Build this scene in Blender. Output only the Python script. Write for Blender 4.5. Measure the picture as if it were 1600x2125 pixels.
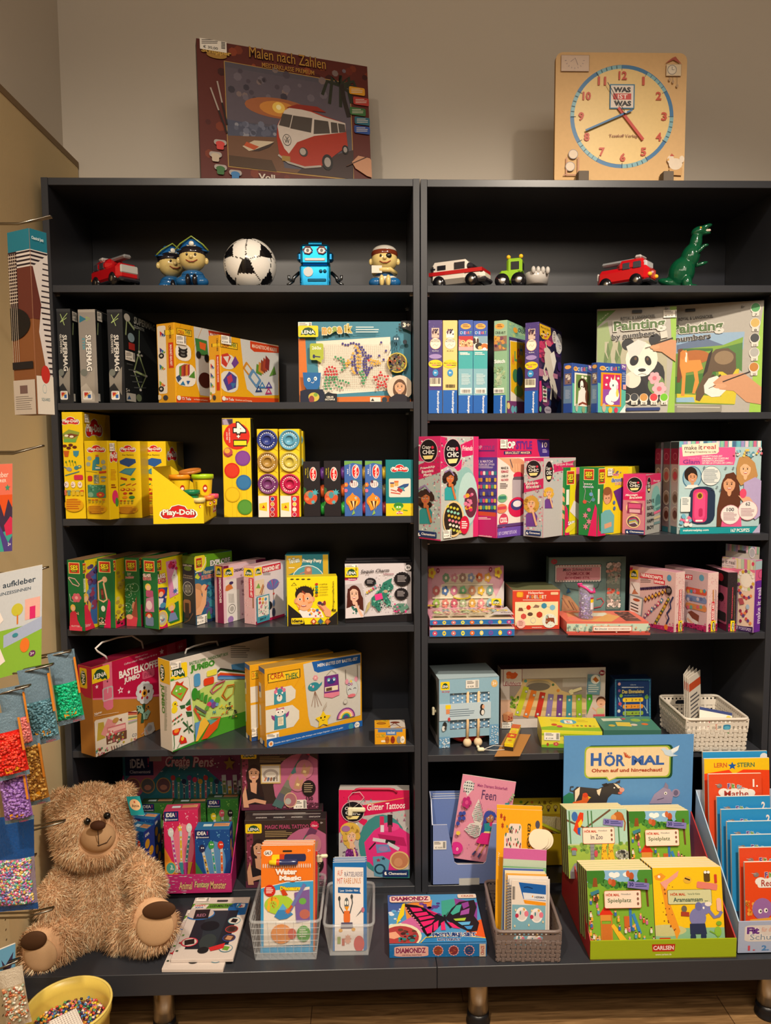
import bpy,bmesh,math,random
F_=float
EN=enumerate
from math import *
G=range
import numpy as np
from mathutils import Vector,Matrix
V3=Vector
for _o in list(bpy.data.objects):bpy.data.objects.remove(_o)
SC=bpy.context.scene
COL=SC.collection
CAM=np.array([.8471,-2.0276,1.448]);YAW,PITCH,ROLL,FPX=.0273,.0842,.0061,1530
_f=np.array([sin(YAW)*cos(PITCH),cos(YAW)*cos(PITCH),-sin(PITCH)])
_r=np.array([cos(YAW),-sin(YAW),0]);_d=np.cross(_f,_r)
RGT=cos(ROLL)*_r+sin(ROLL)*_d
DWN=-sin(ROLL)*_r+cos(ROLL)*_d
cd=bpy.data.cameras.new('camera');cam=bpy.data.objects.new('camera',cd);COL.objects.link(cam)
cd.sensor_fit='HORIZONTAL';cd.sensor_width=36;cd.lens=36*FPX/1600;cd.clip_start=.02
cam.matrix_world=Matrix(((RGT[0],-DWN[0],-_f[0],CAM[0]),(RGT[1],-DWN[1],-_f[1],CAM[1]),(RGT[2],-DWN[2],-_f[2],CAM[2]),(0,0,0,1)))
SC.camera=cam
wd=bpy.data.worlds.new('world');SC.world=wd;wd.use_nodes=1
wd.node_tree.nodes['Background'].inputs[0].default_value=(1,.9,.8,1)
wd.node_tree.nodes['Background'].inputs[1].default_value=.22
def spot(name,loc,aim,power,size,col,ang,blend=.6):
 l=bpy.data.lights.new(name,'SPOT');l.energy=power;l.shadow_soft_size=size;l.color=col
 l.spot_size=radians(ang);l.spot_blend=blend
 o=bpy.data.objects.new(name,l);COL.objects.link(o);o.location=loc
 o.rotation_euler=(V3(aim)-V3(loc)).to_track_quat('-Z','Y').to_euler()
 return o
def area(name,loc,aim,power,sx,sy,col):
 l=bpy.data.lights.new(name,'AREA');l.energy=power;l.shape='RECTANGLE';l.size=sx;l.size_y=sy;l.color=col
 o=bpy.data.objects.new(name,l);COL.objects.link(o);o.location=loc
 o.rotation_euler=(V3(aim)-V3(loc)).to_track_quat('-Z','Y').to_euler()
 return o
WARM=(1,.86,.69)
spot('ceiling_spot',(1.75,-1.75,3.05),(1.4,0,.45),330,.05,WARM,84,1)
spot('ceiling_spot',(.25,-2.3,3.05),(.45,0,.45),190,.05,WARM,84,1)
area('ceiling_light',(1.4,-3.2,3.1),(1.2,-1.5,0),46,2.4,1.2,(1,.86,.7))
SC.view_settings.view_transform='Standard';SC.view_settings.look='None'
SC.view_settings.exposure=0;SC.view_settings.gamma=1;SC.view_settings.use_curve_mapping=0
def ray(px,py):return _f+RGT*(px-800)/FPX+DWN*(py-1062.5)/FPX
def aty(px,py,Y):
 v=ray(px,py);return CAM+v*((Y-CAM[1])/v[1])
def atz(px,py,Z):
 v=ray(px,py);return CAM+v*((Z-CAM[2])/v[2])
def atx(px,py,X):
 v=ray(px,py);return CAM+v*((X-CAM[0])/v[0])
def atd(px,py,dep):return CAM+ray(px,py)*dep
def proj(p):
 v=np.array(p,F_)-CAM;z=v@_f
 return 800+FPX*(v@RGT)/z,1062.5+FPX*(v@DWN)/z
def depth(p):return(np.array(p,F_)-CAM)@_f
def hexc(h):
 if not isinstance(h,str):return tuple(h)[:3]
 h={'w':'f3efe8','k':'17151a','y':'f6d51d','r':'d6202b','b':'1c6fb8','g':'2f8a3f','o':'ef7d1c','p':'d92c7d','v':'6c3a96','t':'178f9e','s':'e8c49c','n':'223a7a','pk':'ec9dbb','gy':'8f8b86','br':'6b4327','lb':'6fb4dd','lg':'9cc43c','cr':'f0e2c0'}.get(h,h)
 if len(h)==3:h=''.join(q*2 for q in h)
 c=[int(h[i:i+2],16)/255 for i in(0,2,4)]
 return tuple(x/12.92 if x<=.04045 else((x+.055)/1.055)**2.4 for x in c)
def attr_mat(name,rough=.45,metal=0,coat=0,spec=.5,trans=0,alpha=1,bump=0,bscale=80,var=.05,nscale=40,ior=1.45):
 m=bpy.data.materials.new(name);m.use_nodes=1;nt=m.node_tree;N=nt.nodes;L=nt.links
 b=N['Principled BSDF']
 a=N.new('ShaderNodeAttribute');a.attribute_name='Col'
 n=N.new('ShaderNodeTexNoise');n.inputs['Scale'].default_value=nscale
 mr=N.new('ShaderNodeMapRange');mr.inputs[3].default_value=1-var;mr.inputs[4].default_value=1+var
 L.new(n.outputs[0],mr.inputs[0])
 mx=N.new('ShaderNodeVectorMath');mx.operation='SCALE'
 L.new(a.outputs['Color'],mx.inputs[0]);L.new(mr.outputs[0],mx.inputs['Scale'])
 L.new(mx.outputs[0],b.inputs['Base Color'])
 b.inputs['Roughness'].default_value=rough;b.inputs['Metallic'].default_value=metal
 b.inputs['Specular IOR Level'].default_value=spec;b.inputs['Coat Weight'].default_value=coat
 b.inputs['Transmission Weight'].default_value=trans;b.inputs['Alpha'].default_value=alpha;b.inputs['IOR'].default_value=ior
 if bump:
  n2=N.new('ShaderNodeTexNoise');n2.inputs['Scale'].default_value=bscale
  bp=N.new('ShaderNodeBump');bp.inputs['Strength'].default_value=bump;bp.inputs['Distance'].default_value=.002
  L.new(n2.outputs[0],bp.inputs['Height']);L.new(bp.outputs[0],b.inputs['Normal'])
 return m
MAT={'print':attr_mat('printed_card',.42,spec=.4),'paper':attr_mat('paper',.6,spec=.3),'matte':attr_mat('matte',.75,spec=.25),'gl':attr_mat('glossy_ceramic',.12,coat=.4,var=.03),'pl':attr_mat('pl',.33,var=.03),'metal':attr_mat('brushed_metal',.28,metal=1,var=.05),'foil':attr_mat('metallic_glaze',.14,metal=.85,var=.04),'clear':attr_mat('clear_plastic',.12,alpha=.26,spec=.6,var=.02),'window':attr_mat('clear_film',.08,alpha=.16,spec=.6,var=.02),'plush':attr_mat('plush',.9,spec=.15,bump=.5,bscale=260,var=.12,nscale=60),'bag':attr_mat('crinkled_plastic_bag',.26,bump=.9,bscale=22,var=.06),'board':attr_mat('shelf_laminate',.3,spec=.5,var=.1,nscale=14),'wall':attr_mat('painted_plaster',.9,spec=.15,bump=.12,bscale=160,var=.02,nscale=3),}
class MB:
 def __init__(s):s.v=[];s.f=[];s.c=[];s.m=[];s.sm=[];s.M=Matrix.Identity(4)
 def add(s,vs,fs,col,mat='print',smooth=0):
  o=len(s.v);c=hexc(col);M=s.M
  s.v.extend([tuple(M@V3(v))for v in vs])
  for f in fs:s.f.append(tuple(o+i for i in f));s.c.append(c);s.m.append(mat);s.sm.append(smooth)
 def box(s,a,b,col,mat='print',bev=0,cols=None):
  x0,y0,z0=[min(a[i],b[i])for i in G(3)];x1,y1,z1=[max(a[i],b[i])for i in G(3)]
  e=min(bev,(x1-x0)*.45,(y1-y0)*.45,(z1-z0)*.45)
  cols=cols or{}
  if e<=0:
   vs=[(x0,y0,z0),(x1,y0,z0),(x1,y1,z0),(x0,y1,z0),(x0,y0,z1),(x1,y0,z1),(x1,y1,z1),(x0,y1,z1)]
   for k,f in(('bottom',(0,3,2,1)),('top',(4,5,6,7)),('front',(0,1,5,4)),('right',(1,2,6,5)),('back',(2,3,7,6)),('left',(3,0,4,7))):
    s.add(vs,[f],cols.get(k,col),mat)
   return
  X=(x0,x1);Y=(y0,y1);Z=(z0,z1)
  def P(i,j,k,ax):
   p=[X[i],Y[j],Z[k]];q=(i,j,k)
   for t in G(3):
    if t!=ax:p[t]+=e if q[t]==0 else-e
   return tuple(p)
  vs=[];idx={}
  for i in(0,1):
   for j in(0,1):
    for k in(0,1):
     for ax in G(3):idx[(i,j,k,ax)]=len(vs);vs.append(P(i,j,k,ax))
  F={'left':[(0,1,0,0),(0,0,0,0),(0,0,1,0),(0,1,1,0)],'right':[(1,0,0,0),(1,1,0,0),(1,1,1,0),(1,0,1,0)],'front':[(0,0,0,1),(1,0,0,1),(1,0,1,1),(0,0,1,1)],'back':[(1,1,0,1),(0,1,0,1),(0,1,1,1),(1,1,1,1)],'bottom':[(0,1,0,2),(1,1,0,2),(1,0,0,2),(0,0,0,2)],'top':[(0,0,1,2),(1,0,1,2),(1,1,1,2),(0,1,1,2)]}
  for k,q in F.items():s.add(vs,[tuple(idx[t]for t in q)],cols.get(k,col),mat)
  fs=[]
  for ax in G(3):
   u,w=[t for t in G(3)if t!=ax]
   for a_ in(0,1):
    for b_ in(0,1):
     q=[0,0,0];q[u]=a_;q[w]=b_
     p0=list(q);p0[ax]=0;p1=list(q);p1[ax]=1
     fs.append((idx[tuple(p0)+(u,)],idx[tuple(p1)+(u,)],idx[tuple(p1)+(w,)],idx[tuple(p0)+(w,)]))
  for i in(0,1):
   for j in(0,1):
    for k in(0,1):fs.append(tuple(idx[(i,j,k,ax)]for ax in G(3)))
  s.add(vs,fs,col,mat)
 def lathe(s,prof,col,mat='pl',c=(0,0,0),n=24,axis='z',arc=1,smooth=1,sx=1,sy=1):
  vs=[];fs=[];m=n if arc>=1 else n+1
  for(r,z)in prof:
   for k in G(m):
    a=2*pi*arc*k/n;p=(r*cos(a)*sx,r*sin(a)*sy,z)
    if axis=='y':p=(p[0],p[2],p[1])
    if axis=='x':p=(p[2],p[0],p[1])
    vs.append((p[0]+c[0],p[1]+c[1],p[2]+c[2]))
  for i in G(len(prof)-1):
   for k in G(n):
    k2=(k+1)%m if arc>=1 else k+1
    fs.append((i*m+k,i*m+k2,(i+1)*m+k2,(i+1)*m+k))
  s.add(vs,fs,col,mat,smooth)
 def cyl(s,c,r,h,col,mat='pl',axis='z',n=24,r2=None):
  r2=r if r2 is None else r2
  s.lathe([(0,0),(r,0)],col,mat,c,n,axis,smooth=0);s.lathe([(r,0),(r2,h)],col,mat,c,n,axis);s.lathe([(r2,h),(0,h)],col,mat,c,n,axis,smooth=0)
 def ell(s,c,r,col,mat='gl',rot=(0,0,0),n=24,m=14):
  R=Matrix.Rotation(rot[2],3,'Z')@Matrix.Rotation(rot[1],3,'Y')@Matrix.Rotation(rot[0],3,'X')
  if not hasattr(r,'__len__'):r=(r,r,r)
  vs=[];fs=[]
  for i in G(m+1):
   t=pi*i/m
   for k in G(n):
    a=2*pi*k/n
    p=R@V3((r[0]*sin(t)*cos(a),r[1]*sin(t)*sin(a),r[2]*cos(t)))
    vs.append((p[0]+c[0],p[1]+c[1],p[2]+c[2]))
  for i in G(m):
   for k in G(n):fs.append((i*n+k,(i+1)*n+k,(i+1)*n+(k+1)%n,i*n+(k+1)%n))
  s.add(vs,fs,col,mat,1)
 def tube(s,pts,r,col,mat='pl',n=8,closed=0,cap=1):
  P=[V3(p)for p in pts];L=len(P);vs=[];fs=[]
  rr=r if hasattr(r,'__len__')else[r]*L
  up=None
  for i in G(L):
   t=(P[(i+1)%L]-P[i-1])if closed else(P[min(i+1,L-1)]-P[max(i-1,0)])
   if t.length<1e-9:t=V3((0,0,1))
   t.normalize()
   if up is None:up=t.orthogonal().normalized()
   up=(up-t*up.dot(t))
   if up.length<1e-6:up=t.orthogonal()
   up.normalize();w=t.cross(up)
   for k in G(n):
    a=2*pi*k/n;vs.append(tuple(P[i]+(up*cos(a)+w*sin(a))*rr[i]))
  for i in G(L if closed else L-1):
   j=(i+1)%L
   for k in G(n):fs.append((i*n+k,i*n+(k+1)%n,j*n+(k+1)%n,j*n+k))
  if cap and not closed:fs.append(tuple(G(n))[::-1]);fs.append(tuple((L-1)*n+k for k in G(n)))
  s.add(vs,fs,col,mat,1)
 def prism(s,poly,h,col,mat='print',frame=None,side=None):
  O,U,V=[V3(q)for q in(frame or((0,0,0),(1,0,0),(0,1,0)))]
  Nn=U.cross(V).normalized()*h;n=len(poly)
  a=[tuple(O+U*p[0]+V*p[1])for p in poly];b=[tuple(V3(q)+Nn)for q in a]
  s.add(a+b,[tuple(G(n))[::-1],tuple(G(n,2*n))],col,mat)
  s.add(a+b,[(i,(i+1)%n,n+(i+1)%n,n+i)for i in G(n)],side or col,mat)
 def bd(s,name,parent=None,world=None):
  me=bpy.data.meshes.new(name);me.from_pydata(s.v,[],s.f)
  used=sorted(set(s.m));
  for u in used:me.materials.append(MAT[u])
  ix={u:i for i,u in EN(used)}
  me.polygons.foreach_set('material_index',[ix[q]for q in s.m]);me.polygons.foreach_set('use_smooth',s.sm)
  at=me.color_attributes.new('Col','FLOAT_COLOR','CORNER')
  lt=np.empty(len(s.f),dtype=np.int32);me.polygons.foreach_get('loop_total',lt)
  ca=np.repeat(np.array([tuple(c)+(1,)for c in s.c],dtype=np.float32),lt,axis=0)
  at.data.foreach_set('color',ca.ravel());me.update()
  o=bpy.data.objects.new(name,me);COL.objects.link(o)
  if parent is not None:o.parent=parent
  if world is not None:o.matrix_world=world
  return o
def tag(o,label=None,cat=None,group=None,kind=None):
 if label:o['label']=label
 if cat:o['category']=cat
 if group:o['group']=group
 if kind:o['kind']=kind
 return o
def empty(name,label,cat,M=None,group=None):
 o=bpy.data.objects.new(name,None);COL.objects.link(o);o.empty_display_size=.05
 if M is not None:o.matrix_world=M
 return tag(o,label,cat,group)
def TR(x,y,z,rz=0,rx=0,ry=0):
 return Matrix.Translation((x,y,z))@Matrix.Rotation(rz,4,'Z')@Matrix.Rotation(rx,4,'X')@Matrix.Rotation(ry,4,'Y')
_TXT={}
def glyphs(txt,bold=0,shear=0):
 k=(txt,bold,shear)
 if k not in _TXT:
  cu=bpy.data.curves.new('t','FONT');cu.body=txt;cu.offset=bold;cu.resolution_u=2;cu.shear=shear
  ob=bpy.data.objects.new('t',cu);me=bpy.data.meshes.new_from_object(ob)
  vs=np.array([v.co[:2]for v in me.vertices])if len(me.vertices)else np.zeros((1,2))
  fs=[tuple(p.vertices)for p in me.polygons]
  fs=[f if _ar(vs,f)>0 else f[::-1]for f in fs]
  lo=vs.min(0);hi=vs.max(0)
  _TXT[k]=((vs-(lo+hi)/2),fs,hi-lo)
  bpy.data.objects.remove(ob);bpy.data.curves.remove(cu);bpy.data.meshes.remove(me)
 return _TXT[k]
def _ar(v,f):
 return sum(v[f[i]][0]*v[f[(i+1)%len(f)]][1]-v[f[(i+1)%len(f)]][0]*v[f[i]][1]for i in G(len(f)))
def homog(src):
 A=[];B=[]
 for(x,y),(u,v)in zip(src,((0,0),(1,0),(1,1),(0,1))):
  A+=[[x,y,1,0,0,0,-u*x,-u*y],[0,0,0,x,y,1,-v*x,-v*y]];B+=[u,v]
 return np.append(np.linalg.solve(np.array(A,F_),np.array(B,F_)),1).reshape(3,3)
class Art:
 0
 STEP=6e-5
 def __init__(s,mb,O,U,V,quad=None,lift=1e-4):
  s.mb=mb;s.O=V3(O);s.U=V3(U);s.V=V3(V);s.N=s.V.cross(s.U).normalized()
  s.H=homog(quad)if quad else None;s.x0=s.y0=0;s.k=1;s.l=lift;s.mat='print';s.nr=0
 def view(s,x0,y0,k):s.x0,s.y0,s.k=x0,y0,k;return s
 def q(s,x,y):
  x=s.x0+x/s.k;y=s.y0+y/s.k
  if s.H is None:return x,y
  p=s.H@np.array([x,y,1]);return p[0]/p[2],p[1]/p[2]
 def loc(s,cx,cy):
  e=.5*max(s.k,.001)if s.H is not None else .001
  a=s.q(cx,cy);b=s.q(cx+e,cy);c=s.q(cx,cy+e)
  return a[0],a[1],(b[0]-a[0])/e,(c[1]-a[1])/e
 def put(s,st,fs,col):
  s.l+=s.STEP;O=s.O+s.N*s.l
  s.mb.add([tuple(O+s.U*min(max(a,0),1)+s.V*min(max(b,0),1))for a,b in st],fs,col,s.mat)
 def clip(s,pts):
  for ax,lim,sg in((0,0,1),(0,1,-1),(1,0,1),(1,1,-1)):
   out=[]
   for i in G(len(pts)):
    a,b=pts[i-1],pts[i];da=(a[ax]-lim)*sg;db=(b[ax]-lim)*sg
    if(da>=0)!=(db>=0):
     t=da/(da-db);out.append((a[0]+(b[0]-a[0])*t,a[1]+(b[1]-a[1])*t))
    if db>=0:out.append(b)
   pts=out
   if not pts:return pts
  return pts
 def _poly(s,pts,col):
  pts=s.clip(pts)
  if len(pts)>2:
   if _ar(pts,G(len(pts)))>0:pts=pts[::-1]
   s.put(pts,[tuple(G(len(pts)))],col)
 def poly(s,pts,col):s._poly([s.q(*p)for p in pts],col);return s
 def P(s,f,col):return s.poly(list(zip(f[::2],f[1::2])),col)
 def L(s,f,w,col):return s.ln(list(zip(f[::2],f[1::2])),w,col)
 def R(s,x0,y0,x1,y1,col,rot=0):
  a,b,ju,jv=s.loc((x0+x1)/2,(y0+y1)/2);w=(x1-x0)/2*ju;h=(y1-y0)/2*jv
  s._poly(s._rot([(-w,-h),(w,-h),(w,h),(-w,h)],a,b,rot),col);return s
 def _rot(s,pts,a,b,rot):
  if s.nr and abs(rot)<15:rot=0
  r=s.V.length/s.U.length;c=cos(radians(rot));d=sin(radians(rot))
  return[(a+x*c-y*d*r,b+x*d/r+y*c)for x,y in pts]
 def rr(s,x0,y0,x1,y1,col,rad=None,rot=0):
  a,b,ju,jv=s.loc((x0+x1)/2,(y0+y1)/2);w=(x1-x0)/2;h=(y1-y0)/2;rad=min(w,h)*.5 if rad is None else min(rad,w,h)
  P=[]
  for qx,qy,a0 in((1,1,0),(-1,1,90),(-1,-1,180),(1,-1,270)):
   for k in G(4):
    t=radians(a0+30*k);P.append(((qx*(w-rad)+rad*cos(t))*ju,(qy*(h-rad)+rad*sin(t))*jv))
  s._poly(s._rot(P,a,b,rot),col);return s
 def e(s,cx,cy,rx,ry,col,n=20,rot=0):
  a,b,ju,jv=s.loc(cx,cy)
  s._poly(s._rot([(rx*ju*cos(2*pi*i/n),ry*jv*sin(2*pi*i/n))for i in G(n)],a,b,rot),col);return s
 def ring(s,cx,cy,rx,ry,col,inner):s.e(cx,cy,rx,ry,col);s.e(cx,cy,rx*.88,ry*.88,inner);return s
 def star(s,cx,cy,rx,ry,col,n=5,k=.45,rot=0):
  a,b,ju,jv=s.loc(cx,cy);m=2*n
  pts=[((rx if i%2==0 else rx*k)*ju*sin(pi*i/n),-(ry if i%2==0 else ry*k)*jv*cos(pi*i/n))for i in G(m)]
  pts=s._rot(pts,a,b,rot)
  if all(0<=p[0]<=1 and 0<=p[1]<=1 for p in pts):
   if _ar(pts,G(m))>0:pts=pts[::-1]
   s.put(pts,[tuple(G(m))],col)
  return s
 def ln(s,pts,w,col):
  Q=[s.q(*p)for p in pts];_,_,ju,jv=s.loc(*pts[0]);hw=w/2*abs(ju)
  r=s.U.length/s.V.length
  st=[];fs=[]
  for i in G(len(Q)):
   a=Q[max(i-1,0)];b=Q[min(i+1,len(Q)-1)];dx=b[0]-a[0];dy=(b[1]-a[1])/r;L=hypot(dx,dy)or 1
   nx,ny=-dy/L*hw,dx/L*hw*r
   st+=[(min(max(Q[i][0]+nx,0),1),min(max(Q[i][1]+ny,0),1)),(min(max(Q[i][0]-nx,0),1),min(max(Q[i][1]-ny,0),1))]
  for i in G(len(Q)-1):fs.append((2*i,2*i+2,2*i+3,2*i+1))
  s.put(st,fs,col);return s
 def t(s,txt,cx,cy,w,h,col,rot=0,ol=None,b=.012,olw=.045,sh=0):
  a,bb,ju,jv=s.loc(cx,cy);v,fs,sz=glyphs(txt,b,sh)
  if w is None:w=h*sz[0]/max(sz[1],.01)*((jv*s.V.length)/(ju*s.U.length))
  if h is None:h=w*sz[1]/max(sz[0],.01)*((ju*s.U.length)/(jv*s.V.length))
  if rot in(90,-90,270):
   sx=w*jv/max(sz[0],.01);sy=h*ju/max(sz[1],.01);sg=1 if rot==90 else-1
   f=lambda v:[(a+sg*p[1]*sy,bb+sg*p[0]*sx)for p in v]
  else:
   sx=w*ju/max(sz[0],.01);sy=h*jv/max(sz[1],.01)
   f=lambda v:s._rot([(p[0]*sx,-p[1]*sy)for p in v],a,bb,rot)
  if ol:
   v2,f2,_=glyphs(txt,b+olw,sh)
   s.put(f(v2),f2,ol)
  s.put(f(v),fs,col);return s
 def LN(s,x0,y0,x1,y1,n,col,fill=.5,seed=1):
  rnd=random.Random(seed);st=(y1-y0)/n;s.l+=s.STEP
  O=s.O+s.N*s.l
  for i in G(n):
   ye=y0+i*st;xe=x0+(x1-x0)*rnd.uniform(.7,1)
   P=[s.q(x0,ye),s.q(xe,ye),s.q(xe,ye+st*fill),s.q(x0,ye+st*fill)]
   P=s.clip(P)
   if len(P)>2:s.mb.add([tuple(O+s.U*a+s.V*b)for a,b in P],[tuple(G(len(P)))[::-1]],col,s.mat)
  return s
 def DT(s,x0,y0,x1,y1,n,r,cols,seed=1,star=0):
  rnd=random.Random(seed)
  s.l+=s.STEP;keep=s.l
  for i in G(n):
   x,y=rnd.uniform(x0,x1),rnd.uniform(y0,y1);rr_=r*rnd.uniform(.6,1.3);c=rnd.choice(cols)
   s.e(x,y,rr_,rr_,c,7);s.l=keep+(i%3)*s.STEP
  s.l=keep+3*s.STEP;return s
 def bars(s,x0,y0,x1,y1,n=12,col='k'):
  rnd=random.Random(int(x0*7+y0));w=(x1-x0)/n
  s.l+=s.STEP;keep=s.l
  for i in G(n):
   s.R(x0+i*w,y0,x0+i*w+w*rnd.uniform(.3,.75),y1,col);s.l=keep
  return s
 def face(s,cx,cy,r,skin='s',hair='br',look=0,smile=1,ry=None,long=1):
  ry=ry or r*1.15
  if long:s.e(cx,cy+ry*.35,r*1.35,ry*1.6,hair)
  else:s.e(cx,cy-ry*.2,r*1.15,ry*1,hair)
  s.e(cx,cy+ry*1,r*.35,ry*.5,skin,10);s.e(cx,cy,r,ry,skin)
  s.P([cx-r*1,cy-ry*.25,cx-r*.7,cy-ry*1,cx,cy-ry*1.2,cx+r*.7,cy-ry*1,cx+r*1,cy-ry*.25,cx+r*.3,cy-ry*.7,cx-r*.3,cy-ry*.75],hair)
  for q in(-1,1):s.e(cx+q*r*.38,cy-ry*.05,r*.12,ry*.1,'k',8);s.L([cx+q*r*.2,cy-ry*.28,cx+q*r*.58,cy-ry*.28],r*.08,hair)
  s.L([cx,cy,cx+r*.08,cy+ry*.25,cx-r*.06,cy+ry*.27],r*.07,'c08a62')
  if smile:s.P([cx-r*.4,cy+ry*.42,cx+r*.4,cy+ry*.42,cx+r*.2,cy+ry*.62,cx-r*.2,cy+ry*.62],'b8433e');s.R(cx-r*.27,cy+ry*.43,cx+r*.27,cy+ry*.52,'w')
  return s
class Carton:
 0
 def __init__(s,M,W,D,H,col,cols=None,quads=None,bev=.0008,mat='print'):
  M=Matrix.Translation((0,0,.0004))@M
  s.M,s.W,s.D,s.H=M,W,D,H;s.mb=MB();s.quads=quads or{};s.kids=[]
  s.mb.box((0,0,0),(W,D,H),col,mat,bev,cols)
 def art(s,face='front',view=1,mb=None,lift=1e-4):
  W,D,H=s.W,s.D,s.H;e=.0004
  F={'front':((e,0,H-e),(W-2*e,0,0),(0,0,-H+2*e)),'right':((W,e,H-e),(0,D-2*e,0),(0,0,-H+2*e)),'left':((0,D-e,H-e),(0,-D+2*e,0),(0,0,-H+2*e)),'top':((e,D-e,H),(W-2*e,0,0),(0,-D+2*e,0))}[face]
  O,U,V=[V3(q)for q in F]
  quad=[proj(s.M@p)for p in(O,O+U,O+U+V,O+V)]
  a=Art(mb or s.mb,*F,quad=quad if view else None,lift=lift)
  if view:a.view(*VW[view if view is not 1 else s.v]);a.nr=face=='right' or s.v=='S4d'
  return a
 def SK(s,face,x0,y0,x1,y1,price='€ 11,95',view=1):
  mb=MB();a=s.art(face,view,mb,lift=.0042)
  a.mat='paper';w=x1-x0;h=y1-y0
  a.R(x0,y0,x1,y1,'f1ece2');a.LN(x0+w*.06,y0+h*.1,x0+w*.7,y0+h*.5,3,'55504c',.45)
  a.t(price,x0+w*.4,y0+h*.76,w*.55,h*.26,'k')
  n=7
  for i in G(n):a.R(x0+w*.8,y0+h*(.1+.8*i/n),x0+w*.95,y0+h*(.1+.8*i/n+.06),'k')
  s.kids.append(('price_sticker',mb,'white price sticker'));return s
 def part(s,name,mb,label=None):s.kids.append((name,mb,label));return s
 def done(s,name,label,cat,group=None):
  o=s.mb.bd(name);o.matrix_world=s.M;tag(o,label,cat,group)
  for n,mb,lb in s.kids:
   k=mb.bd(n,o)
   if lb:k['label']=lb
  s.o=o;return o
VW={'T1':(380,60,3.81),'T2':(1130,90,5),'F1':(160,460,2.286),'F2':(880,420,2.222),'Z5':(100,620,3.2),'Z6':(580,640,5.333),'Z7':(870,620,4.324),'Z8':(1140,610,3.478),'S3a':(100,840,4.21),'S3b':(440,850,3.72),'S3c':(860,890,4.444),'S3d':(1130,890,3.404),'S4a':(120,1130,4.21),'S4b':(430,1130,3.636),'S4c':(880,1140,3.636),'S4d':(1180,1120,3.81),'S5a':(140,1310,4.21),'S5b':(490,1320,4.21),'S5c':(880,1350,4),'S5d':(1230,1370,4.324),'S6a':(220,1550,5),'S6b':(480,1550,4),'S6c':(880,1570,5.333),'S6d':(1150,1510,5),'P1':(1170,1740,4.21),'P2':(1400,1540,4.62),'P3':(20,1600,4.21),'P4':(320,1740,4.21),'P5':(640,1780,4),'P6':(980,1720,7.08),'px':(0,0,1)}
def zp(v,x,y):a,b,k=VW[v];return a+x/k,b+y/k
def box3(v,A,B,C,z,yB=None,ang=None,col='w',cols=None,D=None,W=None,mat='print'):
 0
 A,B,C=[tuple(zp(v,q[0],t)for t in q[1:])for q in(A,B,C)]
 if yB is None:yB=F_(np.clip(atz(*B[1],z)[1],-.06,.28))
 top=aty(*B[0],yB);H=top[2]-z;P=np.array([top[0],top[1]]);E=CAM[2]
 def hit(d,px,py):
  rd=ray(px,py)[:2];return F_(np.linalg.solve(np.array([[d[0],-rd[0]],[d[1],-rd[1]]]),CAM[:2]-P)[0])
 useC=abs(C[0][0]-B[0][0])>abs(A[0][0]-B[0][0]);Q=C if useC else A
 if ang is None:
  q=atz(*Q[0],top[2])[:2]if abs(top[2]-E)>abs(z-E)or len(Q)<2 else atz(*Q[1],z)[:2]
  w=q-P;ang=atan2(w[1],w[0])-(pi/2 if useC else pi)
  ang=(ang+pi)%(2*pi)-pi
 else:ang=radians(ang)
 fr=np.array([cos(ang),sin(ang)]);dp=np.array([-sin(ang),cos(ang)])
 W_=-hit(fr,*A[0])if W is None else W;D_=hit(dp,*C[0])if D is None else D
 W_=min(max(W_,.004),.5);D_=min(max(D_,.004),.5)
 far=max((P+dp*D_)[1],(P-fr*W_)[1],(P-fr*W_+dp*D_)[1])
 if far>.305:sh=far-.305
 else:sh=0
 if sh>0 and sh<.06:P=P-np.array([0,sh])
 o=P-fr*W_;c=Carton(TR(o[0],o[1],z,ang),W_,D_,F_(H),col,cols,mat=mat);c.v=v;return c
def box2(v,L,R,z,y=None,D=.05,col='w',cols=None,tilt=0,mat='print'):
 0
 L,R=[tuple(zp(v,q[0],t)for t in q[1:])for q in(L,R)]
 if y is None:
  pl=atz(*L[1],z);pr=atz(*R[1],z)
  if abs(pl[1]-pr[1])>.3*abs(pl[0]-pr[0]):m=(pl[1]+pr[1])/2;pl=aty(*L[1],m);pr=aty(*R[1],m)
 else:
  yl,yr=(y,y)if not hasattr(y,'__len__')else y
  pl=aty(*L[0],yl);pr=aty(*R[0],yr)
 w=pr[:2]-pl[:2];W=F_(np.hypot(*w));a=atan2(w[1],w[0])
 if tilt:
  hs=[]
  for Q,p in((L,pl),(R,pr)):
   lo,hi=0,.6
   for _ in G(40):
    m=(lo+hi)/2;yy=proj((p[0]-sin(a)*m*sin(tilt),p[1]+cos(a)*m*sin(tilt),z+m*cos(tilt)))[1]
    if yy>Q[0][1]:lo=m
    else:hi=m
   hs.append(lo)
  H=sum(hs)/2
 else:H=F_(((aty(*L[0],pl[1])[2]-z)+(aty(*R[0],pr[1])[2]-z))/2)
 c=Carton(TR(pl[0],pl[1],z+D*sin(max(tilt,0)),a,-tilt),W,D,H,col,cols,mat=mat);c.v=v;return c
ZL=[2.167,1.8906,1.5789,1.2647,.9578,.6092,.19];ZR=[2.1657,1.8898,1.5458,1.2063,.9241,.5793,.19]
ZP=.171;ZF=-.04;YP=-.308;BACK=.315
def struct(name,a,b,col,mat='wall'):
 mb=MB();mb.box(a,b,col,mat);return tag(mb.bd(name),kind='structure')
struct('wall_back',(-.4,.335,ZF),(4.5,.45,3.3),'d8d0c4')
struct('wall_left',(-.14,-4.5,ZF),(-.066,.335,3.3),'d8d0c4')
struct('wall_right',(4.5,-4.5,ZF),(4.6,.45,3.3),'d8d0c4')
struct('wall_front',(-.4,-4.6,ZF),(4.6,-4.5,3.3),'d8d0c4')
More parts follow.
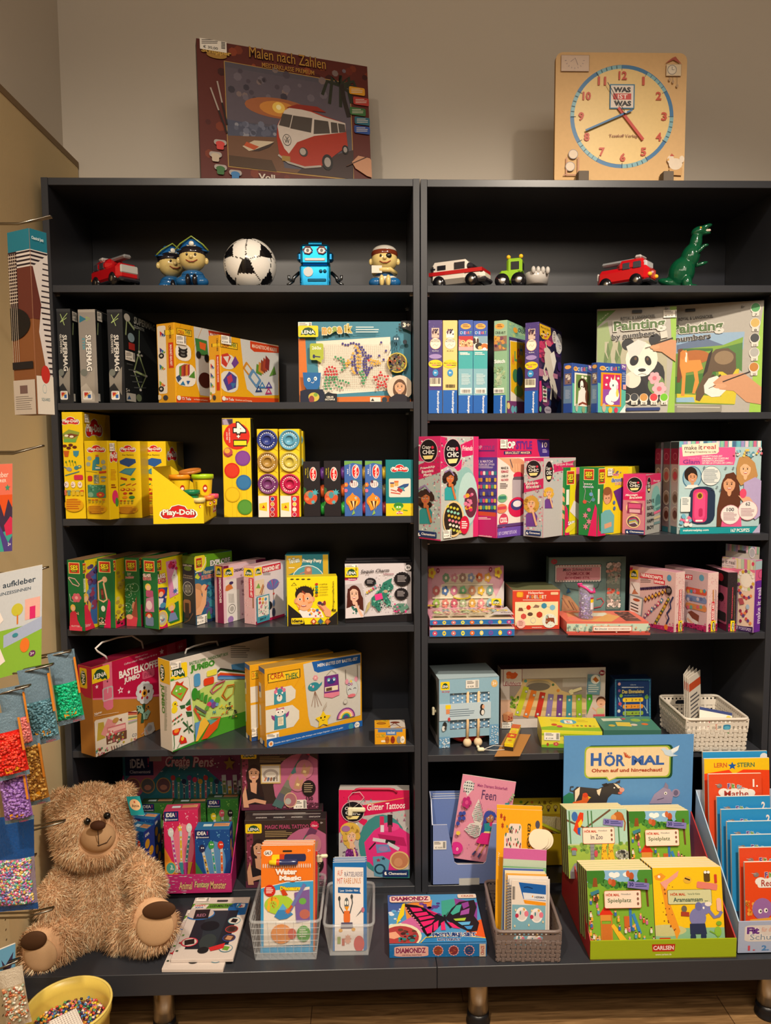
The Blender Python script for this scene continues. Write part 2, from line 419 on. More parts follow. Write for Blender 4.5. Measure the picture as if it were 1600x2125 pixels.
struct('ceiling',(-.4,-4.6,3.3),(4.6,.45,3.4),'d8d2c8')
def wood_floor():
 m=bpy.data.materials.new('oak_plank_floor');m.use_nodes=1;nt=m.node_tree;N=nt.nodes;L=nt.links;b=N['Principled BSDF']
 tc=N.new('ShaderNodeTexCoord');br=N.new('ShaderNodeTexBrick');br.offset=.37
 br.inputs['Scale'].default_value=1;br.inputs['Brick Width'].default_value=1.1;br.inputs['Row Height'].default_value=.16;br.inputs['Mortar Size'].default_value=.0012
 br.inputs['Color1'].default_value=(.26,.145,.06,1);br.inputs['Color2'].default_value=(.36,.21,.09,1);br.inputs['Mortar'].default_value=(.08,.04,.02,1)
 L.new(tc.outputs['Object'],br.inputs['Vector'])
 mp=N.new('ShaderNodeMapping');mp.inputs['Scale'].default_value=(3,34,3);L.new(tc.outputs['Object'],mp.inputs[0])
 n=N.new('ShaderNodeTexNoise');n.inputs['Scale'].default_value=2.2;n.inputs['Detail'].default_value=8;n.inputs['Distortion'].default_value=1.2;L.new(mp.outputs[0],n.inputs['Vector'])
 cr=N.new('ShaderNodeValToRGB');cr.color_ramp.elements[0].position=.3;cr.color_ramp.elements[0].color=(.45,.4,.36,1);cr.color_ramp.elements[1].position=.7;cr.color_ramp.elements[1].color=(1.15,1.15,1.15,1)
 L.new(n.outputs[0],cr.inputs[0])
 mx=N.new('ShaderNodeMix');mx.data_type='RGBA';mx.blend_type='MULTIPLY';mx.inputs[0].default_value=1
 L.new(br.outputs[0],mx.inputs[6]);L.new(cr.outputs[0],mx.inputs[7]);L.new(mx.outputs[2],b.inputs['Base Color']);b.inputs['Roughness'].default_value=.38
 return m
MAT['floor']=wood_floor()
struct('floor',(-.4,-4.6,ZF-.05),(4.6,.45,ZF),'w','floor')
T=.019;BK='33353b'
def shelf_unit(x0,zs,label):
 u=empty('bookcase',label,'bookcase',TR(x0,0,ZP))
 def part(name,boxes,col=BK,mat='board',bev=.0007):
  mb=MB();mb.M=Matrix.Translation((-x0,0,-ZP))
  for a,b in boxes:mb.box(a,b,col,mat,bev)
  return mb.bd(name,u)
 g=.0012
 part('side_panel',[((x0+g,0,ZP),(x0+T,BACK,zs[0]))]);part('side_panel',[((x0+1-T,0,ZP),(x0+1-g,BACK,zs[0]))])
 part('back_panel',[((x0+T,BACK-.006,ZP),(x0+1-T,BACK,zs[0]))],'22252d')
 part('top_panel',[((x0+T,.002,zs[0]-T),(x0+1-T,BACK-.006,zs[0]))])
 for i,z in EN(zs[1:]):
  s=part('shelf',[((x0+T,.003,z-T if i<5 else ZP),(x0+1-T,BACK-.006,z))])
  if i<5:
   for q in(0,1):
    for yy in(.03,.24):
     mb=MB();xx=x0+T if q==0 else x0+1-T-.008
     mb.cyl((xx-x0,yy,z-T-.0035-ZP),.0025,.008,'b9b4ab','metal','x',10)
     mb.box((xx-x0,yy-.005,z-T-.0012-ZP),(xx+.008-x0,yy+.005,z-T-ZP-.0001),'b9b4ab','metal')
     pn=mb.bd('shelf_pin',s);pn['label']='small metal shelf pin'
 return u
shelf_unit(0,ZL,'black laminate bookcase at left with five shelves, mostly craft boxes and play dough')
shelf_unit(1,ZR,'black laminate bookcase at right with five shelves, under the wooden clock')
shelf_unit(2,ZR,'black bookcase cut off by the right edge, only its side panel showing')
def platform(x0,x1,legs,label):
 u=empty('low_platform',label,'platform',TR(x0,YP,ZF))
 mb=MB();mb.M=Matrix.Translation((-x0,-YP,-ZF));mb.box((x0+.0006,YP,ZP-.056),(x1-.0006,BACK,ZP-.0001),BK,'board',.001);mb.bd('top_board',u)
 for lx,ly in legs:
  mb=MB();h=ZP-.056-ZF
  mb.lathe([(0,h),(.026,h),(.026,.03),(0,.03)],'c9c2b6','metal',(lx-x0,ly-YP,0),28)
  lg=mb.bd('leg',u);lg['label']='brushed steel tube leg'
  mb=MB();mb.lathe([(0,.034),(.027,.034),(.029,.022),(.029,.008),(.031,.006),(.031,0),(0,0)],'16161a','pl',(lx-x0,ly-YP,0),28)
  f=mb.bd('foot',lg);f['label']='black plastic foot'
 return u
lx1=F_(aty(992,2100,-.23)[0]);lx0=F_(aty(341,2100,-.23)[0]);lx2=F_(aty(1592,2090,-.23)[0])
platform(-.018,1.015,[(lx0,-.23),(lx0,.24)],'black platform board under the left bookcase, teddy bear sitting on it')
platform(1.015,2.03,[(lx1,-.23),(lx2,-.23),(lx1,.24),(lx2,.24)],'black platform board under the right bookcase, book displays standing on it')
mb=MB();mb.box((-.05,-.36,ZF),(-.021,.33,2.328),'dcc69a','wall',.002)
pp=mb.bd('partition_panel');tag(pp,'tall smooth cream partition panel standing left of the black bookcase','panel')
mb=MB();mb.box((-.021,-.36,2.31),(-.0195,.33,2.328),'8b7558','matte')
_e=mb.bd('edge_band',pp);_e['label']='thin brown top edge band'
def lena(a,cx,cy,w,h,rot=0):
 a.rr(cx-w/2,cy-h/2,cx+w/2,cy+h/2,'f2cf1c',min(w,h)*.12,rot)
 a.P([cx-w*.38,cy+h*.36,cx-w*.34,cy+h*.02,cx-w*.18,cy-h*.28,cx,cy-h*.36,cx+w*.18,cy-h*.28,cx+w*.34,cy+h*.02,cx+w*.38,cy+h*.36,cx+w*.25,cy+h*.26,cx+w*.12,cy+h*.36,cx,cy+h*.26,cx-w*.12,cy+h*.36,cx-w*.25,cy+h*.26],'1d4a2c')
 a.t('LENA',cx,cy+h*.06,w*.66,h*.3,'w',rot,b=.03)
def ses(a,cx,cy,w,h):
 a.R(cx-w/2,cy-h/2,cx+w/2,cy+h/2,'f0d98a');a.R(cx-w*.45,cy-h*.45,cx+w*.45,cy+h*.45,'c8371f')
 a.R(cx-w*.26,cy+h*.12,cx+w*.26,cy+h*.36,'245c2c');a.LN(cx-w*.22,cy+h*.16,cx+w*.22,cy+h*.34,2,'e8c12a')
 a.t('SES',cx,cy-h*.04,w*.68,h*.42,'f4e02a',b=.03,ol='26401e',olw=.05)
def pdoh(a,cx,cy,w,h,rot=0):
 P=[(-.5,.12),(-.48,-.08),(-.36,-.22),(-.24,-.2),(-.18,-.4),(0,-.5),(.18,-.4),(.24,-.2),(.38,-.22),(.48,-.06),(.5,.14),(.44,.3),(.3,.34),(.1,.26),(-.1,.26),(-.3,.36),(-.44,.3)]
 for k,c in((1,'f3efe8'),(.92,'3b1414'),(.88,'cf1f22')):a.poly([(cx+x*w*k,cy+y*h*k)for x,y in P],c)
 a.t('Play-Doh',cx,cy+h*0,w*.82,h*.44,'w',rot,b=.035,ol='701418',olw=.03)
def pdoh_v(a,cx,cy,w,h):
 a.e(cx,cy,w/2,h/2,'f3efe8');a.e(cx,cy,w*.44,h*.46,'cf1f22');a.t('Play-Doh',cx,cy,h*.8,w*.5,'w',90,b=.03)
def clem(a,cx,cy,w,h,bg=1):
 if bg:a.rr(cx-w/2,cy-h/2,cx+w/2,cy+h/2,'1c3163',h*.15)
 a.e(cx-w*.38,cy,h*.26,h*.26,'w',14);a.e(cx-w*.33,cy-h*.08,h*.17,h*.17,'1c3163',10)
 a.t('Clementoni',cx+w*.08,cy,w*.7,h*.4,'w',b=.02)
def cchic(a,cx,cy,rx,ry,sub=1):
 a.e(cx,cy,rx*1.06,ry*1.06,'d8b0b8');a.e(cx,cy,rx,ry,'16131a')
 a.t('Crazy',cx-rx*.22,cy-ry*.28,rx*1,ry*.42,'w',b=.01,sh=.2);a.e(cx+rx*.48,cy-ry*.3,rx*.16,ry*.14,'d92c4a',10)
 a.t('CHIC',cx,cy+ry*.12,rx*1.35,ry*.36,'w',b=.02)
 if sub:a.P([cx-rx*.65,cy+ry*.45,cx+rx*.6,cy+ry*.4,cx+rx*.4,cy+ry*.72,cx-rx*.45,cy+ry*.76],'ecd98e')
def creath(a,cx,cy,w,h,rot=0):
 a.R(cx-w/2,cy-h/2,cx+w/2,cy+h/2,'2c2418',rot);a.R(cx-w*.475,cy-h*.43,cx+w*.475,cy+h*.43,'e9bd25',rot)
 if rot in(90,-90):a.t('CREATHEK',cx,cy,h*.85,w*.6,'3c2a1c',rot,b=.02)
 else:
  a.t('CREA',cx-w*.22,cy,w*.42,h*.62,'b23420',b=.02);a.t('THEK',cx+w*.23,cy,w*.4,h*.62,'2b6b3c',b=.02)
def ravens(a,x0,x1,y0,y1,b0,b1):
 0
 a.R(x0,b0,x1,b1,'1d5aa8');a.t('Ravensburger',x0+(x1-x0)*.68,(b0+b1)/2,(b1-b0)*.92,(x1-x0)*.2,'w',90,b=.02)
def creart(a,cx,cy,w,h):
 for i,(ch,c)in EN(zip('CREART',('e7e3da','6ab7e0','d8b8e8','d8474f','e7833a','7ac07a'))):a.t(ch,cx-w/2+w*(i+.5)/6,cy,w/7.2,h,c,b=.02)
def idea(a,cx,cy,w,h):
 a.rr(cx-w/2,cy-h/2,cx+w/2,cy+h/2,'1d2b62',h*.08);a.t('iDEA',cx-w*.06,cy-h*.14,w*.62,h*.42,'w',b=.03);a.t('!',cx+w*.34,cy-h*.16,w*.05,h*.42,'d8336e',b=.03)
 a.t('Clementoni',cx+w*.06,cy+h*.32,w*.72,h*.17,'w',b=.02);a.e(cx-w*.38,cy+h*.32,w*.05,w*.05,'w',10)
def flower(a,cx,cy,r,col,mid='y',n=6,ry=None):
 ry=ry or r;l=a.l
 for i in G(n):a.e(cx+r*.6*cos(6.283*i/n),cy+ry*.6*sin(6.283*i/n),r*.42,ry*.42,col,10)
 a.e(cx,cy,r*.35,ry*.35,mid,10)
def ph(a,cx,cy,k,cols,n=6,seed=3):
 rnd=random.Random(seed)
 for i in G(n):a.e(cx+rnd.uniform(-k,k),cy+rnd.uniform(-k,k),k*.3,k*.3,rnd.choice(cols),9)
z=ZL[2]
def supermag(A,B,C,dark,label,price,y=.012,cover=0,**kw):
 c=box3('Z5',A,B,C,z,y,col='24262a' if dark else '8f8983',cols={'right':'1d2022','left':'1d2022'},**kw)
 a=c.art('front');x0,x1=A[0],B[0];w=x1-x0;bt=A[1];l='d9d5cf' if dark else 'f3f0ea'
 a.R(x0,bt,x1,bt+20,'35373b' if dark else 'a39c94')
 if dark:
  for q in((x0+w*.3,bt+35,x0+w*.6,bt+110),(x0+w*.75,bt+60,x0+w*.3,bt+90),(x0+w*.3,bt+90,x0+w*.8,bt+30)):a.ln([(q[0],q[1]),(q[2],q[3])],4,'a9c07a')
 else:
  a.P([x0+w*.12,bt+40,x0+w*.5,bt+65,x0+w*.1,bt+90],'2c6f86');a.L([x0+w*.5,bt+50,x0+w*.7,bt+62,x0+w*.5,bt+78,x0+w*.5,bt+50],3,'9cc43c')
 a.P([x0,470,x0+w*.5,530,x1,450,x1,683,x0,683],'8a857d' if dark else '9b948b');a.P([x0,610,x0+w*.5,560,x1,640,x1,683,x0,683],'2a2c30' if dark else 'b3aca3')
 a.t('SUPERMAG',x0+w*.66,360,240,w*.32,l,90,b=.03,ol='303438');a.t('GLOWSTIX' if dark else 'STIX',x0+w*.36,300,130 if dark else 80,w*.15,l if dark else '4aa0b4',90,b=.02)
 a.e(x0+w*.38,490,w*.2,24,'70746e');a.rr(x0+w*.32,612,x0+w*.85,670,'e8e4de',8);a.R(x0+w*.4,622,x0+w*.62,645,'c33a34');a.R(x0+w*.6,636,x0+w*.78,660,'2f62a8')
 a.L([x0+w*.4,655,x0+w*.56,640,x0+w*.72,622],5,'e0a92c')
 r=c.art('right')
 if cover:
  r.t('SUPERMAG',642,170,140,46,'b9bdb6',b=.03,sh=.1);r.t('GLOWSTIX',604,196,70,20,'a9aea8',b=.02)
  r.L([604,210,602,350],5,'8ea878');r.L([604,350,570,480,612,606,650,515,604,375],7,'9fb27c');r.L([575,480,650,515],6,'a8bc84')
  for q in((604,352),(596,375),(620,378),(572,482),(650,514),(612,606)):r.e(*q,8,8,'d6d2c8',12)
  for i in G(5):r.L([520+i*12,430+i*40,560+i*22,440+i*38],3,'565a5a')
  r.e(521,125,20,26,'c9c6bf');r.L([518,150,512,240],7,'a6b98a');r.L([530,150,570,205],7,'a6b98a')
  r.e(548,258,22,30,'8fa8b4');r.R(532,295,572,340,'b3332c');r.t('5+',527,608,26,24,'c9c6bf')
  r.R(518,628,580,682,'b9b5ac');r.P([522,668,535,640,548,668],'2c4f7c');r.e(600,658,18,24,'6e7a5c')
  c.SK('right',503,352,566,412,price)
 else:
  r.t('5+',B[0]+12,605,14,22,'c9c6bf');r.R(B[0]+8,630,B[0]+36,680,'c9c6bf');r.ln([(B[0]+20,160),(B[0]+18,240)],5,'a6b98a')
  c.SK('right',B[0]+5,90,B[0]+38,150,price)
 c.done('construction_set_box',label,'box','magnetic stick sets on the left case')
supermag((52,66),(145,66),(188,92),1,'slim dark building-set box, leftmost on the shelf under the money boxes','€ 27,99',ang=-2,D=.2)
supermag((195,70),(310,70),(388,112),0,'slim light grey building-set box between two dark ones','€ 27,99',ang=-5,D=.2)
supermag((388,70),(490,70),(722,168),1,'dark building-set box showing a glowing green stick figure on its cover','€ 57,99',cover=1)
def creathek_mag(A,B,C,label,cover,price,**kw):
 c=box3('Z5',A,B,C,z,.008,col='e0a41a',cols={'top':'c8a05a'},**kw)
 x0,x1=A[0],B[0];w=x1-x0;t=A[1];a=c.art('front');a.R(x0,t,x1,690,'d79a24')
 a.rr(x0+w*.1,t+(20 if cover else 160),x0+w*.58,632,'ddd3c2',12)
 creath(a,x0+w*.78,t+62,w*.22,105,90);a.R(x0+w*.7,t+130,x0+w*.98,t+300 if cover else 610,'c33a1e');a.t('MAGNET-BAUSET' if cover else 'MAGNETISCHE KREISE',x0+w*.84,t+215 if cover else 470,140 if cover else 170,w*.12,'w',90)
 cs=('c33a2c','4a2f7c','2e6f9e','6f9c2a','e0862a')
 for i in G(4):
  yy=t+(75 if cover else 205)+i*(110 if cover else 62)
  for k in G(3):a.poly([(x0+w*(.2+.1*k),yy-20+k*12),(x0+w*(.34+.1*k),yy-8+k*8),(x0+w*(.22+.1*k),yy+20)],cs[(i+k)%5])
  if cover and i%2:a.e(x0+w*.3,yy+34,w*.15,18,'1e1e20');a.e(x0+w*.3,yy+34,w*.07,8,'b9b5ac')
 a.e(x0+w*.2,655,w*.12,17,'d8c8a8');a.e(x0+w*.55,657,w*.14,17,'3b3b3c')
 r=c.art('right');bt=690
 r.poly([(B[0],645),(C[0],662),(C[0],bt),(B[0],bt)],'d04a1c')
 return c,r
c,r=creathek_mag((718,160),(835,157),(1208,232),'',1,'')
r.P([965,180,1210,235,1210,630,1080,650,1010,640,985,560],'c8c8c6');r.P([1062,210,1210,235,1210,300,1075,270],'c33a1e');r.t('MAGNETISCH',1120,245,90,20,'w')
for i in G(3):r.L([880+i*70,160,835,300+i*160],3,'c98a12')
creath(r,903,223,100,42)
r.rr(845,300,948,412,'e8e4da',40);r.rr(845,430,980,582,'e8e4da',50)
for k in G(3):r.e(893,372-k*22,30,20,'232325');r.e(893,372-k*22,14,9,'6b6b6b')
r.e(893,320,26,15,'d0ccc4')
for k in G(5):r.P([868+k*14,450-k*2,905+k*8,432,905+k*8,500,868+k*14,518],('5c8a2c','b3443a','8a2f2c','d07a2a','a83a3a')[k])
r.P([930,520,968,478,972,528],'4f8a30');r.P([846,520,868,505,884,530,860,555],'30486c');r.P([875,570,893,545,908,575],'2c78a8');r.P([915,545,940,545,925,572],'2c5c9c')
r.P([972,260,1050,280,1060,380,985,370],'3f7a3c');r.P([1000,285,1045,300,1040,345,1005,330],'d8602a');r.e(995,372,16,24,'1e1e20');r.e(1050,395,16,26,'1e1e20');r.e(1040,540,44,50,'4a1f1c')
r.t('72 Teile',915,664,60,18,'w');r.t('mit Rädern und Quadrate',1010,672,90,12,'f0d0b0');r.e(865,658,14,16,'e8e4da')
c.SK('right',843,245,908,305,'€ 39,99')
c.done('construction_set_box','yellow magnet building-set box with a picture of black wheels, behind a smaller one','box','yellow magnet building sets')
c,r=creathek_mag((1064,244),(1140,240),(1530,312),'',0,'')
r.P([1275,262,1530,314,1530,640,1370,645,1320,600,1300,500],'c8c8c6');r.P([1340,280,1530,318,1530,360,1368,352,1342,330],'c8401c');r.t('MAGNETISCHE KREISE',1438,327,165,24,'f0d8c0')
creath(r,1200,308,115,44)
r.rr(1142,368,1240,468,'d8d4cc',40);r.rr(1142,480,1262,622,'d8d4cc',50)
for P,cc in(([(1150,370),(1190,360),(1212,390),(1180,455),(1150,430)],'c0392b'),([(1160,385),(1200,380),(1190,430)],'d8d0c8'),([(1215,430),(1240,380),(1265,425),(1235,460)],'6c3f8a'),([(1160,540),(1200,482),(1250,520),(1245,590),(1190,612)],'4a3f8c'),([(1185,520),(1215,500),(1225,545),(1195,570)],'b03a5c'),([(1210,560),(1245,560),(1225,600)],'3f6c9c')):r.poly(P,cc)
for cx,cy,rr_,cc in((1325,468,30,'c8862a'),(1370,530,38,'5c86b0')):r.rr(cx-rr_,cy-rr_,cx+rr_,cy+rr_,cc,8,40);r.rr(cx-rr_*.6,cy-rr_*.6,cx+rr_*.6,cy+rr_*.6,'c8c8c6',6,40)
for k in G(5):r.P([1382+k*15,432-k*14,1420+k*12,455-k*12,1415+k*12,510-k*8,1378+k*15,490-k*8],('5c8a2c','c8863a','8a3f2c','a0402c','7c2c2a')[k])
r.P([1465,515,1498,445,1510,500],'5c8a3a');
for x,y,cc in((1395,600,'2c3c6c'),(1418,575,'3f78a8'),(1462,575,'4a3f8c'),(1460,615,'b03a6c')):r.P([x-24,y+20,x,y-26,x+24,y+18],cc);r.P([x-10,y+8,x,y-10,x+10,y+8],'c8c8c6')
r.t('34 Teile',1202,668,54,18,'w');r.t('Quadrate und Dreiecke',1295,676,110,13,'f0d0b0');r.e(1163,662,12,15,'e8e4da')
c.SK('right',1140,246,1208,302,'€ 29,99')
c.done('construction_set_box','smaller yellow magnet building-set box with tiles and triangles, in front of its pair','box','yellow magnet building sets')
c=box2('Z6',(205,148,1040),(1455,148,1040),z,.055,.06,'3f7f94');a=c.art()
a.P([205,335,285,335,320,960,420,1060,205,1060],'d0702a');a.P([500,985,1190,965,1460,1000,1460,1100,205,1100,205,1050],'c86a2c')
a.P([405,365,1225,315,1255,905,450,960],'e0d6c6')
r0=random.Random(4)
for i in G(26):a.R(490,400+i*19,1215,403+i*19,'c4b8a8',-.5)
for i in G(34):a.R(485+i*22,398,489+i*22,905,'e0d6c6')
def pegs(pts,col,r=13):
 for x,y in pts:a.e(x,y,r,r,col,9)
pegs([(700,392),(730,405),(760,405),(790,388),(820,385),(850,398),(880,398),(885,430),(912,430),(930,460),(900,460),(920,490),(950,490),(925,520),(955,525),(985,522),(1012,530),(965,550),(985,548),(845,465),(858,495),(830,530),(832,560),(805,592),(832,590),(808,625),(835,625),(842,655),(845,688),(860,715),(930,590),(958,585),(930,620),(957,620),(935,650),(965,650),(992,660),(1020,658),(935,685),(962,683),(990,685),(955,712),(982,712),(967,740),(1125,380),(1178,472),(1103,526),(1152,570),(940,560)],'3f357c')
pegs([(840,420),(865,440),(870,470),(890,480),(800,545),(815,500),(870,520),(895,530),(865,560),(895,565),(865,600),(895,600),(865,640),(890,645),(870,680),(760,580),(740,610),(765,610),(750,640),(780,600),(800,670),(815,700),(830,718),(1010,570),(1035,580),(1060,585),(1090,590),(1110,610),(1080,615),(1050,620),(1020,610)],'d8a03a')
pegs([(620,542),(650,560),(680,550),(708,568),(685,588),(715,600),(712,635),(720,665),(692,685),(890,712),(915,700),(905,740),(930,735),(925,775),(955,770),(915,805),(940,800),(930,835),(520,770),(560,765),(600,765),(630,765),(590,795),(555,800),(515,800),(505,835),(550,830),(610,825),(510,865),(550,862),(628,855),(515,895),(570,892),(660,870),(690,882),(640,790),(670,805),(703,805),(735,820),(765,830)],'3f8a5a')
pegs([(552,655),(585,655),(525,675),(615,668),(510,705),(540,702),(570,705),(600,702),(632,700),(510,735),(543,740),(575,738),(605,735),(635,735),(1118,712),(1105,745),(1132,745),(1048,765),(1075,765),(1165,758),(1198,755),(1065,795),(1185,790),(1095,812),(1125,825),(1160,815),(1090,845),(1172,842),(1085,878),(1115,858),(1145,855),(1175,870),(988,582)],'b8282c')
lena(a,322,262,220,125)
for i,(ch,cc)in EN(zip('mosaik',('c89a4a','b8a04a','8aa04a','c89a4a','a8983f','b8a04a'))):a.t(ch,500+i*56+(10 if ch=='i' else 0),258-(12 if ch in 'ik' else 0)-i*3,30 if ch=='i' else 54,100 if ch=='k' else 78,cc,b=.06,ol='e8dcc0',olw=.05)
a.LN(845,212,1110,290,3,'d8dcd8',.35)
a.rr(340,395,490,578,'a8b43a',20);a.P([400,570,470,560,470,612],'a8b43a');a.t('260x',415,445,105,36,'w');a.L([390,538,455,545],12,'2c2f5c');a.e(385,538,14,22,'2c2f5c')
a.P([1345,148,1455,148,1455,270,1400,240,1350,225,1338,185],'23262a');a.t('3+',1402,192,80,50,'e8dcc8',b=.04)
for y in(185,215,250):a.e(1325,y,10,9,'23262a',8)
a.e(1290,345,42,38,'255468');
for q in(-40,-14,14,40):a.L([1290+q*.5,370,1290+q,430,1275+q*1.3,480],9,'255468')
a.e(1275,345,9,12,'w',8);a.e(1303,345,9,12,'w',8);a.e(1385,380,24,26,'1c2530',9)
a.e(1300,608,110,112,'c8b03a');a.e(1297,606,98,100,'5c4a2c');a.DT(1215,520,1380,690,60,14,['2c2a3c','6b3f2c','8a8a3c','c8502c','24323f','8a7a5a'],5)
a.P([262,715,462,718,450,860,400,930,320,925,275,850],'1f62a0');a.e(330,795,17,22,'w');a.e(402,783,17,22,'w');a.e(332,798,7,9,'k',9);a.e(398,785,7,9,'k',9);a.L([355,822,375,832,388,815],5,'w')
a.P([235,1100,235,920,300,900,480,900,510,960,500,1100],'1c2238');a.e(385,985,60,50,'c8b44a');a.e(360,1010,30,40,'8a3f3c');a.e(405,960,22,20,'7aa03c')
a.P([500,960,540,930,590,945,640,950,640,1090,500,1090],'1c2028');a.t('OSKAR',562,985,80,20,'e8e0d0',b=.03);a.t('OCTOPUS',562,1012,108,20,'e8e0d0',b=.03)
a.R(1002,988,1118,1045,'d8d0c4');a.P([1010,1030,1030,998,1050,1030],'2c2c2c');a.e(1160,1016,30,30,'26303a')
a.e(1330,885,142,140,'cdbba6');a.face(1328,875,56,'c99a78','5c3f2c',ry=70);a.P([1210,1000,1290,950,1370,955,1440,1000,1440,1090,1210,1090],'23202a')
c.SK('front',208,155,358,252,'€ 15,99')
c.done('mosaic_set_box','blue mosaic peg game box with a fish picture at right end of its shelf','box')
z=ZR[2]
def spine(x0,x1,t,kind,label,rot=0,y=.004,C=None,D=.19,**kw):
 cc={'v':'4a3a78','y':'dcc07a','c':'3d56a0'}[kind]
 if C is None:c=box2('Z7',(x0,t,1035),(x1,t,1035),z,y,D,cc)
 else:c=box3('Z7',(x0,t+8),(x1,t),C,z,y,col=cc,D=D if 'D' in kw else None)
 a=c.art();w=x1-x0;m=(x0+x1)/2
 if kind=='c':
  a.R(x0,t,x1,335,'3450a0');a.R(x0,465,x1,630,'3f9ea0');a.R(x0,628,x1,866,'7aa8b4')
  a.e(m,247,w*.35,26,'e8a04a');a.LN(m-w*.2,233,m+w*.25,262,2,'5c2c1c',.4);creart(a,m,305,w*.8,26)
  a.LN(m-w*.4,482,m+w*.3,512,2,'w',.4);a.LN(m-w*.3,675,m+w*.35,775,9,'d8e4e4',.35)
  a.R(m-w*.38,800,m+w*.38,850,'e8e4da');a.bars(m-w*.3,815,m+w*.3,845,12);ravens(a,x0,x1,0,0,866,1040)
 else:
  dk='2c2420'
  a.R(x0,t,x1,820,cc)
  if kind=='v':a.DT(x0,t+5,x1,815,60,1.6,['9a8ac0','c8b8e0'],4)
  a.R(m-w*.27,262 if kind=='v' else 285,m+w*.27,350,'c8b0a0' if kind=='v' else 'e8e4d8');a.DT(m-w*.22,270,m+w*.22,345,14,8,['5c3a4c','a08878','3c3048'],7)
  a.e(m,402,w*.39,52,'d8a080');a.e(m,402,w*.36,48,'e8dcc8');a.t('FARBEN',m,370,w*.5,10,dk);a.t('MISCHTECHNIK',m,384,w*.6,10,dk);a.L([m-w*.2,425,m-w*.05,405,m+w*.1,425,m+w*.2,408],3,'a08868')
  a.t('30 x 30 cm',m,468,w*.45,10,'w' if kind=='v' else dk)
  if kind=='v':a.e(m,518,w*.45,22,'9a84b8')
  a.e(m,585,w*.5,38,'e8c42a');a.t('Malen nach Zahlen',m,577,w*.82,13,dk);a.R(m-w*.25,590,m+w*.1,602,'c87a6a');a.L([m+w*.1,598,m+w*.4,596],6,dk)
  a.e(m,665,w*.2,32,'3a8ac0');a.t('9+',m,665,w*.17,20,'w',b=.03)
  if kind=='v':a.R(m-w*.4,710,m+w*.4,785,'e8dcc4');a.bars(m-w*.35,712,m+w*.35,765,12)
  else:a.bars(m-w*.3,768,m+w*.35,798,14)
  ravens(a,x0,x1,0,0,820,1040)
 if kind=='c' and label is None:return c,a,m,w
 if label:c.done('painting_set_box',label,'box','paint by numbers boxes standing spine out');return c,a,m,w
 return c,a,m,w
spine(82,208,193,'v','purple starry paint-by-numbers box standing spine out against the case divider')
spine(212,343,195,'y','pale yellow paint-by-numbers box standing spine out beside the purple one')
for k,(x0,x1,lb,pet)in EN(((352,484,'blue and teal paint-by-numbers box spine with two sleeping kittens',0),(486,615,'blue and teal paint-by-numbers box spine with beagle puppies',1))):
 c,a,m,w=spine(x0,x1,192+k*6,'c',None)
 a.R(x0,335,x1,466,'c07078' if not pet else '7a98a8')
 if not pet:
  a.P([x0,335,x1,335,x1,370,m,385,x0,360],'b02c34');a.e(m-30,402,30,32,'d8a070');a.e(m+32,400,34,34,'e0b080');a.DT(x0+10,380,x1-8,430,20,6,['b87040','f0d8b8','7a4828'],3);a.R(x0,432,x1,466,'e0a0a0')
  a.t('Zwei Babykatzen',m-10,495,90,14,'w')
 else:
  a.R(x0,400,x1,466,'d8d4c8');a.e(m-40,378,26,34,'e8dcc8');a.e(m-55,380,12,28,'3c2418');a.e(m-26,378,10,24,'3c2418');a.e(m-15,425,34,30,'2c2420');a.e(m+35,430,34,28,'b8682c');a.e(m-6,440,18,16,'e8b06a');a.e(m+34,452,18,14,'w');a.e(m-40,392,6,5,'k',8)
  a.t('Jack Russel Welpen',m-10,500,80,14,'w')
 c.done('painting_set_box',lb,'box','paint by numbers boxes standing spine out')
c=box3('Z7',(672,205),(790,190),(952,262),z,.006,col='8ab08c');a=c.art();m=728
a.R(660,190,800,335,'9ab898');a.e(722,247,42,26,'e8a04a');a.LN(700,233,748,262,2,'5c2c1c',.4)
for i,ch in EN('CREART'):a.t(ch,688+i*16,305,14,24,'2c3c3c' if i<3 else '3c4c3c',b=.02)
a.R(668,335,786,466,'8a6a5c');a.DT(672,345,784,460,22,16,['c88a4a','7a4a5c','d0a04a','5c7a6c'],6);a.t('Stitch',722,562,98,34,'w',b=.04);a.DT(672,600,775,790,26,13,['7a9c74','a8bc90','94ac80'],8);a.LN(695,670,750,780,9,'d8dcc0',.3)
a.R(668,800,762,846,'e8e4da');a.bars(678,815,756,840,12);ravens(a,655,775,0,0,866,1040)
r=c.art('right');r.R(785,190,955,1040,'8fc0a0');r.DT(790,205,950,330,20,14,['b4d088','7ab090','a0c8a0'],2);r.e(862,282,20,24,'e8a83a');r.t('CREA',916,292,60,34,'23303c')
r.P([805,340,952,372,952,960,808,950],'4a3f78');r.P([812,372,952,395,952,935,816,938],'f0e8d8');r.P([816,380,952,402,952,928,822,830],'e8b81c')
for i,(ch,cc)in EN(zip('ALOHA',('e07a3c','5a9a5c','d8483c','3f78a8','e8903a'))):r.t(ch,840+i*24,545-i*28,24,90,cc,12,b=.05)
r.e(900,560,24,26,'e8823a',5);r.e(862,690,26,60,'3f7a50');r.e(890,830,40,50,'7a9c3a');r.e(900,700,30,90,'2f6a9a',8)
r.P([768,915,952,925,952,1040,768,1040],'7a3f74');r.e(836,992,16,34,'6ab0c0');r.e(864,992,14,30,'6ab0c0');r.e(797,960,14,30,'e8d08a')
c.done('painting_set_box','green and yellow paint-by-numbers box with lettering reading ALOHA on its cover','box')
c=box3('Z7',(952,215),(1078,207),(1278,300),z,.004,col='3d3068');a=c.art();m=1005;w=120
a.R(945,205,1082,826,'4a3a78');a.DT(948,215,1075,815,60,1.8,['9a8ac0','c8b8e0'],4)
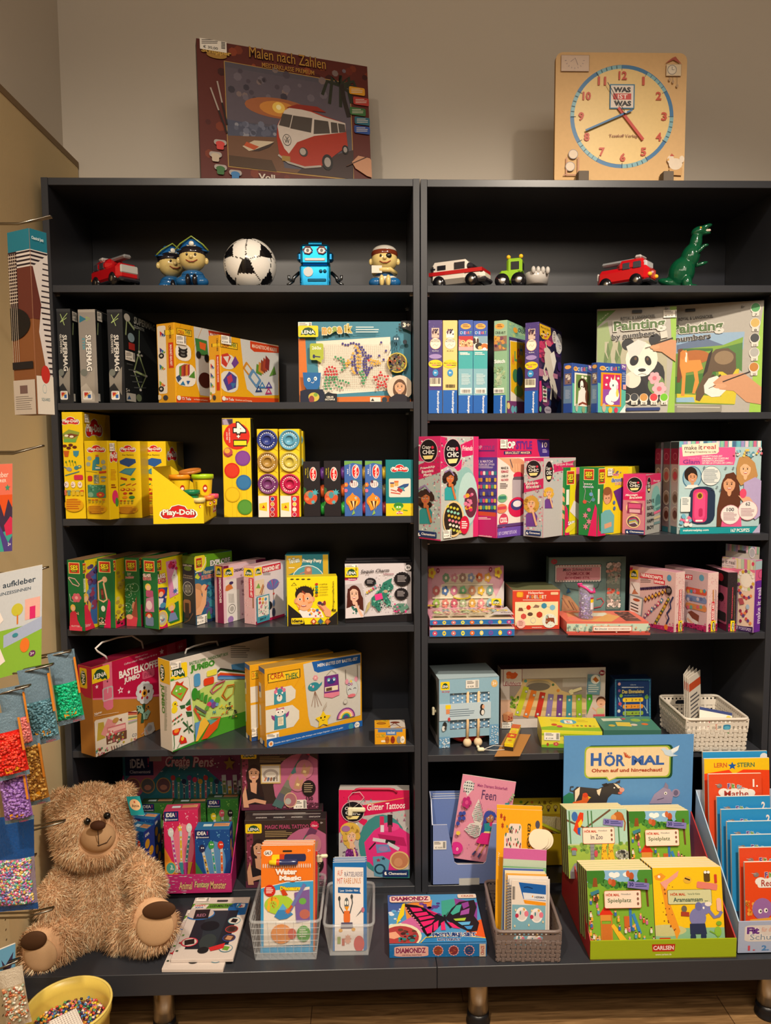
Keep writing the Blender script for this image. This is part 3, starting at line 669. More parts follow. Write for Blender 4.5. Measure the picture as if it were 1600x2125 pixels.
a.R(980,270,1042,362,'c8b0a0');a.DT(985,275,1038,355,14,9,['5c3a4c','a08878','3c3048'],7)
a.e(1008,415,46,54,'d8a080');a.e(1008,415,42,50,'e8dcc8');a.t('FARBEN',1008,380,50,10,'k');a.L([985,430,1000,410,1015,432,1030,410],3,'a08868')
a.t('30 x 30 cm',1008,482,50,10,'w');a.e(1005,528,48,22,'9a84b8');a.e(1008,600,58,36,'e8c42a');a.t('Malen nach Zahlen',1008,592,90,13,'k');a.R(975,605,1015,618,'c87a6a');a.e(1000,673,27,32,'3a8ac0');a.t('9+',1000,673,24,20,'w',b=.03)
a.R(950,718,1045,796,'e8dcc4');a.bars(956,722,1040,775,12);ravens(a,940,1065,0,0,826,1040)
r=c.art('right');r.R(1060,200,1290,1045,'2c2448');r.DT(1075,330,1270,960,60,26,['4a2c5c','2c3c6c','1c1c3c','7a3c6c','23204c'],3)
r.DT(1080,360,1180,560,20,24,['c83c6c','d8607c','8a2c5c'],9);r.P([1070,620,1240,680,1240,720,1070,690],'b87a98')
r.P([1078,220,1175,262,1180,320,1150,368,1105,360,1080,320],'e0b428');r.t('Malen nach Zahlen',1130,268,80,18,'3c2418',14);r.DT(1095,285,1165,345,14,7,['c8505c','3c2418','e8e0c8'],3)
r.e(1210,345,20,56,'e8e0d8');r.LN(1198,300,1222,390,6,'2c2c4c',.4);r.e(1250,405,30,92,'d8d8dc');r.DT(1230,330,1270,480,30,6,['9aa0b0','f0ece4'],5)
U='d8d0c4'
r.P([1140,430,1165,455,1200,520,1215,600,1195,690,1215,740,1235,830,1225,905,1205,880,1195,780,1165,720,1145,640,1125,590,1118,520,1128,470],U)
r.P([1170,500,1205,470,1225,560,1205,650,1190,600],'f0ece4');r.L([1130,590,1115,640,1130,690],12,U);r.L([1150,700,1125,720,1105,700],12,U);r.L([1170,730,1185,800,1175,905],14,U);r.L([1138,440,1128,385],6,'f0e4c0');r.e(1128,462,14,22,U)
r.P([1062,740,1090,735,1098,900,1080,930,1062,900],'d83c78');r.P([1100,780,1140,800,1140,930,1105,925],'e0dcd0')
for i in G(4):r.e(1120,800+i*32,16,11,'8a3c5c' if i%2 else '2c4c3c')
r.e(1148,1000,32,34,'a8a0b0');r.t('CREART',1148,1000,48,14,'2c2448');r.e(1080,990,10,26,'6ab07a');r.P([1215,1040,1255,905,1280,900,1280,1040],'20407c');r.e(1252,610,18,42,'3c2c6c')
c.done('painting_set_box','purple paint-by-numbers box with a rearing white unicorn on its cover','box')
def small_creart(A,B,C,label,uni,**kw):
 c=box3('Z8',A,B,C,z,0,col='2b4c98',**kw);x0,x1=A[0],B[0];w=x1-x0;m=(x0+x1)/2;a=c.art()
 a.R(x0,A[1]+10,x1,A[1]+60,'3a4c88');a.e(m,A[1]+26,w*.36,14,'e0a85a');a.R(x0+w*.1,A[1]+70,x1-w*.1,A[1]+150,'6a5c68');a.DT(x0+w*.2,A[1]+80,x1-w*.2,A[1]+140,10,8,['d8d0c4','4a3c38','8a6a5c'],5)
 a.R(x0,A[1]+160,x1,790,'5c7a98');a.LN(x0+w*.2,A[1]+190,x1-w*.2,760,14,'a8b4c4',.3);a.R(x0,790,x1,870,'24448c')
 r=c.art('right');x0,x1,t=B[0],C[0],B[1];w=x1-x0;r.P([x0,640,x1,700,x1,870,x0,870],'5ab0a0');r.P([x1-w*.25,860,x1,790,x1,870,x1-w*.25,870],'e8e4e0')
 r.e(x0+w*.17,t+42,w*.11,17,'e0a85a');r.LN(x0+w*.1,t+34,x0+w*.24,t+50,2,'5c2c1c',.4);creart(r,x0+w*.52,t+46,w*.5,28);r.P([x1-w*.2,t,x1,t,x1,t+62,x1-w*.18,t+48],'7a5ca0');r.t('7+',x1-w*.1,t+32,w*.12,20,'w',b=.03)
 x2=x0+w*(.82 if uni else .97)
 r.R(x0+w*.1,t+76,x2,812,'e0921c' if uni else 'e8e0cc');r.R(x0+w*.17,t+88,x2-w*.05,800,'c02c5c' if uni else '6a8a4c')
 if uni:
  r.R(x0+w*.17,690,x2-w*.05,800,'8a4ca0');cx=x0+w*.52
  for q in((cx-42,605),(cx-48,655),(cx+38,610)):r.star(*q,12,12,'w')
  r.e(cx+6,655,32,36,'w');r.P([cx-18,630,cx-14,600,cx-2,625],'w');r.P([cx+4,620,cx+14,580,cx+18,622],'f0d890');r.e(cx+6,730,38,48,'w');r.e(cx-34,760,22,32,'w');r.e(cx-16,790,22,12,'w');r.e(cx,660,5,9,'2c3c4c',8);r.e(cx+30,672,8,20,'e8b8d0',8);r.e(cx+30,715,10,30,'e8c85a',8)
  r.e(x0+w*.2,820,14,32,'b8a890');r.e(x0+w*.42,838,14,22,'e0b43a');r.e(x0+w*.62,838,14,20,'c83c5c');r.LN(x0+w*.84,t+76,x1-6,t+150,6,'a8b8d8',.4);r.R(x0+w*.86,655,x1-6,690,'d8a0a0')
 else:
  cx=x0+w*.5;r.e(cx+8,740,34,70,'e8e0d8');r.e(cx,645,30,34,'3c2418');r.e(cx-4,655,12,30,'f0ece4');r.e(cx+28,668,12,34,'4a2c1c');r.e(cx-24,655,9,26,'1e1614');r.L([cx-20,700,cx-28,800],14,'e8e0d8');r.e(cx+34,740,14,50,'6b4430');r.L([cx-28,800,cx,785,cx+40,800],8,'8a4430');r.e(cx-4,668,5,5,'k',8)
  r.e(cx,600,9,10,'e8e0cc');r.e(cx+22,608,9,10,'e8e0cc');r.e(x0+w*.2,820,10,30,'a8b0a0');r.e(x0+w*.55,835,12,24,'8aa078');r.e(x0+w*.85,830,12,24,'c8c4b0')
 pass
 c.done('painting_set_box',label,'box','small paint by numbers boxes')
small_creart((103,503),(166,498),(306,516),'small blue paint-by-numbers box with a beagle puppy picture',0)
small_creart((304,498),(350,494),(556,508),'small blue paint-by-numbers box with a white unicorn on pink',1)
def pbn(L,R,y,D,label,panda):
 c=box2('Z8',L,R,z,y,D,'a8a49c',tilt=.03);a=c.art()
 g='7aa83c'
 if panda:
  a.P([345,125,480,118,345,240],'5c8a34');a.t('50 cm x 40 cm',395,165,80,12,'d8e4c0',-42)
  a.P([870,78,935,72,925,860,850,860,890,500],'8fb84a');a.P([345,250,420,200,480,520,345,520],'8a9c6c')
  a.R(395,340,845,800,'a8a48c')
  for x,y_,q in((420,350,1),(450,300,-1),(500,330,1),(400,420,1),(440,430,-1),(480,400,1),(510,440,-1),(780,560,1),(800,640,-1)):a.P([x,y_,x+26*q,y_+60,x+10*q,y_+130,x-8*q,y_+70],'5c7248' if q>0 else '74885a')
  a.rr(590,480,830,800,'2c2c30',90);a.e(610,700,90,110,'24262a');a.e(600,620,60,60,'d8d0c0')
  a.e(568,365,46,42,'26262a');a.e(760,330,42,46,'26262a');a.e(665,470,116,118,'ddd6c8');a.P([555,380,640,330,700,350,650,440,580,460],'cdc9c4')
  a.e(612,482,30,38,'1e1e22',rot=25);a.e(712,482,22,36,'1e1e22',rot=-20);a.e(622,468,10,12,'5c4434',9);a.e(708,470,9,12,'5c4434',9);a.e(668,556,30,13,'1e1e22');a.L([668,565,668,585,640,590],4,'3c3430');a.e(668,560,62,36,'e8e2d6');a.e(668,550,28,13,'1e1e22');a.L([640,585,668,575,700,582],4,'5c5048')
  a.e(770,655,60,70,'6c8a54');flower(a,758,608,46,'d8a0a8','c86a78',6);flower(a,792,685,52,'e0a8b0','c86a78',6)
  for x,cc in((555,'2c3434'),(612,'3c3f44'),(680,'c08a4a'),(752,'c83c44'),(826,'6cb82c')):a.e(x,752,32,34,'d8d0c4');a.e(x,746,27,27,cc);pass
  for x,n in((612,'18'),(680,'28'),(752,'31'),(826,'41')):a.R(x-22,778,x+24,800,'d8d0c4');a.t(n,x,791,22,17,'k')
  a.rr(550,820,798,842,'26366c',8)
  a.R(800,270,850,320,'c8c2b8',-10)
  X=[(740,388),(790,345),(880,330),(930,340),(925,500),(880,470),(810,420),(750,412)];a.poly(X,'c08a64');a.L([735,370,890,320],12,'2c2420');a.L([690,392,740,378],4,'2c2420');a.e(760,385,34,16,'c8946c')
 else:
  a.P([1555,45,1535,860,1440,860,1480,480,1520,240],'96c04c');pass
  a.P([760,380,1410,272,1335,800,760,790],'6a8a3c');a.P([760,300,1410,272,1398,400,760,440],'8aa8c4');a.P([920,370,1060,330,1130,320,1260,370,1260,400,920,420],'5c6e8c')
  a.P([930,400,1250,370,1400,310,1385,420,925,440],'7aa03c');a.P([940,395,1180,392,1180,410,940,425],'3c6a34');a.P([1200,400,1395,350,1390,560,1340,520],'4a7a3c');a.P([1220,560,1370,540,1340,795,920,780,920,720,1240,740],'c8b82c');a.P([900,600,1200,560,1230,700,900,720],'3c7030');a.P([915,750,1040,745,1050,782,915,782],'8ab0c8')
  a.e(1050,455,110,50,'a8622c');a.P([930,400,960,395,1000,480,940,640,920,640],'6b3a20')
  a.P([945,420,990,405,1005,480,1090,475,1110,540,1070,560,1080,640,1050,720,1030,718,1050,620,1040,560,985,570,975,735,950,735,958,600,940,520],'d08a3c');a.P([978,420,995,425,992,495,980,490],'e8dcd0');a.e(965,440,20,34,'c87c34')
  a.P([1080,660,1130,560,1150,450,1200,400,1290,390,1345,430,1348,540,1310,600,1250,560,1180,560,1150,640,1120,720,1085,775,1055,765,1060,700],'5c4a38');a.e(1260,460,70,50,'8a7458');a.P([1105,600,1150,430,1180,400,1140,560],'2c2420');a.e(1180,640,20,60,'4a3c30');a.e(1230,650,18,70,'3c3028')
  a.P([1115,660,1150,610,1210,590,1260,640,1280,690,1230,740,1170,745,1120,715],'e0dcd4');a.P([1180,640,1240,590,1400,570,1540,680,1540,800,1420,780,1330,700,1230,690],'c4906c');a.e(1230,665,50,18,'cc9a76');a.L([1150,682,1200,660],4,'k');a.L([1250,635,1445,562],9,'2c1c20')
  for y_,cc,n in((98,'4a9a5c','7'),(208,'c8a85a','8'),(318,'3c4044','10'),(422,'a8a8a4','20'),(528,'b87a34','25')):
   x=1488-(y_-98)*.03;a.rr(x-24,y_+20,x+26,y_+62,'d8d0c4',5);a.e(x,y_+4,38,38,'d8d2c8');a.e(x,y_,32,32,cc);a.t(n,x+2,y_+53,20,16,'k')
  a.rr(760,805,1240,856,'8a867c',8);a.L([920,815,1230,820],4,'d8d4c8')
 dx,dy=(0,0)if panda else(418,10)
 a.t('ROYAL & LANGNICKEL',638+dx,170+dy*.2,250,22,'3c3a38',-3,b=.02)
 for w_,h_,cc,ol in((370,92,'4f6a3c','d0ccc4'),):a.t('Painting',640+dx+8,232+dy*2,w_,h_,cc,-3,b=.03,ol=ol,olw=.06)
 a.t('by numbers',605+dx+(-30 if not panda else 0),304+dy*2.2,310 if panda else 340,50,'2c2a2c',-4,b=.03,ol='c8c4bc',olw=.03)
 a.rr(595+(385 if not panda else 0),118-(10 if not panda else 0),668+(385 if not panda else 0),140-(10 if not panda else 0),'151518',5);a.t('8+',845+(550 if not panda else 0),108-(14 if not panda else 0),24,20,'3c3a38')
 if panda:c.SK('front',822,118,925,172,'€ 11,95')
 c.done('painting_set_box',label,'box','large painting by numbers packs')
pbn((348,128,860),(925,74,858),(.112,.068),.012,'large painting-by-numbers pack with a panda cover',1)
pbn((760,100,855),(1556,38,848),(.128,.038),.012,'large painting-by-numbers pack with two grazing horses on its cover',0)
z=ZL[3]
def dough_box(A,B,C,label,kind,price=None,**kw):
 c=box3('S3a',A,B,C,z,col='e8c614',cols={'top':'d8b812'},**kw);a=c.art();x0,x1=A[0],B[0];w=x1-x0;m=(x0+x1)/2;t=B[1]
 if kind==0:
  pdoh(a,193,145,165,85);a.P([122,255,180,215,275,240,240,330,140,320],'8a9c3c');a.P([125,265,200,250,270,265,210,295],'7a4424');a.e(160,270,18,10,'e8dcc0');a.e(205,278,18,10,'e8dcc0');a.rr(135,300,245,328,'6aa84c',10)
  for q in((145,360),(197,352),(180,378),(232,370)):a.e(*q,20,13,'5c2418')
  a.P([133,402,185,402,176,455,145,455],'c05a1c');a.P([218,402,270,402,265,440,245,458,222,440],'3c86a0')
  for x in(160,190,215,240):a.ln([(x,485+abs(x-200)*.3),(x+8,535)],3,'4a7c2c');a.e(x-3,488+abs(x-200)*.3,7,10,'4a7c2c',8)
  a.L([128,540,165,555],9,'6c7c80');a.e(185,562,24,17,'8a949c',rot=20);a.e(248,550,20,16,'3c8090');a.e(275,540,18,14,'3c8090');a.e(275,540,9,7,'e8c614');a.L([150,618,275,582],8,'4a7c84');a.rr(228,612,306,655,'c82c4c',10)
  for x in(163,221,281):a.e(x,697,20,28,'e8dcd0');ph(a,x,697,12,['8a2430','c83c4c','5c1c24'],5,x)
  for x,cc in((152,'c86a4c'),(186,'6a9484'),(226,'c8ac3c'),(262,'a8a45c'),(300,'c84c2c')):a.R(x-16,745,x+16,758,cc);a.R(x-12,758,x+12,790,cc if x<200 else 'd8b42c')
  a.e(230,875,84,60,'d8a012');a.LN(165,825,295,920,5,'b85a14',.5)
  r=c.art('right');pdoh(r,400,215,155,200);r.P([500,90,580,110,580,320,480,320],'c8a830');r.LN(545,130,575,180,3,'c83c1c')
 elif kind==1:
  pdoh(a,420,390,165,80);
  for x,y in((361,468),(352,518),(482,500),(490,548)):a.e(x,y,19,19,'9aa89c')
  a.R(414,438,440,455,'c8602c');a.rr(414,455,448,520,'2c84a0',8);a.P([388,530,392,490,414,470,420,530,470,550,470,575,385,572],'3c8a94');a.R(415,545,455,560,'d8dcd0')
  a.L([333,578,430,592],3,'8a8a2c');a.R(447,580,510,597,'c8401c',-4);a.rr(348,620,388,668,'b82c34',12);a.R(400,612,446,688,'8a9474');a.DT(404,616,442,684,14,6,['c8c4a0','5c7454'],3);a.e(485,632,28,9,'7a9084');a.e(485,662,17,10,'9aa89c')
  a.R(350,700,505,810,'3c8468');a.DT(355,705,500,745,16,9,['6aa88c','2c6454'],5);a.e(375,785,24,22,'7aa88c');flower(a,462,785,36,'c8442c','e8b02c',7,24)
  for x,cc in((366,'6a7c2c'),(397,'c84c1c'),(428,'a82c24'),(460,'d8c020'),(490,'b83c2c')):a.R(x-13,826,x+13,834,cc);a.R(x-9,840,x+9,855,'a8942c')
  a.e(432,910,84,38,'d8a012');a.LN(365,888,500,955,5,'9c5a1c',.5)
  r=c.art('right');pdoh(r,572,450,70,160);r.LN(545,565,595,665,8,'c8841c',.4);r.LN(550,695,595,735,2,'8a3c1c',.6);r.e(585,805,26,60,'d82c6c');r.e(600,850,14,40,'3c8a3c')
 else:
  pdoh(a,m-4,388,145,74);a.t('Fun Factory',m,440,100,17,'5c3c14')
  a.P([m-75,490,m-20,464,m+62,475,m+68,505,m+5,543,m-70,515],'2c4a80' if kind==2 else '2458a0');a.P([m-80,590,m-25,555,m+72,553,m+25,620],'3c7c8c');a.P([m-65,590,m-22,564,m+58,560,m+18,608],'4a9098')
  a.L([m-65,640,m-10,655],20,'9c3424');a.e(m+42,650,22,11,'4a8c34');a.L([m-68,705,m-25,690],10,'3c8434');a.L([m-18,705,m+25,690],8,'b84c1c');a.L([m+35,705,m+70,688],7,'b84c1c')
  for i,(x,cc)in EN(((m-45,'b82c1c'),(m,'b8501c'),(m+45,'c8781c'))):a.e(x,740,20,12,cc);a.e(x-4,738,11,7,'e8c614')
  a.e(m-25,774,18,10,'c8401c');a.e(m+24,773,17,9,'5c2418');a.e(m-25,808,22,12,'e08c1c');a.e(m+34,808,26,14,'3c8434')
  for i in G(4):a.R(m-70+i*32,834,m-48+i*32,842,('b82c1c','c8501c','8a9c2c','3c7c34')[i]);a.R(m-66+i*32,848,m-52+i*32,864,'a8942c')
  a.e(m,915,88,38,'d8a012');a.LN(m-80,895,m+80,955,5,'9c5a1c',.5)
  if kind==3:
   r=c.art('right');pdoh(r,1080,440,90,150);r.P([1120,330,1180,330,1180,560,1130,520],'8a7c54')
 if price:c.SK('right',*price)
 c.done('play_dough_box',label,'box','tall yellow play dough boxes')
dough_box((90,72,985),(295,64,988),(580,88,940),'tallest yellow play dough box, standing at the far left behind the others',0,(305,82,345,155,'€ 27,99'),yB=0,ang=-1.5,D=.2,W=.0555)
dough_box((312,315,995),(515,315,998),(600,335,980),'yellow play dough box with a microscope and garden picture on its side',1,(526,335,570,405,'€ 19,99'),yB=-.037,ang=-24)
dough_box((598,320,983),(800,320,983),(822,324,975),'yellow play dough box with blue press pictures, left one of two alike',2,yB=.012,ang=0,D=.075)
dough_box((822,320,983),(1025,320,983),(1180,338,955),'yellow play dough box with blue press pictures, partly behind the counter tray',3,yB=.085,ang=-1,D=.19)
q=box3('S3a',(905,535,1038),(1350,560,1036),(1480,560,975),z,yB=-.155,ang=3,D=.215);TM,W_,D_=q.M,q.W,q.D
tray=empty('counter_tray','yellow cardboard counter tray of play dough pots with one slanted side','display tray',TM)
mb=MB();t_=.002;Hh=.143;Lh=.044
mb.prism([(0,0),(W_,0),(W_,Lh),(0,Hh)],t_,'ecc918','print',((0,0,0),(1,0,0),(0,0,1)),'d8b010')
mb2=MB();mb2.prism([(0,0),(W_,0),(W_,Lh),(0,Hh)],t_,'d9ba1a','print',((0,D_,0),(1,0,0),(0,0,1)),'c8a848')
mb3=MB();mb3.box((0,0,0),(.002,D_,Hh),'c8a41a','print',0,{'top':'a88a60'});mb3.box((0,0,0),(W_,D_,.002),'c8a41a')
mb4=MB();mb4.box((W_-.002,0,0),(W_,D_,Lh),'ecc918','print')
a=Art(mb,(0,-.002,Hh),(W_,0,0),(0,0,-Hh));pdoh(a,.5,.81,.76,.3);
a=Art(mb4,(W_,0,Lh),(0,D_,0),(0,0,-Lh));pdoh(a,.82,.5,.26,.6)
for n,q in(('slanted_side_panel',mb),('far_side_panel',mb2),('back_panel',mb3),('front_lip',mb4)):q.bd(n,tray)
def pot(x,y,zz,lid,label,s=1,rot=(0,0),band=1,body='e8c41c',mk=1):
 o=empty('dough_pot',label,'pot',tray.matrix_world@TR(x,y,zz,0,rot[0],rot[1]),'play dough pots in the counter tray')
 m1=MB();h=.052*s;r1,r2=.023*s,.0275*s
 m1.lathe([(0,0),(r1,0),(r1*1.01,.002),(r2,h)],body,'pl',n=28)
 for k in G(6):
  an=-2.1+k*.01
 m1.bd('pot_body',o)
 m2=MB();m2.lathe([(r2+.0012,h-.004),(r2+.0028,h-.004),(r2+.003,h+.006),(r2+.0015,h+.0075),(r2*.86,h+.0075),(r2*.84,h+.0055),(0,h+.0055)],lid,'pl',n=28);k=m2.bd('lid',o);
 if mk:
  m3=MB()
  for k in G(9):a0=-2.2+0*k;m3.add([((r1+.0052*(.35+.05*k)*s+.0009)*cos(t),(r1+.0052*(.35+.05*k)*s+.0009)*sin(t),h*(.35+.05*k))for t in(a0,a0+.25,a0+.25,a0)][:2]+[((r1+.0052*(.37+.05*k)*s+.0011)*cos(t),(r1+.0052*(.37+.05*k)*s+.0011)*sin(t),h*(.365+.05*k))for t in(a0+.25,a0)],[(0,1,2,3)],'4c3a14')
  for t0,cc,rr_,hh in((-1.15,'b8281c',.26,(.2,.62)),(-1.15,'f0e4d8',.16,(.34,.5))):
   vs=[]
   for k in G(10):
    tt=t0+rr_*cos(k*.628)*1;hz=h*((hh[0]+hh[1])/2+(hh[1]-hh[0])/2*sin(k*.628));rd=r1+(r2-r1)*hz/h+(.0009 if cc[0]=='b' else .0014);vs.append((rd*cos(tt),rd*sin(tt),hz))
   m3.add(vs,[tuple(G(10))],cc)
  m3.bd('printed_label',o)
 return o
def potpx(x,y,wd,Y,lid,label,**kw):
 px,py=zp('S3a',x,y);p=aty(px,py,Y);s_=wd/4.21/FPX*depth(p)/.061;l=TM.inverted()@V3([F_(t)for t in p]);zz=max(l.z-.0595*s_,.0025)
 pot(l.x,l.y,zz,lid,label,s=s_,**kw)
potpx(1150,612,190,-.092,'e8921c','yellow dough pot with an orange lid standing up at left in the tray')
potpx(1347,608,190,-.088,'a8d01c','yellow dough pot with a lime green lid at right in the tray')
_p=aty(*zp('S3a',1240,585),-.075);mb=MB();mb.lathe([(0,.004),(.024,.004),(.026,.008),(.0285,.0075),(.029,0),(.0275,0),(.0265,.003),(0,.003)],'b8702c','pl',n=28)
tag(mb.bd('pot_lid',world=TR(_p[0],_p[1],F_(_p[2])-.003,0,.16,-.1)),'loose brown orange pot lid lying across the two upright dough pots','lid')
potpx(1252,752,140,-.138,'14784a','small green tub between the two upright pots in the tray',body='127a48',mk=0)
potpx(1318,826,100,-.146,'ecd98a','dough pot with a cream lid low at the front of the tray')
potpx(1405,808,80,-.128,'e07a3c','dough pot with an orange lid low beside the cream lidded one')
potpx(1440,792,85,-.088,'e8486a','dough pot with a pink lid low at the far end of the tray')
c=box3('S3b',(75,68),(295,66),(318,70),z,.006,ang=-2,D=.055,col='e6c41e',cols={'right':'2a2c20'});a=c.art()
for x in(150,185,222,262):a.L([x,90,x+8,828],2,'c8a41a')
a.R(78,70,160,118,'6a5a7c');a.P([82,80,110,70,130,118,90,118],'a89ab0');a.P([120,80,155,75,160,112,135,115],'3c3048')
a.e(190,205,102,104,'cf2a1c');a.t('4',212,143,82,90,'w',90,b=.05,ol='201818',olw=.07);a.t('+',204,207,26,26,'w',90,b=.05,ol='201818');a.t('1',218,258,34,96,'f0dc2a',90,b=.03,ol='201818',olw=.04)
a.t('UNE PIÈCE OFFERTE',136,200,110,12,'w',90);a.t('LOSE FREE',116,205,60,10,'w',90)
a.e(124,330,36,38,'b84a4c');a.e(118,318,22,20,'e0a83c');a.L([95,340,125,362,158,345],10,'8a2c3c')
for x,y,cc in((238,375,'7a3c90'),(155,470,'cf2a1c'),(246,562,'2c6aa0'),(160,655,'dcb81c'),(256,752,'4c8c2c')):a.e(x,y,59,59,cc if cc!='dcb81c' else 'd0a818',28);a.e(x,y,52,52,cc,28);a.e(x,y,48,48,{'7a3c90':'84469a','cf2a1c':'d63a24','2c6aa0':'3676ac','dcb81c':'e2c020','4c8c2c':'56963a'}[cc],28)
c.done('play_dough_box','tall narrow yellow play dough carton printed 4+1 with five coloured discs','box')
def four_pack(x0,x1,t,cs,label,mc,y=0,D=.062,front=1):
 c=box3('S3b',(x0,t),(x1,t),(x1+14,t),z,y,ang=0,D=D,col='e2c41e');a=c.art();w=x1-x0;m=(x0+x1)/2
 kx=c.W/w
 if front:
  a.R(x0,665,x1,835,'e4ded4');a.R(x0+w*.6,665,x1,835,'c4242c');a.P([x0+w*.12,725,x0+w*.5,715,x0+w*.5,785,x0+w*.12,775],'e8c42a');a.t('4',x0+w*.33,750,26,22,'b8281c',90,b=.03)
  for i,cc in EN(mc):a.e(x0+w*.76,690+i*40,w*.1,17,'e8e0d8');a.e(x0+w*.76,690+i*40,w*.085,14,cc)
  for y_ in(310,480,650):a.L([x0,y_+8,x0+w*.15,y_-8,x1-w*.15,y_-8,x1,y_+8],3,'b89414')
 p=c.mb;
 for i,cc in EN(cs):
  px,py=zp('S3b',m,235+i*170);zz=F_(aty(px,py,y)[2])-z;r=c.W*.5
  q=MB();q.lathe([(0,-.0015),(r*.37,-.0015),(r*.4,-.006),(r*.52,-.006),(r*.54,-.0035),(r*.82,-.0035),(r*.86,-.007),(r*.97,-.0065),(r*1,-.004),(r*1,.004),(0,.004)],cc,'pl',(c.W/2,0,zz),36,'y')
  q.mat=0
  for k in G(22):
   an=.28*k;
   if 0.1<(an%6.28)<6.2:
    ca,sa=cos(an),sin(an);rr_=r*.7;u=r*.06
    q.add([(c.W/2+(rr_-u)*ca-u*.7*sa*-1,-.0038,zz+(rr_-u)*sa+u*.7*ca*-1),(c.W/2+(rr_-u)*ca+u*.7*-sa,-.0038,zz+(rr_-u)*sa+u*.7*ca),(c.W/2+(rr_+u)*ca+u*.7*-sa,-.0038,zz+(rr_+u)*sa+u*.7*ca),(c.W/2+(rr_+u)*ca+u*.7*sa,-.0038,zz+(rr_+u)*sa-u*.7*ca)],[(0,1,2,3)],'e4e0dc')
  c.part('pot_lid',q,{'3':None}.get(cc))
 c.done('play_dough_pack',label,'box','four pot packs standing upright')
four_pack(345,505,150,('2e3c84','a8823c','74386e'),'upright pack of four dough pots with dark blue, brown gold and purple lids',('2c3c84','c8a03c','84386e','a82c2c'))
four_pack(516,675,150,('5a9cb8','c4b24c','b81c4c'),'upright pack of four dough pots with light blue, yellow and crimson lids',('7ab0c8','d8c84c','e0d8d0','b81c4c'))
four_pack(600,702,166,('5a9cb8','8ab0a4','c8b04c'),'dough pot pack hidden behind the light blue and crimson lidded one',('7ab0c8','d8c84c','e0d8d0','b81c4c'),.068,.06,0)
def sleeve(x0,x1,t,dark,label,lids):
 c=box3('S3b',(x0,t),(x1,t),(x1+8,t),z,.004,ang=0,D=.055,col='211c20' if dark else '3c62a8');a=c.art();w=x1-x0;m=(x0+x1)/2
 if dark:
  pdoh_v(a,x0+w*.6,497,w*.42,108);a.t('Frisch Fruity',x0+w*.28,490,80,9,'d8c82a',90);a.t('Shades',x0+w*.16,480,50,9,'d8c82a',90)
  a.P([x0,595,x0+w*.18,610,x0+w*.2,650,x0,655],'2c5c34');a.e(x0+w*.45,678,w*.4,54,'c8502c');a.e(x0+w*.3,650,w*.14,20,'b07858');a.e(x0+w*.45,660,w*.14,26,'4a8c94');a.e(x0+w*.25,690,w*.12,12,'e07848')
  a.star(x0+w*.72,640,w*.24,30,'4aa8b4',7);a.star(x0+w*.6,714,w*.16,20,'4aa8b4',7);a.P([x0,700,x0+w*.14,715,x0,760],'3c7c34')
 else:
  a.P([x0,t,x1,t,x1,t+30,m,t+15,x0,t+35],'6a9c4c');a.t('Creature kit',x0+w*.32,468,90,9,'e0e4ec',90);a.t('sea',x0+w*.2,478,40,9,'e0e4ec',90);pdoh_v(a,x0+w*.64,478,w*.42,108)
  for k in G(4):a.L([x0+w*.3+k*8,560+k*4,m,540+k*10,x1,556+k*18],3,'4c8c5c')
  a.e(m+6,575,w*.24,28,'e8dcd8');
  for k in G(4):a.L([m-16+k*14,556,m-20+k*14,594],4,'8a4858')
  a.R(m-18,545,m-2,566,'5c2c44');flower(a,x0+w*.1,580,18,'d8783c','e8b04c');a.e(x0+w*.1,625,w*.1,14,'d86a8c')
  a.e(m,705,w*.4,46,'e07820');a.P([m-50,700,m-5,640,m+35,690,m+40,720,m,770,m-20,780],'e8862a');
  for k,cc in EN(('e8b83c','3c2418','e8dcb0','3c2418','e8b83c')):a.P([m-38+k*16,705,m-24+k*16,705,m+2+k*3,772],cc)
  a.e(m+22,682,9,9,'w',10);a.e(m+23,682,5,5,'k',8);a.P([m-10,815,m+5,770,m+15,800],'8ab04c');pass
 for i,cc in EN(lids):
  px,py=zp('S3b',x1+10,t+95+i*135);p=aty(px,py,.03);q=MB();r=.0185
  q.lathe([(0,0),(r,0),(r,.01),(r*.9,.012),(0,.012)],cc,'pl',(c.W+.0003,.0275,F_(p[2])-z),24,'x');c.part('pot_lid',q)
 c.done('play_dough_pack',label,'box','small sleeve packs of dough pots')
sleeve(703,832,402,1,'black play dough sleeve with an orange fruit picture, left of the two black ones',('6a3c90','d05a2c','2ca03c'))
sleeve(862,992,396,1,'black play dough sleeve with an orange fruit picture, right of the two black ones',('6a3c90','e06a2c','3cb84c'))
sleeve(1020,1158,396,0,'blue play dough sleeve with an orange fish, left of the two blue ones',('c8a03c','a8843c','c83c4c'))
sleeve(1180,1312,396,0,'blue play dough sleeve with an orange fish, right of the two blue ones',('c8a82c','6a5c3c','8a2c34'))
c=box2('S3b',(1340,390,815),(1552,388,815),z,.004,.07,'14757c');a=c.art()
pdoh(a,1448,458,140,72);a.rr(1366,532,1533,676,'ddd0c4',10);a.R(1376,568,1404,600,'c89a4c');a.R(1374,562,1406,572,'3c3468');a.R(1408,556,1438,590,'c8a05c');a.R(1406,550,1440,562,'c8642c')
a.P([1430,600,1480,575,1520,570,1515,590,1480,610,1490,630,1455,625],'2c4c80');a.P([1445,605,1480,595,1485,625,1455,628],'3c9098');a.L([1380,618,1425,630],7,'b8382c');a.L([1380,640,1455,650],8,'c84c3c');a.R(1430,608,1470,635,'a83434',30)
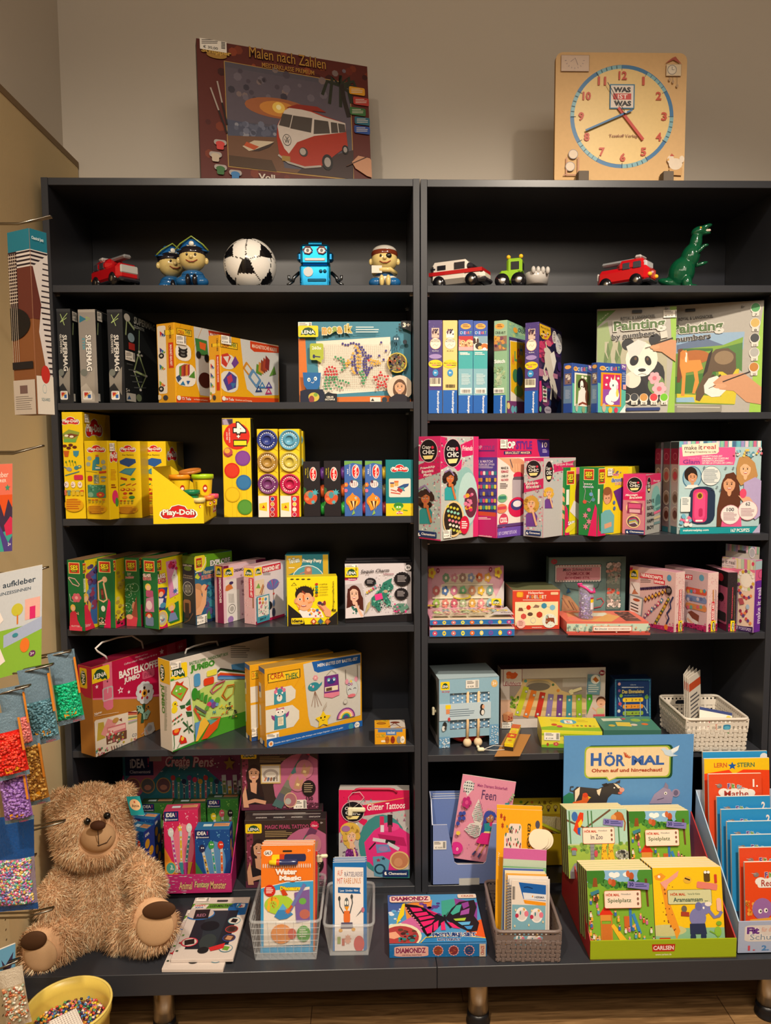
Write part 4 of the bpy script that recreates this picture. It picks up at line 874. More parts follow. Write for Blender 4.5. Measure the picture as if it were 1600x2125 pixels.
a.R(1340,724,1552,820,'e0c21c');a.e(1440,742,38,26,'3c8a34');a.R(1405,730,1475,740,'2f7a2c');a.e(1440,762,26,20,'7ab83c');a.e(1430,752,6,7,'w',8);a.e(1450,752,6,7,'w',8);a.L([1425,768,1440,774,1455,766],3,'6a2c1c');a.L([1405,780,1390,760],8,'3c8a34');a.L([1475,775,1510,780],8,'3c8a34');pdoh(a,1448,796,52,30)
c.done('play_dough_box','teal and yellow play dough box at the right end of its shelf','box')
z=ZR[3]
def triang(a,x0,y0,x1,y1,n,seed=1,k=7):
 r_=random.Random(seed);a.l+=a.STEP;s0=a.l
 for i in G(n):
  x,y=r_.uniform(x0,x1),r_.uniform(y0,y1);a.P([x-k,y+k,x,y-k,x+k,y+k],r_.choice(['7ab0b0','c86a7c','e8e4e0','9ab8b4','d88a98','8a5c74']));a.l=s0
def girl(a,cx,cy,k,skin,hair,shirt,curly=1):
 r_=random.Random(int(cx))
 a.P([cx-k*1,cy+k*4.2,cx-k*1,cy+k*2,cx-k*.4,cy+k*1.45,cx+k*.6,cy+k*1.5,cx+k*1.1,cy+k*2.3,cx+k*.9,cy+k*4.2],shirt)
 for i in G(22 if curly else 8):
  an=r_.uniform(0,6.28);a.e(cx+k*1*cos(an),cy+k*.1+k*1.15*sin(an),k*.5,k*.5,hair,9)
  if i%6==0:a.l-=3*a.STEP
 a.R(cx-k*.3,cy+k*.6,cx+k*.3,cy+k*1.6,skin);a.e(cx,cy,k*.72,k*.95,skin)
 a.P([cx-k*.75,cy-k*.1,cx-k*.55,cy-k*.9,cx+k*.2,cy-k*1.05,cx+k*.75,cy-k*.3,cx+k*.1,cy-k*.65],hair)
 for q in(-1,1):a.e(cx+q*k*.3,cy,k*.13,k*.1,'w',8);a.e(cx+q*k*.3,cy,k*.08,k*.09,'2c2c3c',7);a.L([cx+q*k*.12,cy-k*.22,cx+q*k*.46,cy-k*.24],k*.06,'3c2420')
 a.e(cx,cy+k*.5,k*.18,k*.09,'c83c4c',10);a.L([cx,cy+k*.05,cx+k*.06,cy+k*.3],k*.04,'b07050')
 a.L([cx+k*1,cy+k*4,cx+k*.7,cy+k*2.9,cx+k*.35,cy+k*1.5],k*.36,skin);a.e(cx+k*.35,cy+k*1.35,k*.26,k*.3,skin)
c=box3('S3c',(38,72,1003),(242,68,1022),(540,88,990),z,col='c82c68',cols={'top':'c0607c'},ang=-50,D=.15,yB=-.1);a=c.art()
a.R(30,300,245,1010,'a8b4b0');triang(a,40,80,240,960,170,2,9);a.P([40,330,240,250,240,400,38,470],'c01c58');cchic(a,130,202,80,104)
for i,s_ in EN(('Friendship','Bracelets','Mania')):a.t(s_,122,358+i*32,(135,110,75)[i],28,'w',-7,sh=.2)
girl(a,105,640,56,'b8683c','33201c','2c8a8c');a.L([45,555,100,520,150,585],12,'8a74a0');clem(a,118,972,180,58)
r=c.art('right');r.R(240,60,545,1025,'b4b8b4');triang(r,250,80,530,640,160,5,9);r.P([242,70,300,80,330,330,242,380],'c82060');r.P([420,150,540,95,540,240,440,262],'c82060');r.P([340,330,440,280,430,370,400,390],'d0246c');r.t('Friends',488,178,96,46,'w',-10,sh=.2)
r.e(470,640,110,290,'8ab8b4');r.e(495,640,90,240,'b0d0cc');r.e(520,680,60,140,'5c2c3c');r.DT(465,600,530,760,14,18,['c82c5c','e0a02c','d87898'],6)
cchic(r,352,222,78,128);girl(r,325,455,48,'c8703c','33201c','2c9ca0');r.L([275,400,320,375,360,430],10,'8a74a0')
r.e(355,830,98,168,'e0c088');r.e(352,830,86,150,'2c241c')
for i in G(6):
 for k in G(4):r.e(300+k*30+i*5,715+i*42+k*8,13,13,('c8c03c','8ac8b0','c8a83c','d87890','e0dcc8','b8b848')[i],8)
r.e(452,885,44,84,'c8183c');r.LN(425,850,480,925,4,'w',.5);r.L([430,200,435,860],.1,'w')
c.SK('right',258,930,332,1005,'€ 14,99');c.done('bracelet_set_box','tall pink bracelet-making box with a dark curly-haired girl, leftmost on its shelf','box')
c=box3('S3c',(532,95,1002),(766,92,1010),(1245,105,985),z,col='c0407c',ang=-50,W=.08);a=c.art()
a.R(515,90,770,262,'b8246c');a.t('POP',590,170,68,34,'c8a0b4',b=.03);a.t('STYLE',685,172,110,34,'7a3c80',b=.03);a.R(560,195,740,208,'5c2c74');a.R(515,262,770,770,'4c3a90');a.t('MIX & MATCH!',640,300,165,24,'e0d8e4');a.t('CRÉE PLEIN DE STYLES',640,325,195,20,'e0d8e4');a.LN(560,340,735,368,3,'c8c0d8',.4)
for i,y in EN((408,470,533,598,662,725)):
 for k in G(9):a.rr(530+k*26,y-18,552+k*26,y+18,[('c83c6c','e8dcd8','2c7c8c','c8a04c'),('c88a3c','2c2c6c','c8a03c'),('c8506c','3c8a7c','e0c84c','7a4c90'),('4c4c90','c8a84c','3c3c80'),('3c7cb0','d8507c','c8b04c'),('c8b04c','2c8a8c','a8c84c')][i][k%3],6)
a.R(515,762,770,800,'c84a30');a.R(515,800,770,1012,'b8246c');a.LN(560,815,720,840,2,'w',.4);a.t('youtube.com/coolmaker',628,985,190,18,'w')
r=c.art('right');r.R(766,90,1250,262,'c8285c');r.P([1130,100,1250,102,1250,290,1160,260,1140,200],'3c2c80');r.t('10',1200,148,46,48,'w');r.LN(1180,190,1225,225,3,'c8c0e0',.4)
r.t('POP',880,148,100,68,'w',b=.05,ol='8a1c50',olw=.05);r.t('STYLE',1010,150,150,78,'6a2c84',b=.05);r.R(826,205,1080,235,'2c2c68');r.t('BRACELET MAKER',955,220,230,22,'e8c89c',b=.02)
r.R(766,262,1250,880,'e0d8d0');r.P([770,265,930,270,1010,300,1010,420,930,400,860,330],'d8a480');r.e(950,340,70,70,'d09a74');r.L([880,280,905,360],8,'5c4c54')
for k in G(4):r.L([910+k*25,320,915+k*25,395],14,'dca880')
r.e(955,430,44,34,'c82848');r.rr(905,440,1010,600,'5c5460',20);r.P([900,470,1000,470,990,640,900,640],'a8a0a8');r.e(945,720,82,92,'c81c4c');r.e(940,700,55,50,'3c3c74');r.e(945,690,40,30,'e0dce0')
for i,s_ in EN(('MAKE &','REMAKE!','CRÉE ET','RECRÉE!')):r.t(s_,830,(360,393,433,467)[i],66,24,('3c3438','b82c4c')[i%2])
r.LN(785,500,860,555,4,'6c6468',.4);r.e(808,640,44,38,'7ab084');r.R(775,620,840,650,'2c7c6c');r.e(800,735,52,44,'d8845c');r.L([760,735,840,725],18,'c83c50');r.e(818,845,42,66,'c83c5c');r.t('COOL',818,840,66,50,'w',b=.04);r.R(742,858,1250,884,'5c3c74');r.R(738,890,1250,1010,'6a4ca8');r.t('1 KIT COFFRET ESTUCHE',850,957,175,30,'d0c4e8',-4)
c.SK('right',782,98,850,180,'€ 49,99');c.done('bracelet_set_box','large pink and violet bracelet maker box, second from the left on its shelf','box')
c=box3('S3c',(1012,272,1000),(1192,270,1008),(1568,290,985),z,col='c82c68',cols={'top':'b8506c'},ang=-50,D=.15);a=c.art()
a.R(1000,300,1195,1008,'b4b4b4');triang(a,1010,290,1190,940,130,8,9);a.P([1008,500,1192,455,1190,550,1005,590],'c01c58');cchic(a,1100,372,68,80);a.t('Rainbow',1085,500,120,28,'w',-5,sh=.2);a.t('Bracelets',1090,532,120,28,'w',-5,sh=.2)
girl(a,1080,690,50,'e0b088','c89a3c','6a3c8c');clem(a,1100,960,140,44)
r=c.art('right');r.R(1190,268,1570,1008,'b4b4b4');triang(r,1200,290,1560,470,60,4,9);r.P([1280,330,1560,275,1560,350,1290,400],'c82060');r.t('Rainbow Bracelets',1395,325,180,24,'e0b8c4',-6,sh=.2);r.e(1500,320,40,36,'6a5c54');cchic(r,1240,395,36,96);girl(r,1235,590,34,'e0b088','d8a83c','6a3c8c')
c.done('bracelet_set_box','mid-sized pink bracelet box with a blonde curly-haired girl on its spine','box')
c=box3('S3c',(1284,362,985),(1392,358,995),(1530,350,985),z,col='1c7a3c',ang=-49,D=.15,W=.024,yB=-0);a=c.art();ses(a,1330,428,82,92)
a.R(1280,480,1400,1000,'2c7c3c')
for i,cc in EN(('c8384c','d86a8c','d8c03c','c85a7c')):a.P([1292,480+i*80,1310,478+i*80,1392,560+i*80,1390,600+i*80,1330,560+i*80],'d89a70');a.e(1318,505+i*80,20,26,cc,rot=-30)
a.P([1270,1000,1275,840,1320,800,1370,850,1372,1000],'c81c4c');a.face(1310,915,28,'d89a7a','a83c3c',long=0)
r=c.art('right');r.R(1392,350,1440,700,'1c7a3c');r.P([1440,350,1500,350,1500,1000,1420,1000],'e0d01c');r.P([1490,350,1560,345,1560,990,1500,990],'d8648c');r.e(1520,620,40,150,'8a4c5c');ses(r,1440,450,72,130);r.P([1368,1000,1380,680,1410,740,1430,1000],'d01c5c');r.R(1398,560,1425,700,'e0e4dc');r.P([1430,760,1470,660,1530,700,1530,860],'e0d8d4');r.t('SAFE',1445,868,62,36,'w',-8,b=.05,ol='3c3c3c');r.e(1440,910,54,30,'e0cc3c',rot=-20)
c.done('craft_set_box','green and pink nail-painting set box with fingernails on its spine','box')
c=box3('S3d',(246,275,752),(378,272,762),(562,262,742),z,col='1c7a3c',cols={'top':'c8b81c'},ang=-49,D=.16);a=c.art();ses(a,314,322,72,78)
a.t('easy',310,392,60,14,'e8e4dc');a.t('diamonds',310,408,74,16,'e8e4dc',ol='3c6cb0');a.L([275,370,290,440,280,500,320,520,345,480,330,430],4,'9a94a0')
for x,y,cc in((330,462,'6a9cc8'),(285,515,'c8503c'),(345,500,'5c8a9c'),(315,572,'c86a90')):a.e(x,y,14,14,cc,10)
for x,y in((290,612),(315,655),(292,690)):a.star(x,y,22,26,'c87a8c',6)
a.P([305,762,360,530,385,600,378,762],'d01c5c')
r=c.art('right');r.R(378,270,425,420,'1c7a3c');r.P([425,262,690,262,690,760,400,740],'e4cc1c');ses(r,405,335,48,112);r.P([370,762,378,600,385,720,430,745,430,762],'d01c5c');r.R(370,425,388,530,'d8dcc8')
r.t('easy',505,325,44,22,'c83c5c',-14,b=.03,ol='w');r.t('diamonds',510,360,78,30,'3c6cb0',-14,b=.04,ol='w');r.t('STARS',520,387,46,16,'c82c3c',-10,ol='w')
r.e(444,470,34,60,'a8683c');r.e(440,490,24,42,'d8a07c');r.e(440,440,28,30,'8a5430');r.P([395,740,395,600,425,575,460,570,490,610,485,730],'6ab0b4');r.L([420,690,470,672],18,'d8a07c');r.e(432,490,4,4,'k',7);r.e(452,488,4,4,'k',7)
r.P([485,440,560,400,560,590,530,570],'5c2c80');r.DT(460,280,560,320,8,7,['5c6c8c','c8a03c','8a7c9c'],3);r.e(488,520,9,14,'3c6cb0',8);r.e(490,560,9,14,'3c6cb0',8)
c.SK('right',438,280,474,330,'€ 9,99');c.done('craft_set_box','green and yellow diamond sticker set box with a girl in a turquoise top','box')
c=box3('S3d',(600,268),(618,268),(690,266),z,.12,ang=-30,D=.12,W=.04,col='d8c41c',cols={'right':'d8c82c'});c.done('craft_set_box','yellow-green carton top peeking out behind the diamond sticker set','box')
c=box3('S3d',(556,316,745),(714,322,752),(822,312,732),z,col='c8306c',cols={'top':'b8405c'},ang=-44);a=c.art();a.P([560,480,714,440,712,500,556,525],'c82058');a.R(552,505,716,760,'c07884');cchic(a,637,395,52,52)
a.t('Message',615,468,85,20,'w',-5,sh=.2);a.t('Bracelets',645,484,90,18,'w',-5,sh=.2);a.e(635,560,60,48,'e0c08c');a.R(585,522,690,600,'8a2c50',2);a.R(595,530,680,560,'c84c7c');a.R(600,568,676,592,'d0a0ac');a.e(628,655,50,46,'e0c08c');a.e(628,655,43,38,'5c3c4c');
for k in G(4):a.L([598,640+k*10,640,630+k*10,660,655+k*8],6,('c83c6c','6ab0a8','e0c84c','d8d0d0')[k])
clem(a,640,728,140,30)
r=c.art('right');r.R(714,310,830,760,'a8a8a4');r.P([714,330,822,310,822,370,750,400,714,400],'c82c60');cchic(r,737,398,14,55);r.t('Message',790,368,46,20,'e0c0c8',-6,sh=.2);r.e(785,490,30,90,'7ab0ac');r.e(800,520,20,60,'4c8484')
for i,s_ in EN(('LOVE','ELECTION','ESMELL','HAPPY','BOY')):r.t(s_,748,510+i*46,50,26,'2c2c30',-6,b=.03)
for i in G(4):r.L([770,560+i*36,820,535+i*40],7,('7ab0a8','d86a8c','c8b890','6a8c90')[i])
c.done('bracelet_set_box','small pink message bracelets box with round pictures on its spine','box')
def glam(A,B,C,label,full=0,y=None,**kw):
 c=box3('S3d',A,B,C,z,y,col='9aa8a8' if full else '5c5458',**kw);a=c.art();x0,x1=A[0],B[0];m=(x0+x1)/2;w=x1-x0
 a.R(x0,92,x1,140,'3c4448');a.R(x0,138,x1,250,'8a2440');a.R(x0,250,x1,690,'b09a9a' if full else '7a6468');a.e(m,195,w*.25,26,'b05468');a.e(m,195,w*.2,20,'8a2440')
 for y_,q in((325,'b03c4c'),(485,'6a4438'),(600,'5c2c24')):a.e(m,y_,w*.42,52,'c8b4a8');a.e(m,y_,w*.38,46,'9c8078');a.e(m,y_+6,w*.25,30,q)
 a.R(x0,690,x1,745,'2c6470')
 if full:
  r=c.art('right');r.R(950,80,1535,130,'5ca0b0')
  for i in G(20):r.R(952+i*29,84,975+i*29,128,('6ab0c0','9a8cc0','d8c0cc','8ac0a0','c86a8c','e0dcd4','4a6c90')[i%7])
  r.R(950,130,1535,692,'a8c4c8');r.R(952,185,1335,255,'d85a90');r.P([952,130,1345,130,1345,220,1335,255,952,255],'d8588e')
  r.P([968,112,1225,96,1230,160,1215,175,975,195],'ecdcc4')
  for s_,x,ww,cc in(('make',1030,88,'4c3c3c'),('it',1100,26,'6a3c44'),('real',1165,84,'b83c44')):r.t(s_,x,133-(x-1030)*.04,ww,30 if s_!='it' else 34,cc)
  r.t('Bringing Creativity to Life',1100,164,220,15,'5c4444',-2);r.t("Snap'N",1050,208,80,22,'e47cac',b=.02);r.t('Glam',1035,232,120,32,'8a3c84',b=.03)
  for i,s_ in EN(('HAARSTYLING-SET','ENSEMBLE DE COIFFURE','HAARSTYLINGSSET','SET PER LO STYLING DEI CAPELLI')):r.t(s_,1110+(72,94,80,108)[i],193+i*16,(144,188,158,216)[i],12,'w')
  r.e(1040,342,68,80,'3c6c8c');r.e(1040,342,62,74,'8ab0c0');r.e(1030,320,46,52,'2c201c');r.face(1042,342,32,'c8906c','2c201c',long=0,ry=40);r.P([985,420,1010,395,1075,395,1100,420],'e0dcd8')
  r.e(1172,332,70,70,'5c6c74');r.e(1172,332,67,67,'d8dcd8');r.LN(1118,285,1226,385,11,'6c7c88',.4)
  r.rr(1018,408,1200,672,'24344c',60);r.rr(1042,425,1145,660,'c8386c',30);r.rr(1054,445,1130,640,'d84c80',26);r.e(1093,472,22,24,'c8a03c');r.e(1093,472,15,17,'5c4420');r.rr(1084,560,1112,620,'b82c5c',12);r.R(1062,642,1112,654,'e8e0dc')
  r.P([1250,400,1275,320,1330,305,1365,350,1380,480,1370,690,1210,690,1215,560],'5c3424');r.face(1300,392,42,'d09a74','5c3424',ry=56);r.P([1240,690,1255,600,1380,590,1385,690],'d85a8a')
  r.P([1350,270,1370,200,1430,190,1480,240,1500,330,1480,360,1380,400,1350,350],'b88a54');r.face(1412,285,38,'e0b48c','b88a54',ry=50,long=0);r.P([1400,380,1480,340,1530,370,1530,600,1480,640,1400,560],'b0a0c8');r.P([1360,470,1440,480,1500,560,1400,520],'d8a888');r.e(1395,455,24,34,'d84c6c')
  for cx,cy,n in((1305,605,'100'),(1428,575,'62')):r.e(cx,cy,70,70,'c8909c');r.e(cx,cy,66,66,'e4dcd8');r.t(n,cx,cy-36 if n=='100' else cy-46,52 if n=='100' else 32,26,'3c3c4c',b=.02);r.LN(cx-50,cy-15,cx+50,cy+45,6,'9c6c7c',.4)
  r.DT(1320,140,1530,190,26,11,['8ac0d0','e0dcd8','d86a7c','e0c060','5c94a8'],12);r.DT(955,600,1035,680,16,12,['e0dcd8','6aa8c0','d86a8c'],3);r.rr(955,480,1022,585,'d8dcd8',6);r.LN(965,490,1012,540,5,'5c6c74',.4)
  for q in((1120,270),(1272,275),(1325,275),(1180,425),(1210,410),(1235,430)):r.star(*q,13,14,'4c5c6c',4,.25)
  r.R(950,692,1535,745,'1c9098');r.t('makeitrealplay.com',1060,715,180,20,'w');r.t('167 PCS/PZS',1372,714,132,24,'w',b=.02);r.P([1455,735,1522,655,1535,655,1535,740],'b0a8c8')
 c.done('hair_styling_box',label,'box','hair styling boxes')
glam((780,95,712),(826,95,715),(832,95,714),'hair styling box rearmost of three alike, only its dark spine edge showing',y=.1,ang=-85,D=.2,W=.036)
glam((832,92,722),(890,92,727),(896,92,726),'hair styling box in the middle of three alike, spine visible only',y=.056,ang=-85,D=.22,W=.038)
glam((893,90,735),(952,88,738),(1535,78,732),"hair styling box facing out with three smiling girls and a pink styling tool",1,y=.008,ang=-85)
z=ZL[4]
def blob(a,pts,col):a.poly(pts,col)
def ses_box(A,B,C,label,kind,group='green craft boxes',**kw):
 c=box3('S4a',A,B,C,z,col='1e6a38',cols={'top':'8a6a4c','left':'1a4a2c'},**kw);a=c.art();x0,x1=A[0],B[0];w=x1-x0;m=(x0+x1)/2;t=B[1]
 ses(a,m-w*.02,t+66,w*.72,98)
 r=c.art('right');y0=B[0];y1=C[0];W=y1-y0;bt=B[2]
 if kind==0:
  a.L([95,285,150,300,190,350,180,365,130,345,92,290],7,'d8a8a0');flower(a,165,465,42,'c85c6c','e0a0a0',6);a.L([105,430,115,490,140,500],6,'9ab0a0')
  a.P([105,740,110,600,135,575,165,590,175,660,215,740],'c82c44');a.e(135,552,22,30,'e0b850');a.e(137,560,14,20,'e8b898');a.L([165,600,185,610,178,588],7,'e8b898');a.R(95,715,215,752,'d84058');a.t('GLITTER',158,712,76,14,'e8c8c8')
  r.R(y0,t,y0+50,bt,'1e6a38');r.P([y0+20,t,y1,t-60,y1,bt,y0+40,bt],'dcc81c');r.P([265,250,340,170,345,690,275,700],'3c68a8');r.DT(262,180,335,560,26,22,['6c4c84','8a3c5c','5c84b8','4c3c74'],8)
  ses(r,222,208,44,92);r.R(203,300,240,420,'d8e0cc');r.LN(206,305,238,415,10,'5c7c5c',.4)
  r.P([205,752,215,560,240,520,275,545,290,640,330,740,330,752],'d8284c');r.e(240,465,26,42,'e0b850');r.e(243,475,15,26,'e8b898');r.P([262,480,290,520,280,590,262,560],'d8a848');r.t('Glitter',255,705,66,28,'e8b8c0',-8,sh=.3)
 elif kind==1:
  a.L([350,330,358,480,400,500,430,480,400,340,420,295,350,330],14,'dcb088');a.P([372,385,395,385,410,470,385,480],'5c2c24');a.R(378,400,398,440,'8a3c34');a.e(410,305,22,26,'dcb088')
  a.e(398,560,18,26,'e0dccc');a.star(378,612,24,28,'c86c5c',6);a.R(350,640,440,680,'1c4c2c');a.DT(350,635,440,700,20,6,['e0c8a0','c85c4c','e8dcc8'],6);a.P([405,735,445,470,462,500,465,735],'d01c54');a.LN(355,680,425,705,2,'e8d8b0',.5)
  r.P([500,t+4,590,t-20,590,bt,500,bt],'e0d01c');r.DT(520,240,585,620,22,16,['c8b448','b89c3c','dcc874'],4);ses(r,476,188,60,98);r.R(448,265,487,420,'b8ccb0');r.LN(452,270,485,415,11,'4c7c54',.4)
  r.P([445,735,447,465,490,520,495,640,550,660,588,640,588,735],'d01c54');r.DT(485,610,570,690,24,9,['2c2418','c8a84c','5c4c2c'],3)
 elif kind==2:
  a.t('DIY',625,258,34,22,'d8ccb8');a.t('Armbänder',628,285,76,22,'c82c44',-4,ol='e0d0d0');
  for q in((630,380,36),(670,375,40),(615,430,34),(612,545,36)):a.ring(*q[:2],q[2],q[2],'7ab08c','1e6a38')
  a.DT(590,330,690,600,26,5,['a8d0b0','d8e0c0','7ab08c'],5);a.e(672,540,22,40,'c88a6c');a.P([640,640,690,450,700,640],'8a4434');a.P([605,720,605,640,660,625,700,640,690,720],'c83c4c');a.e(630,630,30,22,'d8987c')
  r.P([715,110,870,90,870,130,715,130],'dcc43c');ses(r,708,165,42,90);r.ring(702,330,24,60,'5c8c70','164a2c');r.R(685,530,740,725,'b81c4c');r.R(700,440,722,480,'1a4a2c')
 else:
  a.t('GLASS',778,268,68,26,'w',-3,ol='b8243c',b=.04);a.t('BEADS',782,298,72,28,'b8243c',-3,ol='e8e0d8',b=.04)
  a.e(790,372,26,32,'e0c050');a.e(792,378,17,22,'e8b898');a.rr(772,400,835,460,'b04c74',12);a.P([775,470,838,455,845,590,765,585],'b87898');a.e(800,530,26,40,'e0c8cc');a.e(798,620,30,28,'b8301c');a.rr(770,630,840,710,'6a7c9c',14);a.e(800,625,16,18,'e8b898')
  r.P([875,130,1090,85,1090,bt,870,bt],'e4d41c');r.DT(885,110,1080,680,30,5,['b8a020','a88c2c'],5);r.R(845,125,885,340,'1e6a38');ses(r,873,185,66,96)
  r.t('GLASS',893,278,88,42,'w',-6,b=.05,ol='b8243c',olw=.06);r.t('BEADS',900,316,88,44,'b8243c',-8,b=.05,ol='f0e8d8',olw=.06);r.t('activity',912,335,50,12,'3c5c9c',-8)
  r.P([940,150,1030,125,1050,430,975,470],'d88cb8');r.P([990,290,1020,210,1045,280,1050,420,1020,430,1000,330],'e8e4e0');r.DT(970,150,1035,240,12,14,['c82c5c','8a2c74','d85c8c'],7);r.star(1022,405,26,30,'4c6cb0',7);r.e(1012,268,5,4,'k',6)
  r.P([855,380,955,372,935,570,840,570],'2c3c80');r.e(895,420,38,34,'d8301c');r.e(898,435,20,24,'eab898');r.P([870,470,920,470,905,540,880,550],'e0d8e8');r.e(915,530,26,24,'4a90b0');r.star(865,545,18,22,'e06a8c');r.e(940,458,10,10,'e8b898',8)
  r.P([930,560,1050,490,1060,660,980,690,940,640],'2c7c3c');r.e(990,545,32,38,'e8c43c');r.e(990,555,20,24,'eab898');r.e(995,590,14,14,'c8243c');r.P([960,680,975,600,1020,590,1045,650],'7a8cb8')
  r.P([835,735,840,572,930,575,960,735],'c81c54');r.e(908,645,50,72,'ecd420');r.e(908,645,42,62,'c8b08c');r.e(905,650,30,40,'b8c0b8');r.DT(885,630,930,680,9,8,['c84c5c','e0dcc8','5c8cb0'],3)
 c.done('craft_set_box',label,'box',group)
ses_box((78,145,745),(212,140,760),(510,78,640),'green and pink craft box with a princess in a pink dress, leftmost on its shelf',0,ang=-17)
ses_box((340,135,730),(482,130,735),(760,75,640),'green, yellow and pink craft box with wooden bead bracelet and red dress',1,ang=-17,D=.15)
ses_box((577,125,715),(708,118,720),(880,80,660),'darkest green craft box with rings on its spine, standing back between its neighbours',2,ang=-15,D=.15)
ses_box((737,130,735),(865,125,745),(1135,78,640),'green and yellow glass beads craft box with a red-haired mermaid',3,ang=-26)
c=box3('S4a',(1085,108,700),(1190,105,708),(1520,62,590),z,col='2c2c30',cols={'top':'5c7c1c','right':'2c6488'},ang=-33);a=c.art()
a.R(1085,100,1190,170,'5c7c24');a.t('EXPLORE',1132,183,78,16,'c8c8b8',b=.03);a.e(1135,210,34,20,'6a8434');a.t('Fibonacci',1137,272,72,14,'b8a480');a.t('Kaleidoskop',1137,292,82,14,'b8a480');a.e(1138,385,44,62,'a8a49c');a.e(1138,385,40,57,'3c3c3c')
for k in G(8):a.e(1138+22*cos(k*.785),385+32*sin(k*.785),9,12,'8a867c' if k%2 else '6c6a60')
a.e(1138,385,14,20,'6c6a5c');a.rr(1100,480,1165,600,'8a5c40',20);a.R(1115,510,1150,640,'3c2c24');a.L([1100,690,1150,660,1185,600],10,'5c4434')
r=c.art('right');r.P([1190,100,1525,55,1525,150,1280,200,1190,210],'5f9c1c');r.R(1190,60,1222,200,'2c7c3c');r.e(1240,160,60,82,'e8dc2c');ses(r,1232,160,56,90);r.L([1200,245,1255,225,1288,160,1290,110],7,'e8e4d8')
r.t('EXPLORE',1418,148,176,50,'e8e4e0',-9,b=.05,ol='3c4c4c',olw=.05);r.P([1195,250,1525,150,1525,600,1195,700],'3c7ca8')if 0 else None
r.DT(1290,260,1500,600,40,26,['3a7ca0','4a6c94','2c5c84','5c4c7c','3c8494'],9);r.t('Fibonacci',1310,235,80,34,'e8d49c',-12,b=.02);r.t('KALEIDOSKOP',1345,272,180,34,'c82c34',-12,b=.03,ol='e8dcd0');r.P([1190,290,1215,250,1240,285,1225,305],'b8c43c');r.star(1240,260,20,26,'7a3c84',6)
r.e(1215,400,50,60,'b8865c');r.P([1192,380,1240,400,1260,460,1240,560,1195,600],'d0986c');r.P([1255,360,1290,350,1300,400,1290,520,1250,610,1200,620,1195,580,1240,540,1262,450],'dca67c');r.e(1275,380,26,34,'dca67c');r.L([1285,400,1310,350],12,'8a2c3c')
r.P([1290,640,1320,570,1340,660],'4c8434');r.R(1300,640,1400,700,'1c2c4c')
c.SK('right',1198,615,1295,692,'€ 11,99');c.done('craft_set_box','black and lime kaleidoscope set box showing an arm raised over a face','box')
def lena_box(A,B,C,label,kind,**kw):
 c=box3('S4b',A,B,C,z,col='d0a8ac',cols={'top':'c8a0a4','left':'a8848c'},**kw);a=c.art();x0,x1=A[0],B[0];w=x1-x0;r=c.art('right')
 if kind==0:
  a.R(x0,150,x0+w*.35,600,'b89098');a.R(x0+w*.35,150,x1+4,600,'7a1c44');lena(a,x0+w*.52,205,w*.7,80);a.t('DREAMCATCHER',x1-w*.28,348,190,w*.26,'e8dce0',90,b=.03)
  r.R(B[0],140,C[0],610,'d8b8c4');r.P([112,165,160,158,160,235,115,250],'7a1c44');lena(r,160,210,74,66,-4);r.t('DREAMCATCHER',268,185,130,22,'3c1c30',-6,b=.04);r.P([365,110,440,105,440,180,370,190],'6a1c40')
  r.rr(135,260,222,352,'d8d0cc',12);r.P([135,350,140,315,175,290,195,330,150,352],'c8743c');r.e(180,290,16,12,'3c2c5c');r.rr(145,345,245,585,'dcd8d4',10);r.ring(185,485,28,36,'4c4a4c','dcd8d4');r.e(185,485,15,20,'a8a4a0')
  for k in G(7):r.L([160+k*6,370,163+k*6,440],2,'8a8480')
  r.e(175,565,22,26,'9a74b0');r.R(150,585,290,600,'7a1c44');r.DT(245,220,285,560,10,9,['b8909c','9c7484'],2)
 else:
  triang(a,x0,180,x0+w*.9,590,60,3,2.5);lena(a,x0+w*.5,212,w*.88,66);a.R(x0+w*.52,255,x0+w*.95,400,'c8243c');a.t('DIAMOND ART',x0+w*.73,328,132,w*.22,'w',90,b=.03);a.L([x1-w*.1,400,x1-w*.08,480],8,'8a5c3c')
  r.R(B[0],130,C[0]+40,620,'d8ccd4');lena(r,384,203,56,62,-4);r.R(415,150,555,200,'c8243c',-6);r.t('DIAMOND ART',484,178,124,34,'w',-7,b=.04);r.LN(420,205,480,235,3,'6c6468',.4)
  r.e(495,300,46,40,'6a6cb0')
  for k in G(7):r.poly([(495,330),(452+k*14,262+abs(k-3)*8),(464+k*14,258+abs(k-3)*8)],('8a5ca8','4c8ab8','b05c84','6a5ca8')[k%4])
  r.L([498,330,500,470],4,'8a6c4c');r.e(500,370,7,8,'b83c3c');r.e(500,440,9,26,'6a84b8');r.e(500,510,12,34,'3c3c5c');r.rr(358,265,428,380,'dcc8b0',8);r.P([365,330,385,290,400,330],'7aa84c');r.L([420,300,395,370],8,'b8743c');r.L([425,310,405,378],6,'8a4434')
  r.e(468,460,20,32,'232026');r.P([355,585,580,520,580,600,355,610],'a81c4c')
  q=MB();b_=c.art('right',mb=q,lift=.0045);b_.mat='paper';b_.R(366,382,462,580,'3c8ca4');b_.R(374,390,455,535,'ded8d0')
  for i,cc in EN(('c8503c','e0b83c','4c8cb8','c83c5c','b88a4c','c8a0a8')):b_.e(388+(i%3)*22,410+(i//3)*28,9,12,cc)
  b_.DT(380,455,450,530,22,6,['8a8480','b8a0a8','6c9c8c','c87a94'],3);b_.t('2017',410,558,48,16,'1c1c24',b=.03);c.part('sample_card',q,'small card with paint dots printed 2017')
 c.done('craft_set_box',label,'box','pink craft boxes on the left case')
lena_box((52,165,595),(118,162,600),(440,105,520),'wine red and pink dreamcatcher craft box',0,ang=-34)
lena_box((272,175,605),(355,168,608),(590,120,540),'pale pink gem picture craft box with a small blue card on its front',1,ang=-32)
